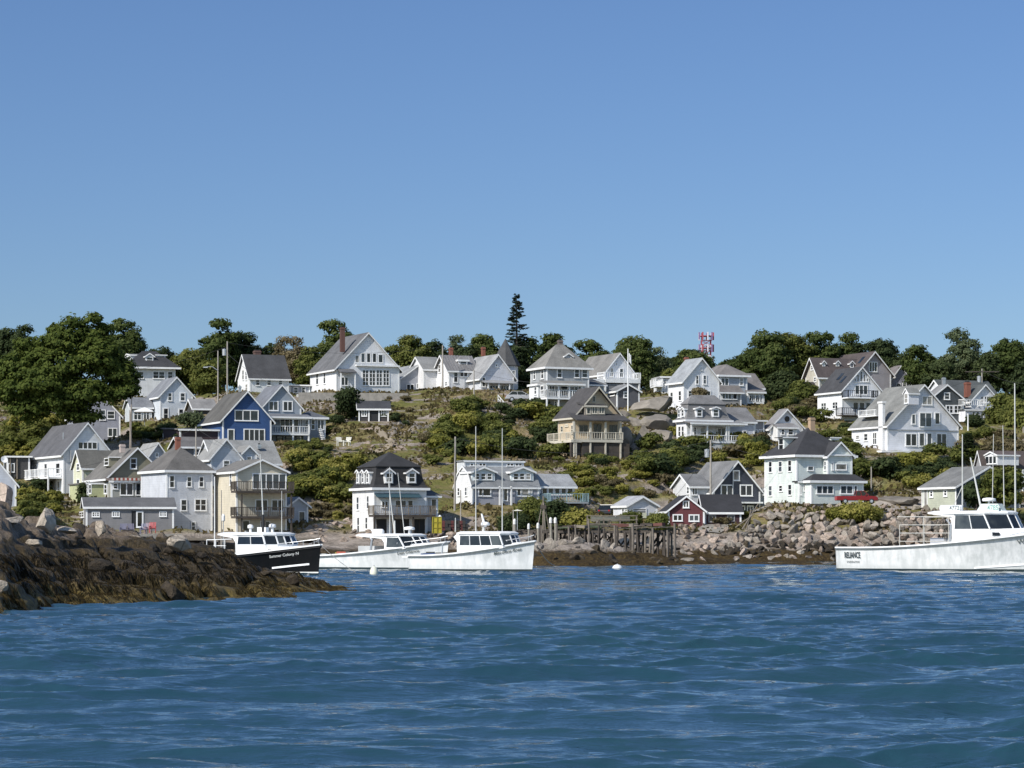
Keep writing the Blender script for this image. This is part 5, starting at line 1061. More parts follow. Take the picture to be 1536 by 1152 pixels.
for px, tp, bt, w, D, mt, lab in rows:
    b = P(px, bt, D); g = tz(b.x, b.y); bt2 = YH-(g-HC)*FPX/D; bt2 = max(bt2, bt)
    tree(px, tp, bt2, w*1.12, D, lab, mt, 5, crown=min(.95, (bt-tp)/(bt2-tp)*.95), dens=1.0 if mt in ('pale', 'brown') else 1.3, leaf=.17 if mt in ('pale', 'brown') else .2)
for i in range(38):
    px = (205+i*50) if i < 30 else -40-(i-30)*42+rnd.uniform(-12, 12)
    if 1060 < px < 1100: continue
    tree(px, rnd.uniform(528, 545), 592, rnd.uniform(50, 66), 424, 'low dark tree of the belt along the hilltop behind the houses', rnd.choice(('dark', 'tree', 'scrub')), 60+i, group='low trees of the hilltop belt', crown=.95, dens=.9, trunk=False)
conifer(775, 439, 600, 58, 404, 'tall lone spruce rising above the skyline trees, right of the turret', 2, 1.1)
conifer(1452, 650, 702, 34, 330, 'dark cone shaped arborvitae right of the large steep gabled house', 4, 2.6, 'dark', 'arborvitae', .3)
# single bushes one can point to
for px, tp, bt, w, D, mt, lab in ((524, 580, 626, 42, 358, 'dark', 'large round dark bush left of the black hut'), (130, 725, 770, 24, 304, 'dark', 'slim dark spruce like bush left of the olive cottage'), (287, 622, 640, 34, 356, 'pale', 'pale green round bush left of the blue house'), (1052, 582, 602, 22, 363, 'brown', 'brownish little tree in front of the pale roofed white house'),
        (945, 768, 796, 34, 290, 'scrub', 'bush in front of the white garage'), (988, 770, 800, 30, 290, 'scrub', 'bush between white garage and red shed'), (1480, 640, 660, 26, 352, 'scrub', 'bush under the rail topped house'), (1462, 622, 642, 24, 360, 'dark', 'round dark bush at the foot of the white pole'),
        (800, 745, 790, 60, 296, 'scrub', 'broad bush under the right end of the twin dormer house'), (835, 752, 800, 60, 291, 'dark', 'dark bush below the side deck of the twin dormer house'), (870, 765, 800, 44, 290, 'olive', 'grassy mound bush left of the wharf shed frames'), (770, 770, 805, 44, 290, 'dark', 'dark bush behind the mast of the middle boat'),
        (1290, 761, 779, 80, 294, 'olive', 'long low olive hedge in front of the red pickup'), (1258, 763, 779, 30, 294, 'olive', 'left end bush of the hedge below the mint porch'), (1120, 660, 676, 26, 340, 'scrub', 'small bush right of the mansard cottage porch'), (1142, 655, 680, 28, 340, 'dark', 'bush left of the cottage with round attic window')):
    tree(px, tp, bt, w, D, lab, mt, 9, cat='bush', trunk=False, crown=1.0, name='bush', dens=1.5, leaf=.15)
# scrub: shared meshes, many individuals
protos = {}
for mt in ('scrub', 'olive', 'dark', 'brown'):
    protos[mt] = []
    for v in range(4):
        rs = np.random.RandomState(40+v); lb = [(0, 0, .75, .8, .8, .6)]+[(rs.uniform(-.7, .7), rs.uniform(-.6, .6), rs.uniform(.4, 1.0), rs.uniform(.3, .5), rs.uniform(.3, .5), rs.uniform(.25, .45)) for _ in range(5)]
        cl = clumpset(lb, rs, .27, 1.3); V, F_, t = leaves(cl, 22, .1, rs); V[:, 2] = np.maximum(V[:, 2], 0)
        me = fastmesh('tmp', V, F_, LEAF[mt], t); d = me.data; bpy.data.objects.remove(me); d.name = 'shrub'; protos[mt].append(d)
# (n, polygon box px, size range m, kinds, label, group)
SC = [
 (40, (655, 835, 622, 690), (1.2, 2.2), ('scrub', 'dark', 'scrub', 'olive'), 'dense dark green shrub of the thicket in the middle of the slope', 'thicket in the middle of the slope'),
 (14, (700, 835, 606, 640), (.8, 1.6), ('scrub', 'dark'), 'shrub at the upper edge of the middle thicket', 'upper edge of the middle thicket'),
 (18, (600, 690, 665, 706), (.6, 1.2), ('olive', 'scrub', 'brown'), 'olive shrub on the slope above the black mansard roof', 'olive shrubs above the mansard roof'),
 (30, (440, 530, 700, 762), (1.0, 2.0), ('scrub', 'olive', 'scrub'), 'green shrub between the cream balconies and the black mansard building', 'shrubs left of the mansard building'),
 (14, (470, 530, 755, 782), (.6, 1.1), ('brown', 'olive'), 'low yellowing shrub left of the mansard building', 'yellowing shrubs near the shore'),
 (56, (835, 1030, 688, 750), (.5, 1.15), ('olive', 'olive', 'scrub', 'brown'), 'olive green shrub on the slope below the wraparound porch house', 'olive scrub below the wraparound porch'),
 (22, (960, 1055, 672, 718), (1.1, 1.9), ('dark', 'scrub'), 'dark shrub on the slope left of the navy house', 'dark scrub above the navy house'),
 (14, (1060, 1145, 665, 705), (.9, 1.8), ('scrub', 'olive', 'brown'), 'shrub between the mansard cottage and the navy house', 'shrubs below the mansard cottage'),
 (14, (1165, 1235, 605, 640), (.9, 1.8), ('scrub', 'dark', 'brown'), 'shrub on the hillside left of the white balcony house', 'shrubs left of the balcony house'),
 (24, (1235, 1320, 645, 735), (.9, 1.7), ('scrub', 'scrub', 'pale' if False else 'dark'), 'leafy shrub between the mint house and the steep gabled house', 'shrubs right of the mint house'),
 (36, (1325, 1445, 688, 740), (1.1, 2.0), ('scrub', 'olive', 'dark'), 'shrub in the thicket below the large steep gabled house', 'thicket below the steep gabled house'),
 (16, (1440, 1530, 655, 690), (.9, 1.7), ('scrub', 'brown'), 'shrub on the dry slope at the right edge', 'shrubs at the right edge'),
 (30, (0, 95, 640, 705), (1.0, 2.1), ('scrub', 'olive', 'scrub'), 'shrub under the huge tree at the left', 'shrubs under the huge tree'),
 (14, (25, 90, 735, 790), (.8, 1.7), ('dark', 'olive', 'scrub'), 'shrub in front of the white house with four attic windows', 'shrubs at the white house steps'),
 (14, (485, 530, 606, 650), (.6, 1.2), ('dark', 'scrub', 'brown'), 'shrub on the bank left of the black hut', 'shrubs left of the black hut'),
 (18, (430, 495, 668, 680), (.5, .8), ('dark', 'scrub'), 'low hedge plant below the white railed porch', 'low hedge below the white railed porch'),
 (16, (200, 310, 648, 664), (.7, 1.2), ('dark', 'scrub'), 'shrub on the shaded bank below the sunshade house', 'shrubs on the shaded bank'),
 (12, (560, 640, 590, 640), (.4, .9), ('brown', 'dark'), 'small shrub among the ledges right of the black hut', 'small shrubs among the ledges'),
 (12, (830, 860, 632, 690), (1.2, 2.2), ('dark', 'scrub'), 'tall shrub at the left side of the wraparound porch', 'shrubs beside the wraparound porch'),
 (10, (855, 935, 683, 700), (.8, 1.5), ('scrub', 'dark'), 'shrub in front of the lower porch of the cream gable house', 'shrubs in front of the lower porch'),
 (12, (1010, 1045, 655, 680), (.6, 1.2), ('scrub', 'olive'), 'shrub left of the mansard cottage', 'shrubs left of the mansard cottage'),
 (12, (1060, 1130, 770, 792), (.4, .8), ('olive', 'brown'), 'weedy tuft beside the red shed on the bank', 'weeds beside the red shed'),
]
for n, (xa, xb, ya, yb), (sa, sb), ks, lab, grp in SC:
    for i in range(n):
        p = ground(rnd.uniform(xa, xb), rnd.uniform(ya, yb))
        if p is None: continue
        k = rnd.choice(ks); s = rnd.uniform(sa, sb)
        o = bpy.data.objects.new('shrub', rnd.choice(protos[k])); C.objects.link(o); o.location = p-Vector((0, 0, .15*s)); o.scale = (s*rnd.uniform(.9, 1.3), s, s*rnd.uniform(.75, 1.1)); o.rotation_euler = (0, 0, rnd.uniform(0, 6.3)); tag(o, lab, 'shrub', grp)
# dry grass
def grass():
    rs = np.random.RandomState(8); n = 60000; x = rs.uniform(-75, 78, n); y = rs.uniform(287, 395, n); pat = fbm(x/6, y/6, 3, 3); ok = pat > -.1; x, y = x[ok], y[ok]
    z = terrain(x, y); ok = z > 3.0; x, y, z = x[ok], y[ok], z[ok]; n = len(x); h = rs.uniform(.15, .5, n); a = rs.uniform(0, 3.14, n); w = .16
    d = np.stack([np.cos(a)*w, np.sin(a)*w, np.zeros(n)], 1); p = np.stack([x, y, z-.05], 1); l = rs.normal(size=(n, 3))*.12; l[:, 2] = h
    V = np.stack([p-d, p+d, p+d*1.1+l, p-d*.7+l*.85], 1).reshape(-1, 3); q = np.arange(n)*4
    m = leafmat('dry_grass', (.05, .05, .018), (.16, .125, .055), (.33, .26, .15)); t = np.repeat(np.clip(.5+fbm(x/9, y/9, 6, 3)*.8+rs.normal(size=n)*.15, 0, 1), 4)
    tag(fastmesh('dry_grass', V, np.stack([q, q+1, q+2, q+3], 1), m, t), 'dry tan and olive grass on the slope', 'grass', kind='stuff')
grass()
# ------------------------------------------------------------ boats
HULLW = None
def hullmat(name, top, boot, stain=(.62, .62, .58), bootz=.2, rough=.35):
    m, nt, b = nodes(name); o = coords(nt); s = nt.nodes.new('ShaderNodeSeparateXYZ'); nt.links.new(o, s.inputs[0])
    n1 = noise(nt, .9, 6, .65, o, .5); n2 = noise(nt, 1, 3, .6, coords(nt, 'Object', (3, 3, .5)))
    c = mixc(nt, ramp(nt, math_(nt, 'ADD', math_(nt, 'MULTIPLY', n1, .5), math_(nt, 'MULTIPLY', n2, .5)), [(.4, (0,)*3), (.6, (.75,)*3)]), top, stain)
    lowz = ramp(nt, math_(nt, 'ADD', s.outputs[2], math_(nt, 'MULTIPLY', n2, .12)), [(bootz+.2, (.0,)*3), (bootz+.45, (1,)*3)])
    c = mixc(nt, lowz, mixc(nt, .5, c, stain), c)
    bz = math_(nt, 'LESS_THAN', s.outputs[2], bootz); c = mixc(nt, bz, c, boot)
    nt.links.new(c, b.inputs['Base Color']); b.inputs['Roughness'].default_value = rough; b.inputs['Specular IOR Level'].default_value = .5 if top[0] > .1 else .15; 
    return m
class Boat:
    def __init__(s, name, label, px, D, al, L, B, Fs, Fb, hull, stripe, cabin=WHITE, short=None):
        s.L, s.B, s.Fs, s.Fb = L, B, Fs, Fb; s.r = empty(name, (((px-768)/FPX*D), D, 0), -R(al), label, 'boat'); s.al = al
        ns = 33; m = MB(); rail_ = MB(); V = []; secs = []
        for i in range(ns):
            t = i/(ns-1); x = L*t; secs.append(s.sec(t))
        n = len(secs[0]); 
        for sg in (-1, 1):
            vs = [(p[0], p[1]*sg, p[2]) for q in secs for p in q]
            m.add(vs, [(i*n+j, i*n+j+1, (i+1)*n+j+1, (i+1)*n+j) for i in range(ns-1) for j in range(n-1)])
        q = secs[0]; m.add([(p[0], -p[1], p[2]) for p in q]+[(p[0], p[1], p[2]) for p in q], [(j, j+1, n+j+1, n+j) for j in range(n-1)])
        ho = m.build('hull', hull, s.r, smooth=True); s.hull = ho
        me = ho.data; bm = bmesh.new(); bm.from_mesh(me); bmesh.ops.remove_doubles(bm, verts=bm.verts, dist=.002); bmesh.ops.recalc_face_normals(bm, faces=bm.faces); bm.to_mesh(me); bm.free()
        d = MB()
        top = [secs[i][-1] for i in range(ns)]
        vs = [(p[0], -max(p[1]-.03, 0), p[2]-.12) for p in top]+[(p[0], max(p[1]-.03, 0), p[2]-.12) for p in top]
        i0 = int(ns*.5); d.add([v for k, v in enumerate(vs)], [(k, k+1, ns+k+1, ns+k) for k in range(i0, ns-1)]); d.build('foredeck', cabin, s.r)
        # cockpit sole and coaming
        d = MB(); zc = .45; d.add([(top[k][0], -top[k][1]+.35, zc) for k in range(i0+1)]+[(top[k][0], top[k][1]-.35, zc) for k in range(i0+1)], [(k, k+1, i0+2+k, i0+1+k) for k in range(i0)])
        for sg in (-1, 1): d.add([(top[k][0]+.1*(k == 0), sg*(top[k][1]-.35), zc) for k in range(i0+1)]+[(top[k][0]+.1*(k == 0), sg*(top[k][1]-.16), top[k][2]) for k in range(i0+1)], [(k, k+1, i0+2+k, i0+1+k) for k in range(i0)])
        d.build('cockpit', paint((.5, .52, .52), .7), s.r)
        for mm, nm, off, hh, mt in ((MB(), 'gunwale', .05, .1, cabin), (MB(), 'rub_rail', .06, .055, stripe)):
            for sg in (-1, 1):
                pts = [Vector((p[0]+(.03 if k == ns-1 else 0), sg*(p[1]+off-.03), p[2]+(.03 if nm == 'gunwale' else -.11))) for k, p in enumerate(top)]
                for a, b in zip(pts[:-1], pts[1:]): mm.beam(a, b, .16 if nm == 'gunwale' else .06, hh)
            mm.beam((-.02, -top[0][1], top[0][2]+.03), (-.02, top[0][1], top[0][2]+.03), .14, .1)
            mm.build(nm, mt, s.r)
    def hb(s, t):           # half beam at the sheer
        if t < .45: return s.B/2*(.86+.14*math.sin(t/.45*math.pi/2))
        u = (t-.45)/.55; return s.B/2*(1-u**2.4)*.995+.015
    def hw(s, t):           # half beam at the waterline
        if t < .4: return s.B/2*(.8+.1*math.sin(t/.4*math.pi/2))
        u = (t-.4)/.575; return s.B/2*.9*max(0, (1-min(u, 1)**1.65))+.01
    def zs(s, t): return s.Fs+(s.Fb-s.Fs)*(max(0, t-.12)/.88)**1.75
    def sec(s, t):
        b, w, z = s.hb(t), s.hw(t), s.zs(t); x = s.L*t; out = [(min(x, s.L*.93), 0, -.5), (min(x, s.L*.965), w*.9, -.25)]
        for k in (0, .12, .3, .5, .7, .86, 1):
            e = k**1.5 if t > .4 else k; xx = x-(s.L*.022*(1-k) if t > .93 else 0)*((t-.93)/.07 if t > .93 else 0)
            out.append((xx, w+(b-w)*e, z*k))
        return out
    def side(s, x, z):      # half beam of the hull at (x,z)
        t = x/s.L; k = min(max(z/s.zs(t), 0), 1); e = k**1.5 if t > .4 else k; return s.hw(t)+(s.hb(t)-s.hw(t))*e
    def text(s, txt, x0, z0, size, mat, width=None, slope=0, shear=0, name='name_lettering', parent=None):
        cu = bpy.data.curves.new('lettering', 'FONT'); cu.body = txt; cu.size = size; cu.shear = shear; cu.offset = size*.022; t = bpy.data.objects.new('lettering', cu); C.objects.link(t)
        dg = bpy.context.evaluated_depsgraph_get(); me = bpy.data.meshes.new_from_object(t.evaluated_get(dg)); bpy.data.objects.remove(t)
        bm = bmesh.new(); bm.from_mesh(me); bmesh.ops.subdivide_edges(bm, edges=[e for e in bm.edges if e.calc_length() > .15], cuts=3)
        w = max(v.co.x for v in bm.verts); k = width/w if width else 1
        for v in bm.verts:
            x = x0+v.co.x*k; z = (z0 if z0 is not None else s.zs(x/s.L)-.26-size*.75)+v.co.y+slope*v.co.x*k; v.co = Vector((x, -s.side(x, z)-.06, z))
        bm.to_mesh(me); bm.free(); me.materials.append(mat); o = bpy.data.objects.new(name, me); C.objects.link(o); o.parent = parent or s.hull; return o
    def quad(s, pts, name, mat, parent=None, th=.03, n=None):
        # thin plate from a polygon
        pts = [Vector(p) for p in pts]; n = n or (pts[1]-pts[0]).cross(pts[-1]-pts[0]).normalized(); k = len(pts)
        m = MB().add(pts+[p+n*th for p in pts], [tuple(range(k))[::-1], tuple(range(k, 2*k))]+[(i, (i+1) % k, k+(i+1) % k, k+i) for i in range(k)]); return m.build(name, mat, parent or s.r)
    def house(s, x0, x1, w, zr, zs_, rake=.45, aft=1.2, nside=2, nfront=4, mat=WHITE, openaft=True, crown=.1, frontfac=.35, zwin=None):
        # wheelhouse: a0 aft, x1 foot of the windshield; windshield in facets; trunk in front
        z0 = s.zs(x0/s.L)-.1; h = w/2; zb = zwin or zs_
        # plan outline bottom (at zb) and top (at zr)
        f = frontfac; fr_b = [(x1-f, -h), (x1-.12*f, -h*.45), (x1, 0), (x1-.12*f, h*.45), (x1-f, h)]; top = [(x-rake, y*.94) for x, y in fr_b]
        lower = MB(); base = [(x0, -h), *fr_b, (x0, h)]
        lower.add([(x, y, s.zs(x/s.L)-.11) for x, y in base]+[(x, y, zb) for x, y in base], [tuple(range(7))[::-1], tuple(range(7, 14))]+[(i, (i+1) % 7, 7+(i+1) % 7, 7+i) for i in range(7)]); wh = lower.build('wheelhouse', mat, s.r)
        # pillars and header
        fr = MB(); tb = [Vector((x, y, zb)) for x, y in fr_b]; tt = [Vector((x, y, zr)) for x, y in top]
        for a, b in zip(tb, tt): fr.beam(a, b, .09, .09)
        for k in range(4): fr.beam(tt[k]-Vector((0, 0, .06)), tt[k+1]-Vector((0, 0, .06)), .1, .12)
        for sg in (0, 4): 
            xa = x0; sy = -h if sg == 0 else h
            for i in range(nside+1):
                u = i/nside; pb = Vector((x0, sy, zb)).lerp(tb[sg], u); pt = Vector((x0, sy*.94, zr)).lerp(tt[sg], u); fr.beam(pb, pt, .11 if i in (0, nside) else .08, .06)
            fr.beam((x0, sy*.94, zr-.06), tt[sg]-Vector((0, 0, .06)), .06, .12)
        fr.build('window_frame', mat, wh)
        g = glass()
        def pn_(a, b, c, d):
            ce = (a+b+c+d)/4; q = [ce+(p-ce)*.985 for p in (a, b, c, d)]; s.quad(q, 'windshield' , g, wh, .015)
        for k in range(4): pn_(tb[k], tb[k+1], tt[k+1], tt[k])
        for sg in (0, 4):
            sy = -h if sg == 0 else h
            for i in range(nside):
                A = lambda u, z: Vector((x0, sy*(1 if z == 0 else .94), zb if z == 0 else zr)).lerp(tb[sg] if z == 0 else tt[sg], u)
                s.quad([A(i/nside, 0), A((i+1)/nside, 0), A((i+1)/nside, 1), A(i/nside, 1)], 'side_window', g, wh, .015)
        # roof
        rp = [(x0-aft, -h*.98), (x0, -h*1.04), *[(x+.12, y*1.06) for x, y in top], (x0, h*1.04), (x0-aft, h*.98)]; k = len(rp)
        r = MB(); cy = (x0-aft+x1)/2-.3; r.add([(x, y, zr+.0) for x, y in rp]+[(x, y, zr+.1) for x, y in rp]+[(cy+(x-cy)*.9, y*.75, zr+.1+crown) for x, y in rp], [tuple(range(k))[::-1]]+[(i, (i+1) % k, k+(i+1) % k, k+i) for i in range(k)]+[(k+i, k+(i+1) % k, 2*k+(i+1) % k, 2*k+i) for i in range(k)]+[tuple(range(2*k, 3*k))])
        r.build('wheelhouse_roof', mat, s.r)
        # dark panel painted for the shade inside the aft bulkhead opening
        MB().box(x0-.02, x0-.004, -h+.12, h-.12, z0, zr-.2).build('opening_shade_panel', paint((.06, .06, .06), .8), wh)
        for sg in (-1, 1):
            MB().prism([(x0-aft*.95, zr-.01), (x0, zr-.01), (x0, z0), (x0-.18, z0), (x0-.22, zr-.5), (x0-.5, zr-.2)], 'y', sg*h*.97-.03, sg*h*.97+.03).build('side_wing', mat, s.r)
    def trunk(s, x0, x1, w, zt0, zt1, ports, mat=WHITE):
        z0 = s.zs(x0/s.L)-.35; m = MB(); n = 8; vs = []
        for i in range(n+1):
            u = i/n; x = x0+(x1-x0)*u; hw_ = min(w/2*(1-.55*u**2.2), s.hb(x/s.L)-.22); zt = zt0+(zt1-zt0)*u; zb = s.zs(x/s.L)-.25
            vs += [(x, -hw_, zb), (x, -hw_*.96, zt-.08), (x, -hw_*.8, zt), (x, hw_*.8, zt), (x, hw_*.96, zt-.08), (x, hw_, zb)]
        fs = [(i*6+j, i*6+j+1, (i+1)*6+j+1, (i+1)*6+j) for i in range(n) for j in range(5)]+[tuple(range(6)), tuple(range(6*n, 6*n+6))]
        t = m.add(vs, fs).build('trunk_cabin', mat, s.r)
        for xa, xb, z, hh in ports:
            ua, ub = (xa-x0)/(x1-x0), (xb-x0)/(x1-x0); y = lambda u: -min(w/2*(1-.55*max(u, 0)**2.2), s.hb((x0+(x1-x0)*u)/s.L)-.22)-.03
            q = .08; s.quad([(xa+q, y(ua), z-hh/2), (xb-q, y(ub), z-hh/2), (xb, y(ub), z-hh/2+q), (xb, y(ub), z+hh/2-q), (xb-q, y(ub), z+hh/2), (xa+q, y(ua), z+hh/2), (xa, y(ua), z+hh/2-q), (xa, y(ua), z-hh/2+q)], 'porthole', glass(), t, .02)
    def pole(s, x, y, z0, z1, r=.04, name='mast', dx=0, mat=None, r1=None): return MB().tube([(x, y, z0), (x+dx, y, z1)], r, r1 or r*.6, 7).build(name, mat or paint((.56, .56, .53), .5), s.r)
    def radar(s, x, y, z, r=.35, ped=.3):
        o = MB().lathe([(.1, 0), (.08, ped), (.001, ped)], (x, y, z), 10).build('radar_pedestal', WHITE, s.r); MB().lathe([(r*.9, ped), (r, ped+.06), (r*.95, ped+.2), (r*.4, ped+.26), (.001, ped+.27)], (x, y, z), 18).build('radar_dome', WHITE, o, smooth=True)
    def canister(s, x, y, z, L=.9, r=.2):
        m = MB(); n = 14; vs = [];
        for xx, rr in ((0, .3), (.05, .8), (.12, 1), (L-.12, 1), (L-.05, .8), (L, .3)): vs += [(x+xx, y+r*rr*math.cos(a*2*math.pi/n), z+r+r*rr*math.sin(a*2*math.pi/n)) for a in range(n)]
        m.add(vs, [(i*n+j, i*n+(j+1) % n, (i+1)*n+(j+1) % n, (i+1)*n+j) for i in range(5) for j in range(n)]+[tuple(range(n)), tuple(range(5*n, 6*n))]); return m.build('life_raft_canister', WHITE, s.r, smooth=True)
    def board(s, txt, x0, x1, y, z0, z1, mat=None, ink=None):
        b = MB().box(x0, x1, y, y+.03, z0, z1).build('number_board', mat or WHITE, s.r)
        cu = bpy.data.curves.new('digits', 'FONT'); cu.body = txt; cu.size = (z1-z0)*1.15; cu.offset = .008; cu.align_x = 'CENTER'; cu.align_y = 'CENTER'; t = bpy.data.objects.new('digits', cu); C.objects.link(t)
        me = bpy.data.meshes.new_from_object(t.evaluated_get(bpy.context.evaluated_depsgraph_get())); bpy.data.objects.remove(t)
        w = max(v.co.x for v in me.vertices)*2; k = min(1, (x1-x0)*.92/w)
        for v in me.vertices: v.co = Vector(((x0+x1)/2+v.co.x*k, y-.008, (z0+z1)/2+v.co.y))
        me.materials.append(ink or BLACK); o = bpy.data.objects.new('number_lettering', me); C.objects.link(o); o.parent = b
GL = paint((.1, .12, .12), .5)
WH = hullmat('white_hull', (.84, .84, .83), (.025, .04, .045), (.56, .58, .57))
WH2 = hullmat('weathered_white_hull', (.76, .76, .75), (.025, .04, .045), (.46, .48, .47))
BK = hullmat('black_hull', (.004, .005, .006), (.7, .7, .68), (.007, .007, .008), .18, .4)
# middle boat
b = Boat('lobster_boat', 'white lobster boat in the middle with two tall thin masts, bow toward the wharf', 628, 196, 31, 9.9, 3.3, 1.15, 2.2, WH, GL)
b.house(4.3, 8.5, 2.5, 2.72, 2.0, rake=.35, aft=.25, nside=4, frontfac=.5, zwin=1.92); b.trunk(7.6, 9.5, 2.3, 2.0, 2.2, [(6.3, 6.9, 1.8, .22), (7.3, 7.8, 1.85, .12)])
b.pole(5.5, -.9, 2.8, 10.5, .045); b.pole(6.7, .8, 2.8, 10.4, .045); b.pole(3.95, -1.2, 2.9, 3.9, .05, 'antenna'); b.pole(5.6, 0, 2.85, 3.3, .12, 'radar_mast'); b.radar(5.75, 0, 3.25, .32, .1)
MB().prism([(5.55, 3.5), (5.75, 3.5), (5.5, 4.2), (5.4, 4.2)], 'y', -.05, .05).build('antenna', WHITE, b.r)
b.text("Miss-Elena Rose", 7.2, None, .3, GL, 1.9, 0, .3)
MB().box(1.0, 2.6, -.9, .6, .46, 1.35).build('engine_box', paint((.06, .09, .18), .7), b.r); MB().tube([(2.9, -1.35, 1.3), (2.9, -1.3, 2.0), (3.3, -1.3, 2.2)], .05).build('pot_hauler', METAL, b.r)
MB().box(-.9, .02, -.9, .9, 1.02, 1.1).build('swim_platform', WHITE, b.r)
BOATS = [(b, .7, 3.6, 4)]
# second boat, behind and left
b = Boat('lobster_boat', 'white lobster boat with dark tinted windshield, between the black boat and the middle boat', 462, 212, 40, 14.9, 4.3, 1.05, 2.15, WH, GL)
b.house(9.9, 12.5, 3.2, 2.6, 1.85, rake=.7, aft=3.2, nside=1, frontfac=.7, zwin=1.75); b.trunk(10.6, 14.0, 3.0, 1.9, 2.15, [(11.0, 11.5, 1.65, .14), (12.6, 13.0, 1.85, .12)])
b.radar(10.6, .3, 2.76, .42, .32); b.canister(7.6, -.6, 2.72, 1.1, .22); b.pole(9.8, -.5, 2.7, 7.1, .05, 'antenna', -.7); b.pole(10.1, .3, 2.7, 7.5, .035, 'antenna', -.7); b.pole(8.0, .9, 2.7, 8.0, .035, 'antenna'); b.pole(9.8, -.5, 2.7, 3.8, .09)
MB().box(.8, 1.5, -1.3, -.6, 1.3, 1.85).build('bait_box', WHITE, b.r); MB().box(6.6, 8.4, -1.2, 1.2, .46, 1.85).build('engine_box', paint((.45, .46, .46), .7), b.r)
MB().tube([(8.3, -1.6, 1.5), (8.4, -1.55, 2.3), (8.1, -1.5, 2.6)], .09).build('pot_hauler', METAL, b.r)
b.text('Last Chance', 11.0, None, .26, GL, 1.8, 0, .3)
BOATS.append((b, 1.6, 6.2, 7))
# black boat
b = Boat('lobster_boat', 'black hulled lobster boat with white wheelhouse, half hidden behind the dark ledge', 330, 184, 46, 10.8, 3.7, 1.2, 1.95, BK, BLACK)
b.house(3.7, 7.2, 2.8, 2.62, 1.75, rake=.35, aft=2.2, nside=2, frontfac=.5, zwin=2.0); b.trunk(6.6, 9.4, 2.7, 1.85, 1.9, [(6.9, 7.4, 1.6, .14)]); b.radar(5.0, .6, 2.78, .25, .35); b.radar(4.0, -.5, 2.78, .2, .3)
MB().box(4.6, 5.6, -.4, -.2, 2.82, 3.15).build('light_bar', WHITE, b.r); b.pole(5.2, -.3, 2.75, 8.1, .05, 'antenna', -.4); b.pole(6.0, .6, 2.75, 5.6, .03, 'antenna'); b.pole(5.6, -.7, 2.7, 4.0, .09, 'exhaust_stack', 0, BLACK, .09)
IV = paint((.55, .56, .55), .5)
b.text('Summer Colony N', 7.3, None, .25, IV, 2.2, 0, .2)
m = MB()
for i in range(16):
    x = 7.3+i*.17; x2 = x+.175; z = .42+(x-7.3)*.1; m.beam((x, -b.side(x, z)-.03, z), (x2, -b.side(x2, z+.017)-.03, z+.017), .05, .12)
m.build('spray_rail', WHITE, b.hull)
m = MB()
for x in (.6, 1.6, 2.6): m.tube([(x, -1.6, 1.4), (x, -1.6, 2.3)], .03)
m.tube([(.6, -1.6, 2.3), (3.2, -1.5, 2.35)], .03); m.tube([(.6, -1.6, 1.9), (2.6, -1.5, 1.9)], .025); m.build('rail_frame', WHITE, b.r)
MB().prism([(1.5, 1.0), (4.2, 1.0), (4.2, 2.6), (3.4, 2.6), (2.4, 1.9)], 'y', .6, .9).build('cockpit_curtain', paint((.2, .12, .13), .8), b.r)
BOATS.append((b, .8, 3.4, 4))
# right boat
b = Boat('lobster_boat', 'large white lobster boat at right with pipe rack in its stern and many antennas', 1275, 200, 34, 18.2, 5.5, 1.72, 3.15, WH2, GL)
b.house(9.4, 13.7, 4.1, 4.2, 3.0, rake=.55, aft=2.1, nside=2, frontfac=1.5, zwin=3.1, crown=.12); b.trunk(10.0, 16.6, 4.0, 3.05, 3.2, [(10.6, 11.5, 2.6, .34), (12.1, 12.9, 2.72, .24)])
b.pole(9.4, -.6, 4.35, 10.0, .06, 'antenna'); b.pole(10.8, -.3, 4.3, 8.3, .085, 'mast', -.9); b.pole(12.4, 0, 4.3, 10.6, .04, 'antenna', -.1); b.pole(13.4, -.3, 4.3, 13.6, .07, 'antenna', -.05); b.pole(11.3, .4, 4.3, 10.0, .035, 'antenna', .1)
b.pole(9.4, -.6, 6.2, 4.4, .03, 'antenna', -.9)
b.canister(7.9, -1.2, 4.35, 1.8, .25); b.board('4772', 8.75, 9.6, -1.5, 4.42, 4.8, paint((.7, .74, .74), .5), paint((.12, .14, .15), .5)); b.board('4785', 11.6, 12.5, -1.2, 4.38, 4.84, paint((.66, .74, .68), .5), paint((.2, .36, .33), .5)); b.radar(11.4, -.4, 4.9, .5, .2)
MB().prism([(10.6, 4.34), (12.7, 4.34), (12.3, 4.92), (11.0, 4.92)], 'y', -.9, -.1).build('radar_platform', paint((.6, .66, .62), .6), b.r)
m = MB(); rp = paint((.55, .53, .48), .5)
for x in (5.1, 7.0, 9.0):
    for y in (-2.1, 2.1): m.tube([(x, y, 1.5), (x, y, 4.0 if x > 6 else 3.4)], .03)
for z in (2.2, 2.8, 3.4, 4.0):
    for y in (-2.1, 2.1): m.tube([(5.1 if z < 3.5 else 4.9, y, z), (9.2, y, z)], .026)
    m.tube([(5.1, -2.1, z), (5.1, 2.1, z)], .026)
m.build('pipe_rack', rp, b.r)
MB().box(7.3, 9.1, -1.6, 1.6, .46, 2.45).build('engine_box', paint((.42, .44, .48), .7), b.r); MB().tube([(9.1, -2.1, 2.0), (9.15, -2.05, 3.4), (8.8, -2.05, 3.8)], .08).build('pot_hauler', METAL, b.r)
m = MB()
for i in range(60):
    x, y, z = rnd.uniform(8.0, 9.3), rnd.uniform(-1.9, -.8), rnd.uniform(2.5, 3.9); m.tube([(x, y, z), (x+rnd.uniform(-.3, .3), y+.05, z-rnd.uniform(.2, .7))], .05, .03, 5)
m.build('hanging_rope', paint((.14, .13, .11), .9, var=.5), b.r)
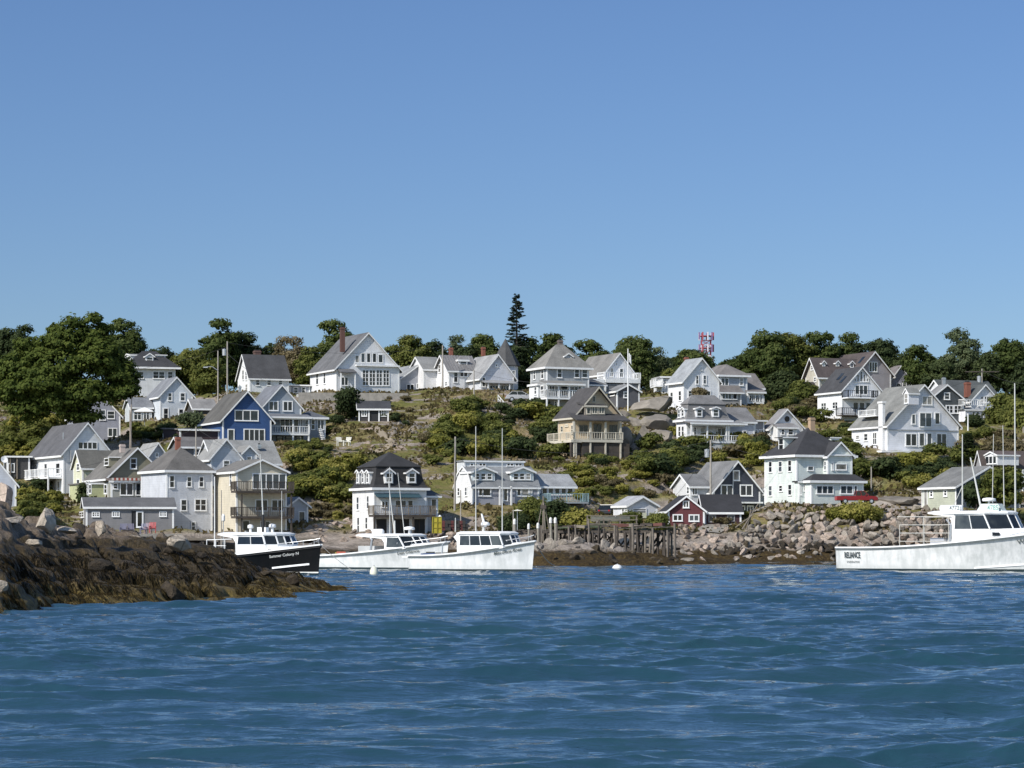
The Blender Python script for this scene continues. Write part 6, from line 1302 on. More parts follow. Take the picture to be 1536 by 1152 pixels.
b.text('RELIANCE', .75, .98, .62, paint((.02, .03, .03), .5), 1.35); b.text('STONINGTON', .95, .62, .2, GL, 1.05); b.text('WESMAC', 14.2, None, .42, GL, 2.0)
m = MB()
for i in range(24):
    x = 11.0+i*.22; z = .28+(i*.22)*.075; x2, z2 = x+.23, z+.0165; m.beam((x, -b.side(x, z)-.02, z), (x2, -b.side(x2, z2)-.02, z2), .06, .12)
m.build('spray_rail', WHITE, b.hull)
BOATS.append((b, 6.4, 8.6, 3))
def clutter(b, xa, xb, n):
    m1 = [paint((.42, .3, .05), .7), paint((.1, .16, .3), .7), paint((.3, .3, .28), .8), paint((.06, .06, .05), .8), paint((.4, .1, .06), .7)]
    for i in range(n):
        x, y = rnd.uniform(xa, xb), rnd.uniform(-b.B/2+.7, b.B/2-.7); w = rnd.uniform(.2, .45); hh = rnd.uniform(.9, 1.25)+(b.Fs-1.25)
        o = MB().box(-w, w, -w*.7, w*.7, 0, hh).build('deck_crate', m1[i % 5], b.r); o.location = (x, y, .46); o.rotation_euler = (0, 0, rnd.uniform(0, 3))
    for sg in (-1, 1):
        pts = [(b.L*t, sg*(b.hb(t)-.12), b.zs(t)+.42) for t in (.74, .82, .9, .96)]+[(b.L*.995, 0, b.zs(1)+.45)]; m = MB(); m.tube(pts, .022)
        for q in pts[:-1]: m.tube([(q[0], q[1], q[2]-.42), q], .018)
        m.build('bow_rail', METAL, b.r)
    m = MB(); m.box(b.L*.93, b.L*.96, -.1, .1, b.zs(.93)-.1, b.zs(.93)+.28); m.build('bollard', DARKWOOD, b.r)
for b_, xa, xb, n in BOATS: clutter(b_, xa, xb, n)
# ------------------------------------------------------------ mooring buoys and lines
def buoy(px, py, rx, ry, D, lab, c=(.75, .74, .6)):
    s = FPX/D; r = rx/s; o = empty('mooring_buoy', ((px-768)/FPX*D, D, 0), 0, lab, 'buoy')
    k = ry/s; MB().lathe([(.001, -.3), (r*.6, -.25), (r, 0), (r*.95, k*.6), (r*.7, k*1.1), (r*.3, k*1.35), (.001, k*1.4)], n=18).build('float', paint(c, .5, var=.2), o, smooth=True); MB().tube([(0, 0, k*1.35), (0, 0, k*1.6)], .03).build('eye', METAL, o)
buoy(561, 862, 6.5, 9, 176, 'round cream mooring ball floating in front of the middle boats'); buoy(926, 855, 8, 6, 205, 'white oval mooring buoy floating off the wharf', (.8, .8, .8)); buoy(1003, 842, 3, 4, 262, 'small white float beside the wharf piles', (.8, .8, .8))
def line(a, b, sag, r, name, lab, cat, c=(.5, .48, .44)):
    a, b = Vector(a), Vector(b); pts = [a.lerp(b, i/12)-Vector((0, 0, sag*4*(i/12)*(1-i/12))) for i in range(13)]; o = MB().tube(pts, r, r, 5).build(name, paint(c, .8)); tag(o, lab, cat)
line(P(483, 819, 177.5), P(540, 862, 178), .15, .02, 'mooring_line', 'thin mooring line from the bow of the black boat down to the water', 'rope'); line(P(805, 817, 190), P(832, 848, 226), .3, .03, 'mooring_line', 'pale mooring line from the bow of the middle boat to the rocks', 'rope')
# ------------------------------------------------------------ wharf
wr = empty('wharf', P(800, 800, 262), 0, 'long rickety grey wooden wharf on many dark pilings between the boats and the red shed', 'wharf')
def wp_(px, D, z): return Vector(((px-768)/FPX*D, D, z))-wr.location
plank = MB(); pts = [(772, 256), (820, 256), (868, 256), (915, 254), (960, 252), (1006, 250), (1014, 250)]
for (xa, da), (xb, db) in zip(pts[:-1], pts[1:]):
    a, b_ = wp_(xa, da, 3.25), wp_(xb, db, 3.25); n = max(1, int((b_-a).length/.3))
    for i in range(n):
        p = a.lerp(b_, (i+.5)/n); dz = rnd.uniform(-.03, .03)+.35*max(0, (p.x+wr.location.x-5)/14); plank.box(p.x-.13, p.x+.13, p.y-.4+rnd.uniform(-.3, .2), p.y+4.6+rnd.uniform(-.2, .3), p.z+dz, p.z+dz+.07)
plank.build('wharf_deck', paint((.13, .115, .1), .9, var=.45), wr)
bm_ = MB()
for dy in (0, 2.2, 4.4):
    bm_.beam(wp_(772, 256, 3.1)+Vector((0, dy, 0)), wp_(960, 252, 3.12)+Vector((0, dy, 0)), .18, .24); bm_.beam(wp_(960, 252, 3.12)+Vector((0, dy, 0)), wp_(1014, 250, 3.15)+Vector((0, dy, 0)), .18, .24)
bm_.build('stringer', DARKWOOD, wr)
for i in range(22):
    px = 800+i*9.8; D = 256-6*(px-772)/240
    for dy in (0, 2.2, 4.4):
        if rnd.random() < .12: continue
        q = wp_(px+rnd.uniform(-2, 2), D+dy, 0); gx = tz(q.x+wr.location.x, D+dy)-wr.location.z
        MB().tube([(q.x+rnd.uniform(-.2, .2), q.y, min(gx, 0)-.6), (q.x, q.y, 3.1-wr.location.z+(rnd.uniform(.2, .7) if dy == 0 and rnd.random() < .35 else 0))], .13, .1, 7).build('piling', DARKWOOD if rnd.random() < .85 else WOOD, wr)
for i in range(8):
    px = 812+i*24; D = 255; q = wp_(px, D-.1, 0); q2 = wp_(px+16, D-.1, 0); MB().beam((q.x, q.y, .9-wr.location.z), (q2.x, q2.y, 2.7-wr.location.z), .1, .16).build('cross_brace', DARKWOOD, wr)
cap = paint((.7, .69, .66), .8)
def piling(px, ty, by, D, w, lab, capped=False, grp=None):
    s = FPX/D; a = P(px, ty, D); g = tz(a.x, a.y); o = empty('mooring_pile', (a.x, a.y, min(P(px, by, D).z, g)), 0, lab, 'piling', grp)
    H = a.z-o.location.z; MB().tube([(0, 0, -.8), (.03, 0, H*.5), (0, 0, H)], w/s/2*1.15, w/s/2, 9).build('post', paint((.17, .145, .12), .9, var=.4) if not capped else paint((.26, .24, .2), .9, var=.3), o)
    if capped: MB().lathe([(w/s/2*1.3, H-.35), (w/s/2*1.35, H), (w/s/2*.9, H+.15), (.001, H+.2)], n=10).build('cap', cap, o)
for i, (px, ty, by, w, cp_, D) in enumerate(((793, 788, 815, 3, 1, 252), (807, 787, 815, 3.4, 1, 252), (812, 788, 812, 2.4, 0, 252), (826, 779, 812, 3.6, 1, 250), (833, 779, 812, 3.6, 1, 250), (772, 781, 815, 3.6, 1, 254), (835, 781, 813, 2.6, 0, 250), (863, 787, 818, 2.6, 0, 250), (883, 778, 822, 2.6, 0, 249), (922, 788, 820, 3.2, 0, 249), (949, 785, 833, 4, 0, 249), (979, 792, 838, 3.4, 0, 248), (1012, 785, 843, 3.6, 0, 247), (1001, 795, 843, 2.8, 0, 248), (853, 790, 815, 3, 0, 250))):
    side = ('leftmost', 'second', 'third', 'fourth', 'fifth')
    piling(px, ty, by, D, w, ('pale capped mooring pile standing %s along the wharf front' % {0: 'second from the left', 1: 'third from the left', 3: 'left of the tall close pair', 4: 'right of the tall close pair', 5: 'at the left end'}[i]) if cp_ else 'weathered bare pile rising above the wharf deck', bool(cp_), None if cp_ else 'bare piles along the wharf')
# frames, gear and ramp on the wharf
for i in range(30):
    q = wp_(rnd.uniform(790, 990), 255, 0); MB().beam((q.x, q.y+rnd.uniform(0, 3), rnd.uniform(.2, 1.2)-wr.location.z), (q.x+rnd.uniform(-1.6, 1.6), q.y+rnd.uniform(0, 3), 2.8-wr.location.z), .1).build('cross_brace', DARKWOOD, wr)
for i in range(16):
    q = wp_(800+i*12.5, 255, 0); q2 = wp_(800+(i+1)*12.5+rnd.uniform(-3, 5), 255, 0); MB().beam((q.x, q.y+.3, 2.35-wr.location.z-rnd.uniform(0, .9)), (q2.x, q2.y+.3, 2.35-wr.location.z-rnd.uniform(0, .9)), .08, .13).build('cross_brace', DARKWOOD, wr)
for i in range(34):
    px = rnd.uniform(838, 1000); D = rnd.uniform(253, 258); a = wp_(px, D, 3.32); s_ = rnd.uniform(.3, .7)
    o = MB().box(-s_, s_, -.35, .35, 0, rnd.uniform(.08, .32)).build('wharf_gear', (WOOD, DARKWOOD, paint((.07, .09, .05), .9, var=.5), DARKWOOD, paint((.13, .055, .045), .9))[i % 5]); o.location = a+wr.location+Vector((0, 0, .12+.35*max(0, (a.x+wr.location.x-5)/14))); o.rotation_euler = (0, rnd.uniform(-.08, .08), rnd.uniform(-.6, .6)); tag(o, 'low piece of stacked fishing gear lying on the wharf deck', 'fishing gear', 'gear lying on the wharf')
g = empty('gear_rack', wp_(880, 259, 3.35)+wr.location, .05, 'low weathered timber rack with stacked gear on the wharf', 'rack'); m = MB()
for x in (0, 1.6, 3.2, 4.8): m.box(x, x+.12, 0, .12, 0, 1.3)
for z in (.5, .9, 1.3): m.box(0, 5, -.03, .05, z, z+.08)
m.build('rack_frame', WOOD, g); m = MB()
for i in range(9): x = rnd.uniform(0, 4.5); z = rnd.uniform(.05, .6); m.box(x, x+rnd.uniform(.4, .9), .2, .9, z, z+rnd.uniform(.2, .35))
m.build('stacked_gear', paint((.06, .075, .05), .9, var=.5), g)
g = empty('float_ramp', P(905, 800, 275), 0, 'upturned silvery skiff lying behind the wharf, left of the white garage', 'skiff')
V_ = []
for i in range(9):
    t = i/8; x = t*5.2; w = .85*math.sin(min(1, t*1.3+.25)*math.pi/2)*(1-max(0, t-.65)**1.5*3.2); V_ += [(x, -w, .1), (x, -w*.9, .6), (x, 0, .85), (x, w*.9, .6), (x, w, .1)]
MB().add(V_, [(i*5+j, i*5+j+1, (i+1)*5+j+1, (i+1)*5+j) for i in range(8) for j in range(4)]+[(0, 1, 2, 3, 4)]).build('skiff_hull', paint((.1, .1, .08), .8, var=.4), g, smooth=True); g.scale = (.8, .8, .7); g.location = P(886, 783, 284); g.name = 'skiff'
for i in range(3): MB().box(1+i*1.4, 1.15+i*1.4, -.9, .9, -.6, .3).build('trestle', DARKWOOD, g)
g = empty('dock_derrick', P(815, 812, 262), 0, 'tall weathered derrick of leaning poles on the wharf, left of the capped piles', 'derrick'); H = (812-744)*262/FPX
MB().tube([(0, 0, -.5), (0, 0, H)], .12, .07).build('mast', WOOD, g); m = MB()
for dx, dy in ((-.9, 0), (.9, .3), (.3, -.8)): m.tube([(dx, dy, -.5), (dx*.1, dy*.1, H*.85)], .07, .05)
m.build('leg', WOOD, g); MB().box(-.28, .28, -.25, .25, H*.72, H*.8).build('block', DARKWOOD, g)
# lobster traps and crate by the mansard building
cr = empty('crate', P(649, 800, 286), .1, 'tall yellow crate standing right of the black mansard building', 'crate')
MB().box(0, .95, 0, .9, 0, 1.75).build('crate_body', paint((.42, .36, .035), .7, var=.35), cr); m = MB()
for z in (0, .55, 1.15, 1.7): m.box(-.03, .98, -.05, -.004, z, z+.07)
for x in (-.03, .45, .91): m.box(x, x+.07, -.08, -.052, .0, 1.77)
m.build('crate_slat', paint((.3, .26, .03), .7), cr); MB().lathe([(.12, 0), (.2, .06), (.12, .13), (.1, .2), (.001, .22)], (.8, .3, 1.751), 10).build('lid_float', WHITE, cr)
for i in range(26):
    r_, c_ = i // 9, i % 9; q = P(663+c_*4.4 if r_ < 3 else 668, 800, 285); o = MB()
    for x in (0, .28): 
        for y in (0, .85): o.box(x, x+.03, y, y+.03, 0, .33)
    o.box(0, .31, 0, .88, 0, .03); o.box(0, .31, 0, .88, .31, .34); o.box(.005, .3, .01, .02, .03, .31); o.box(.01, .02, .02, .86, .03, .31)
    for k in range(5): o.box(-.005, .315, .1+k*.16, .12+k*.16, .003, .335)
    t = o.build('lobster_trap', paint((.045, .04, .035) if i % 3 else (.12, .03, .03), .8, var=.5)); t.location = (q.x, q.y+rnd.uniform(-.1, .1), q.z+.36*r_+.3); t.rotation_euler = (0, 0, rnd.uniform(-.08, .08)); tag(t, 'dark wire lobster trap stacked on the shore right of the yellow crate', 'lobster trap', 'lobster traps beside the yellow crate')
# ------------------------------------------------------------ poles, lamp, tower, flag
def upole(px, ty, by, D, w, lab, arm=0, name='utility_pole', lean=0, mat=None, trans=False):
    a, b_ = P(px, by, D), P(px+lean, ty, D); g = min(a.z, tz(a.x, a.y)); o = empty(name, (a.x, a.y, g), 0, lab, 'pole'); H = b_.z-g; s = FPX/D; r = w/s/2
    MB().tube([(0, 0, -.5), (lean/s, 0, H)], r*1.2, r*.8, 8).build('shaft', mat or paint((.36, .33, .29), .9, var=.25), o)
    if arm: MB().box(lean/s-arm, lean/s+arm, -.1, 0, H-.5, H-.38).build('crossarm', DARKWOOD, o)
    if trans: MB().lathe([(.001, 0), (.28, .02), (.3, .9), (.001, 1.0)], (lean/s-.42, 0, H-2.0), 12).build('transformer', METAL, o)
    return o
l = upole(327, 526, 603, 366, 2.2, 'utility pole carrying a curved street lamp arm, left of the pole pair', name='street_lamp'); H = 77*366/FPX
MB().tube([(0, -.1, H-.9), (-.8, -.1, H-.35), (-1.5, -.1, H-.4)], .05).build('lamp_arm', METAL, l); MB().box(-2.0, -1.4, -.2, 0, H-.52, H-.38).build('lamp_head', METAL, l)
upole(341, 512, 592, 372, 2.4, 'tall pole with a transformer, right of the street lamp', trans=True)
upole(682, 655, 768, 300, 3, 'tall weathered pole in front of the twin dormer house, left of the white masts', lean=1)
upole(691, 735, 800, 292, 1.8, 'short thin pole behind the middle boat'); upole(770, 765, 800, 285, 2, 'thin pole with a small pale awning, left of the wharf')
upole(664, 518, 595, 386, 2.4, 'pole in front of the metal roofed house'); upole(711, 555, 614, 372, 2, 'thin pole on the dry slope below the turret house')
upole(1066, 660, 745, 306, 3.2, 'pale pole right in front of the navy house', trans=True); upole(294, 640, 684, 318, 2.4, 'short pole between tall house and pale roofs'); upole(1452, 620, 645, 358, 2, 'short white pole on the grass beside the dark green grey house', mat=WHITE)
upole(1473, 553, 600, 382, 2.2, 'pole with crossarm and transformer behind the rail topped house', arm=2.4, trans=True); upole(1535, 640, 672, 356, 2, 'bare pole at the right edge')
upole(1307, 700, 720, 315, 2, 'short post on the path below the steep gabled house')
f = upole(942, 523, 612, 364, 1.8, 'white flagpole between the charcoal cottage and the deck house with a drooping flag', name='flagpole', mat=WHITE)
H = (612-523)*364/FPX; m = MB(); n = 8; V_ = []
for i in range(n+1):
    for j in range(5): V_.append((.08+.34*(i/n)+.02*j, .1*math.sin(i*1.5+j), H-.1-j*.33-i*.05))
m.add(V_, [(i*5+j, i*5+j+1, (i+1)*5+j+1, (i+1)*5+j) for i in range(n) for j in range(4)]); fl = m.build('flag', WHITE, f, smooth=True)
tw = empty('cell_tower', P(1059, 560, 640), 0, 'red and white lattice mobile phone tower behind the skyline', 'tower'); s_ = 640/FPX; red, wht = paint((.36, .07, .09), .6), paint((.6, .58, .64), .5)
Ht = (560-498)*s_; m1, m2 = MB(), MB()
for k in range(8):
    z0, z1 = Ht*k/8-2, Ht*(k+1)/8-2; mm = (m1 if k % 2 else m2); w = 1.1
    for x, y in ((-w, -w), (w, -w), (w, w), (-w, w)): mm.tube([(x, y, z0), (x, y, z1)], .12, .12, 5)
    for (x, y), (x2, y2) in (((-w, -w), (w, -w)), ((w, -w), (w, w)), ((w, w), (-w, w)), ((-w, w), (-w, -w))): mm.beam((x, y, z0), (x2, y2, z1), .1); mm.beam((x2, y2, z0), (x, y, z1), .1); mm.beam((x, y, z1), (x2, y2, z1), .12)
m1.build('lattice', red, tw); m2.build('lattice', wht, tw)
for z, n in ((Ht-1.0, 9), (Ht-3.9, 9), (Ht-6.6, 5)):
    for i in range(n):
        a = i/n*6.28; x, y = 1.75*math.cos(a), 1.75*math.sin(a); MB().box(x-.17, x+.17, y-.1, y+.1, z-.9+rnd.uniform(-.2, .2), z+.9).build('antenna_panel', (red, wht, paint((.2, .14, .3), .5))[i % 3] if n == 9 else wht, tw)
    MB().lathe([(1.6, z-.1), (1.75, z-.05), (1.75, z+.05), (1.6, z+.1)], n=16).build('platform_ring', red, tw)
# wires
wc = (.05, .05, .05)
for a, b_, sg, lab in ((P(341, 514, 372), P(664, 520, 386), 1.2, 'thin wire strung between the tall transformer pole and the pole at the metal roofed house'), (P(682, 657, 300), P(1066, 662, 306), 1.6, 'thin wire across the slope from the twin dormer house to the navy house'), (P(1066, 662, 306), P(1210, 690, 305), .5, 'wire from the navy house pole to the mint house'), (P(1473, 555, 382), P(1540, 575, 380), .5, 'wire leaving the crossarm pole to the right'), (P(294, 641, 318), P(120, 700, 312), .6, 'wire from the short pole to the yellow house'), (P(341, 520, 372), P(125, 560, 372), .9, 'wire from the transformer pole into the huge tree'),
        (P(341, 530, 372), P(420, 582, 348), .5, 'wire from the transformer pole down to the grey blue house'), (P(294, 642, 318), P(430, 708, 292), .5, 'wire from the short pole to the cream house with balconies'), (P(682, 658, 300), P(545, 705, 290), .5, 'wire from the tall weathered pole to the black mansard roof'),
        (P(682, 664, 300), P(700, 700, 302), .2, 'short wire from the tall weathered pole to the white gambrel end'), (P(1066, 666, 306), P(1012, 745, 294), .4, 'wire from the navy house pole down to the red shed'), (P(664, 522, 386), P(711, 557, 372), .3, 'wire between the metal roof pole and the slope pole'), (P(711, 557, 372), P(845, 575, 365), .5, 'wire from the slope pole to the three storey house'), (P(1473, 556, 382), P(1420, 582, 372), .3, 'short wire from the crossarm pole to the dark green grey house')):
    line(a, b_, sg, .018, 'overhead_wire', lab, 'wire', wc)
# ------------------------------------------------------------ vehicles
def car(name, lab, loc, rz, body, L=4.4, cat='car', truck=False):
    r = empty(name, loc, rz, lab, cat); W = 1.75; bm_ = paint(body, .3, var=.05, name='car_paint')
    if truck:
        prof = [(0, .45), (0, 1.0), (2.35, 1.02), (2.38, 1.02), (2.5, 1.05), (3.95, 1.05), (4.9, .98), (5.2, .85), (5.25, .45)]; L = 5.25
        cab = [(2.4, 1.03), (2.5, 1.62), (3.5, 1.65), (4.1, 1.06)]
    else:
        prof = [(0, .4), (.02, .8), (.25, .95), (1.0, .98), (3.3, .97), (4.2, .8), (4.38, .65), (4.4, .4)]; cab = [(.35, .97), (.85, 1.42), (2.3, 1.45), (3.2, .98)]
    m = MB().prism(prof, 'y', -W/2, W/2); bo = m.build('body', bm_, r, bevel=.05)
    MB().prism(cab, 'y', -W/2+.12, W/2-.12).build('cabin', glass(), bo); m = MB(); a = cab; m.prism([(a[1][0]-.02, a[1][1]), (a[2][0]+.02, a[2][1]), (a[2][0], a[2][1]+.05), (a[1][0], a[1][1]+.05)], 'y', -W/2+.1, W/2-.1)
    for sy in (-W/2+.1, W/2-.16):
        for p, q in ((a[0], a[1]), (a[2], a[3]), (((a[0][0]+a[3][0])/2-.1, a[0][1]), ((a[1][0]+a[2][0])/2, a[1][1]))): m.beam((p[0], sy+.03, p[1]), (q[0], sy+.03, q[1]), .08, .07)
    m.build('roof_pillars', bm_, bo)
    if truck: r.scale = (.88, .88, .88)
    if truck: MB().box(.1, 2.3, -W/2+.1, W/2-.1, 1.021, 1.03).build('truck_bed', BLACK, bo); MB().box(-.06, .0, -W/2+.05, W/2-.05, .5, .98).build('tailgate', paint((.42, .05, .05), .4), bo)
    for x in (.85 if not truck else 1.05, L-.85):
        for sy in (-W/2-.02, W/2-.2):
            w = MB().lathe([(.001, 0), (.2, .0), (.34, .02), (.35, .2), (.2, .22), (.001, .22)], n=20).build('wheel', paint((.02, .02, .02), .8), r, smooth=True); w.rotation_euler = (-math.pi/2, 0, 0); w.location = (x, sy, .35)
            MB().lathe([(.001, .0), (.19, .01), (.19, .03), (.001, .04)], n=14).build('hub', METAL, w).location = (0, 0, -.02 if sy < 0 else .2)
    for sy in (-.7, .5): MB().box(L-.03, L+.01, sy, sy+.25, .66, .8).build('headlight', WHITE, r); MB().box(-.03, .0, sy, sy+.2, .7, .85).build('tail_light', paint((.4, .01, .01), .3), r)
    for sy in (-W/2-.1, W/2+.0): MB().box(cab[3][0]-.5, cab[3][0]-.35, sy, sy+.1, cab[0][1]+.05, cab[0][1]+.2).build('mirror', bm_, r)
    return r
t = car('pickup_truck', 'red pickup truck parked beside the glazed porch of the mint house', P(1254, 757.5, 298)+Vector((0, 0, .1)), R(2), (.2, .01, .013), cat='pickup', truck=True)
car('parked_car', 'silver car parked between the turret house and the three storey house', P(758, 603, 372), R(5), (.42, .43, .45)); car('parked_car', 'dark car parked left of the white garage', P(906, 776, 305), R(70), (.02, .02, .025))
# ------------------------------------------------------------ small things around the houses
u = empty('sunshade', P(217, 636, 366), 0, 'white square sunshade in front of the grey gable house', 'sunshade'); MB().tube([(0, 0, -.2), (0, 0, 2.2)], .04).build('pole', METAL, u)
MB().add([(-1.3, -1.3, 1.75), (1.3, -1.3, 1.75), (1.3, 1.3, 1.75), (-1.3, 1.3, 1.75), (0, 0, 2.3), (-1.3, -1.3, 1.6), (1.3, -1.3, 1.6), (1.3, 1.3, 1.6), (-1.3, 1.3, 1.6)], [(0, 1, 4), (1, 2, 4), (2, 3, 4), (3, 0, 4), (0, 1, 6, 5), (1, 2, 7, 6), (2, 3, 8, 7), (3, 0, 5, 8)]).build('canopy', WHITE, u)
u = empty('sunshade', P(776, 790, 287), 0, 'small flat pale sunshade above the bushes near the wharf', 'sunshade'); MB().tube([(0, 0, -1), (0, 0, 1.9)], .04).build('pole', METAL, u); MB().add([(-.6, -.5, 1.7), (.6, -.5, 1.7), (.6, .5, 1.7), (-.6, .5, 1.7), (0, 0, 1.85)], [(0, 1, 4), (1, 2, 4), (2, 3, 4), (3, 0, 4), (0, 1, 2, 3)]).build('canopy', paint((.75, .72, .6), .7), u)
def chair(loc, rz, c, lab, name='adirondack_chair', grp=None):
    r = empty(name, loc, rz, lab, 'chair', grp); mt = paint(c, .6)
    MB().prism([(0, .35), (.6, .42), (.6, .47), (0, .4)], 'y', -.3, .3).build('seat', mt, r); m = MB()
    for i in range(5): m.beam((.02, -.26+i*.13, .35), (-.35, -.3+i*.15, 1.05), .1, .03)
    m.build('backrest', mt, r)
    for y in (-.36, .31):
        MB().box(-.1, .6, y-.03, y+.1, .6, .64).build('armrest', mt, r)
        for x in (.52, -.02): MB().box(x, x+.08, y, y+.06, -.1, .6).build('leg', mt, r)
for k, (px, py, D, rz, c, lab) in enumerate(((509, 668, 336, -1.2, (.7, .68, .6), 'cream garden chair on the lawn right of the porch, left of the pair'), (522, 668, 336, -1.9, (.7, .68, .6), 'cream garden chair on the lawn, right of the pair'),
        (185, 800, 287, -1.5, (.13, .13, .2), 'dull purple chair in front of the long grey shed, left of its doors'), (196, 800, 287, -1.4, (.15, .14, .2), 'dull purple chair just left of the open shed door'), (216, 800, 287, -1.6, (.17, .17, .24), 'violet grey chair in front of the white shed door'), (229, 798, 286.5, -1.5, (.42, .07, .07), 'bright red chair in front of the long grey shed'), (223, 799, 287, -1.7, (.3, .2, .22), 'pinkish chair beside the bright red one'))):
    chair(P(px, py, D), rz, c, lab)
p0 = P(166, 801, 285.5); d = MB().box(0, 7.5, -1.2, 2, -1.5, 0).build('patio', paint((.3, .28, .25), .9, var=.3)); d.location = p0; d.rotation_euler = (0, 0, R(13)); tag(d, 'narrow concrete patio in front of the long grey shed', 'patio')
# fence at the annex, stair rail near the silver car
f = empty('white_fence', P(445, 600, 384), R(8), 'short white picket fence in front of the flat roofed annex', 'fence'); m = MB()
for i in range(26): m.box(i*.09, i*.09+.05, 0, .03, 0, .85)
m.box(-.02, 2.3, .03, .07, .15, .22).box(-.02, 2.3, .03, .07, .65, .72); m.build('pickets', WHITE, f)
f = empty('stair_railing', P(747, 600, 368), 0, 'white slanted stair railing on the slope below the silver car', 'railing'); m = MB()
for k in (0, .9): m.beam((0, k, .7), (1.6, k, -1.2), .08); m.beam((0, k, .2), (1.6, k, -1.7), .06)
for i in range(6):
    for k in (0, .9): m.beam((i*.32, k, -.2-i*.38), (i*.32, k, .75-i*.38), .07)
m.build('rail', WHITE, f)
f = empty('deck_fence', P(1120, 797, 288), R(12), 'weathered driftwood poles leaning on the bank below the mint house', 'driftwood')
m = MB(); m.tube([(-.5, 0, .2), (1.4, .3, 3.0)], .1, .05); m.tube([(0, 0, .2), (.6, .3, 2.4)], .09, .05); m.tube([(-1.2, .2, .4), (.9, .1, 1.9)], .08, .05); m.build('driftwood_pole', WOOD, f)
dsh = empty('satellite_dish', P(6, 690, 300), 0, 'small satellite dish on a post at the left edge', 'satellite dish'); MB().tube([(0, 0, -2), (0, 0, .1)], .04).build('post', METAL, dsh); o_ = MB().lathe([(.001, 0), (.25, .05), (.38, .14), (.001, .02)], n=16).build('dish', WHITE, dsh); o_.rotation_euler = (1.2, 0, .4)
rd = MB(); a = P(190, 653, 350); 
sh = empty('lifebuoy_post', P(335, 795, 283), 0, 'white fuel post on the pier edge between the tall house and the cream house', 'post'); MB().tube([(0, 0, -2), (0, 0, .9)], .05).build('post', METAL, sh); MB().lathe([(.1, .9), (.18, 1.0), (.18, 1.5), (.08, 1.7), (.001, 1.72)], n=12).build('float', WHITE, sh)
for px, ty, lab in ((322, 715, 'thin white mast beside the tall blue grey house'), (332, 735, 'grey post between the tall house and the cream house')): upole(px, ty, 815, 283, 1.8, lab, name='mast_pole', mat=WHITE if px < 330 else None)
pr_ = empty('pier', P(345, 812, 286), R(8), 'low timber pier with stone filled cribs under the stacked balconies', 'pier'); MB().box(-5, 9.5, -1.2, 1.5, .1, .35).build('pier_deck', WOOD, pr_)
for i in range(9): MB().box(-4.8+i*1.75, -4.55+i*1.75, -1.1, -.85, -3, .1).build('piling', DARKWOOD, pr_)
# ------------------------------------------------------------ keep the 290 largest of a kind, merge the rest
def merge_rest(prefix, keep, name, kind_mat=None):
    os_ = [o for o in C.objects if o.type == 'MESH' and o.name.split('.')[0] == prefix and 'group' in o.keys()]
    os_.sort(key=lambda o: -max(o.scale)/max(o.location.y, 1)); rest = os_[keep:]; by = {}
    for o in rest:
        me = o.data; n = len(me.vertices); v = np.empty(n*3, 'f'); me.vertices.foreach_get('co', v); v = v.reshape(-1, 3)
        M = np.array(Matrix.LocRotScale(o.location, o.rotation_euler, o.scale)); v = v@M[:3, :3].T+M[:3, 3]; k = len(me.polygons[0].vertices); f = np.empty(len(me.polygons)*k, 'i'); me.polygons.foreach_get('vertices', f)
        t = None
        if 'tint' in me.attributes: t = np.empty(n, 'f'); me.attributes['tint'].data.foreach_get('value', t)
        by.setdefault(o.material_slots[0].material.name, [o.material_slots[0].material, []])[1].append((v, f.reshape(-1, k), t))
    tot = [[], [], [], []]; off = 0; mats = []
    for mn, (m, L) in by.items():
        mats.append(m)
        for v, f, t in L: tot[0].append(v); tot[1].append(f+off); off += len(v); tot[2].append(t if t is not None else np.zeros(len(v))); tot[3].append(np.full(len(f), len(mats)-1))
    for o in rest: bpy.data.objects.remove(o)
    if not mats: return
    o = fastmesh(name, np.concatenate(tot[0]), np.concatenate(tot[1]), mats[0], np.concatenate(tot[2]))
    for m in mats[1:]: o.data.materials.append(m)
    o.data.polygons.foreach_set('material_index', np.concatenate(tot[3]).astype('i')); return o
o = merge_rest('shrub', 285, 'undergrowth'); tag(o, 'mixed green undergrowth filling the slope between the shrubs', 'undergrowth', kind='stuff')
o = merge_rest('boulder', 270, 'shore_rubble'); tag(o, 'loose small rocks strewn along the shore', 'rubble', kind='stuff')
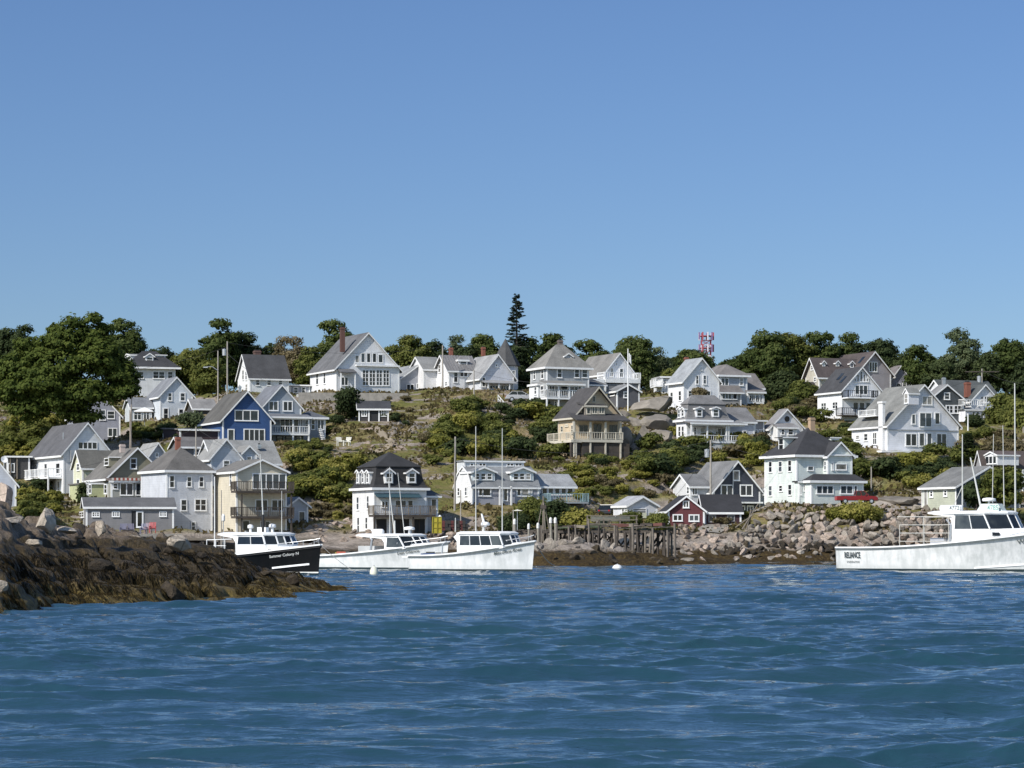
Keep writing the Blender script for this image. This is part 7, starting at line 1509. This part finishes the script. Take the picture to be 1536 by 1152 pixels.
# ------------------------------------------------------------ light, sky, camera
A, E = R(47), R(38)
sv = Vector((-math.cos(E)*math.sin(A), -math.cos(E)*math.cos(A), math.sin(E)))
sl = bpy.data.lights.new('sun', 'SUN'); sl.energy = 5.0; sl.angle = R(.53); sl.color = (1, .955, .88); so = bpy.data.objects.new('sun', sl); C.objects.link(so); so.rotation_euler = sv.to_track_quat('Z', 'Y').to_euler(); so.location = (0, 0, 100)
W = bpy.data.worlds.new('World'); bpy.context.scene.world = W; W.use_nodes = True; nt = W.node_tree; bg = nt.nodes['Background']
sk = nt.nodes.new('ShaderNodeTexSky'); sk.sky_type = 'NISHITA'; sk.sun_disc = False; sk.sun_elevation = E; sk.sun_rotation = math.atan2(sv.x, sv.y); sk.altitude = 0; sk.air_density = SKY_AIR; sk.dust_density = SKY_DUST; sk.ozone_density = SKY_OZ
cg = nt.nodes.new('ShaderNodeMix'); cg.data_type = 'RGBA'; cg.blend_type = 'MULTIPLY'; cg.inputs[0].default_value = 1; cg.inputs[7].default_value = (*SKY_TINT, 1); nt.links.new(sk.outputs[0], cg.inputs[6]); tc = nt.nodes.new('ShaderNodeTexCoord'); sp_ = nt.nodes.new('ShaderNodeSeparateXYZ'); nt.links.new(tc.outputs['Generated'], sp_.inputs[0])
el = ramp(nt, math_(nt, 'SUBTRACT', sp_.outputs[2], math_(nt, 'MULTIPLY', math_(nt, 'MINIMUM', sp_.outputs[1], .2), 1.0)), [(.12, SKY_TINT), (.55, (1.3, 1.34, 1.4))]); nt.links.new(el, cg.inputs[7]); nt.links.new(cg.outputs[2], bg.inputs[0])  # sky outside the view brightened on purpose as fill for shaded walls
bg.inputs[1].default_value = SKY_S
cd = bpy.data.cameras.new('camera'); co = bpy.data.objects.new('camera', cd); C.objects.link(co); co.location = (0, 0, HC); co.rotation_euler = (math.pi/2, 0, 0)
cd.sensor_width = 36; cd.lens = FPX/1536*36; cd.shift_y = (YH-576)/1536; cd.clip_start = .5; cd.clip_end = 20000
S = bpy.context.scene; S.camera = co; S.view_settings.view_transform = 'Standard'; S.view_settings.look = 'None'; S.view_settings.exposure = 0; S.cycles.max_bounces = 6; S.cycles.diffuse_bounces = 2; S.cycles.glossy_bounces = 2; S.cycles.transparent_max_bounces = 4
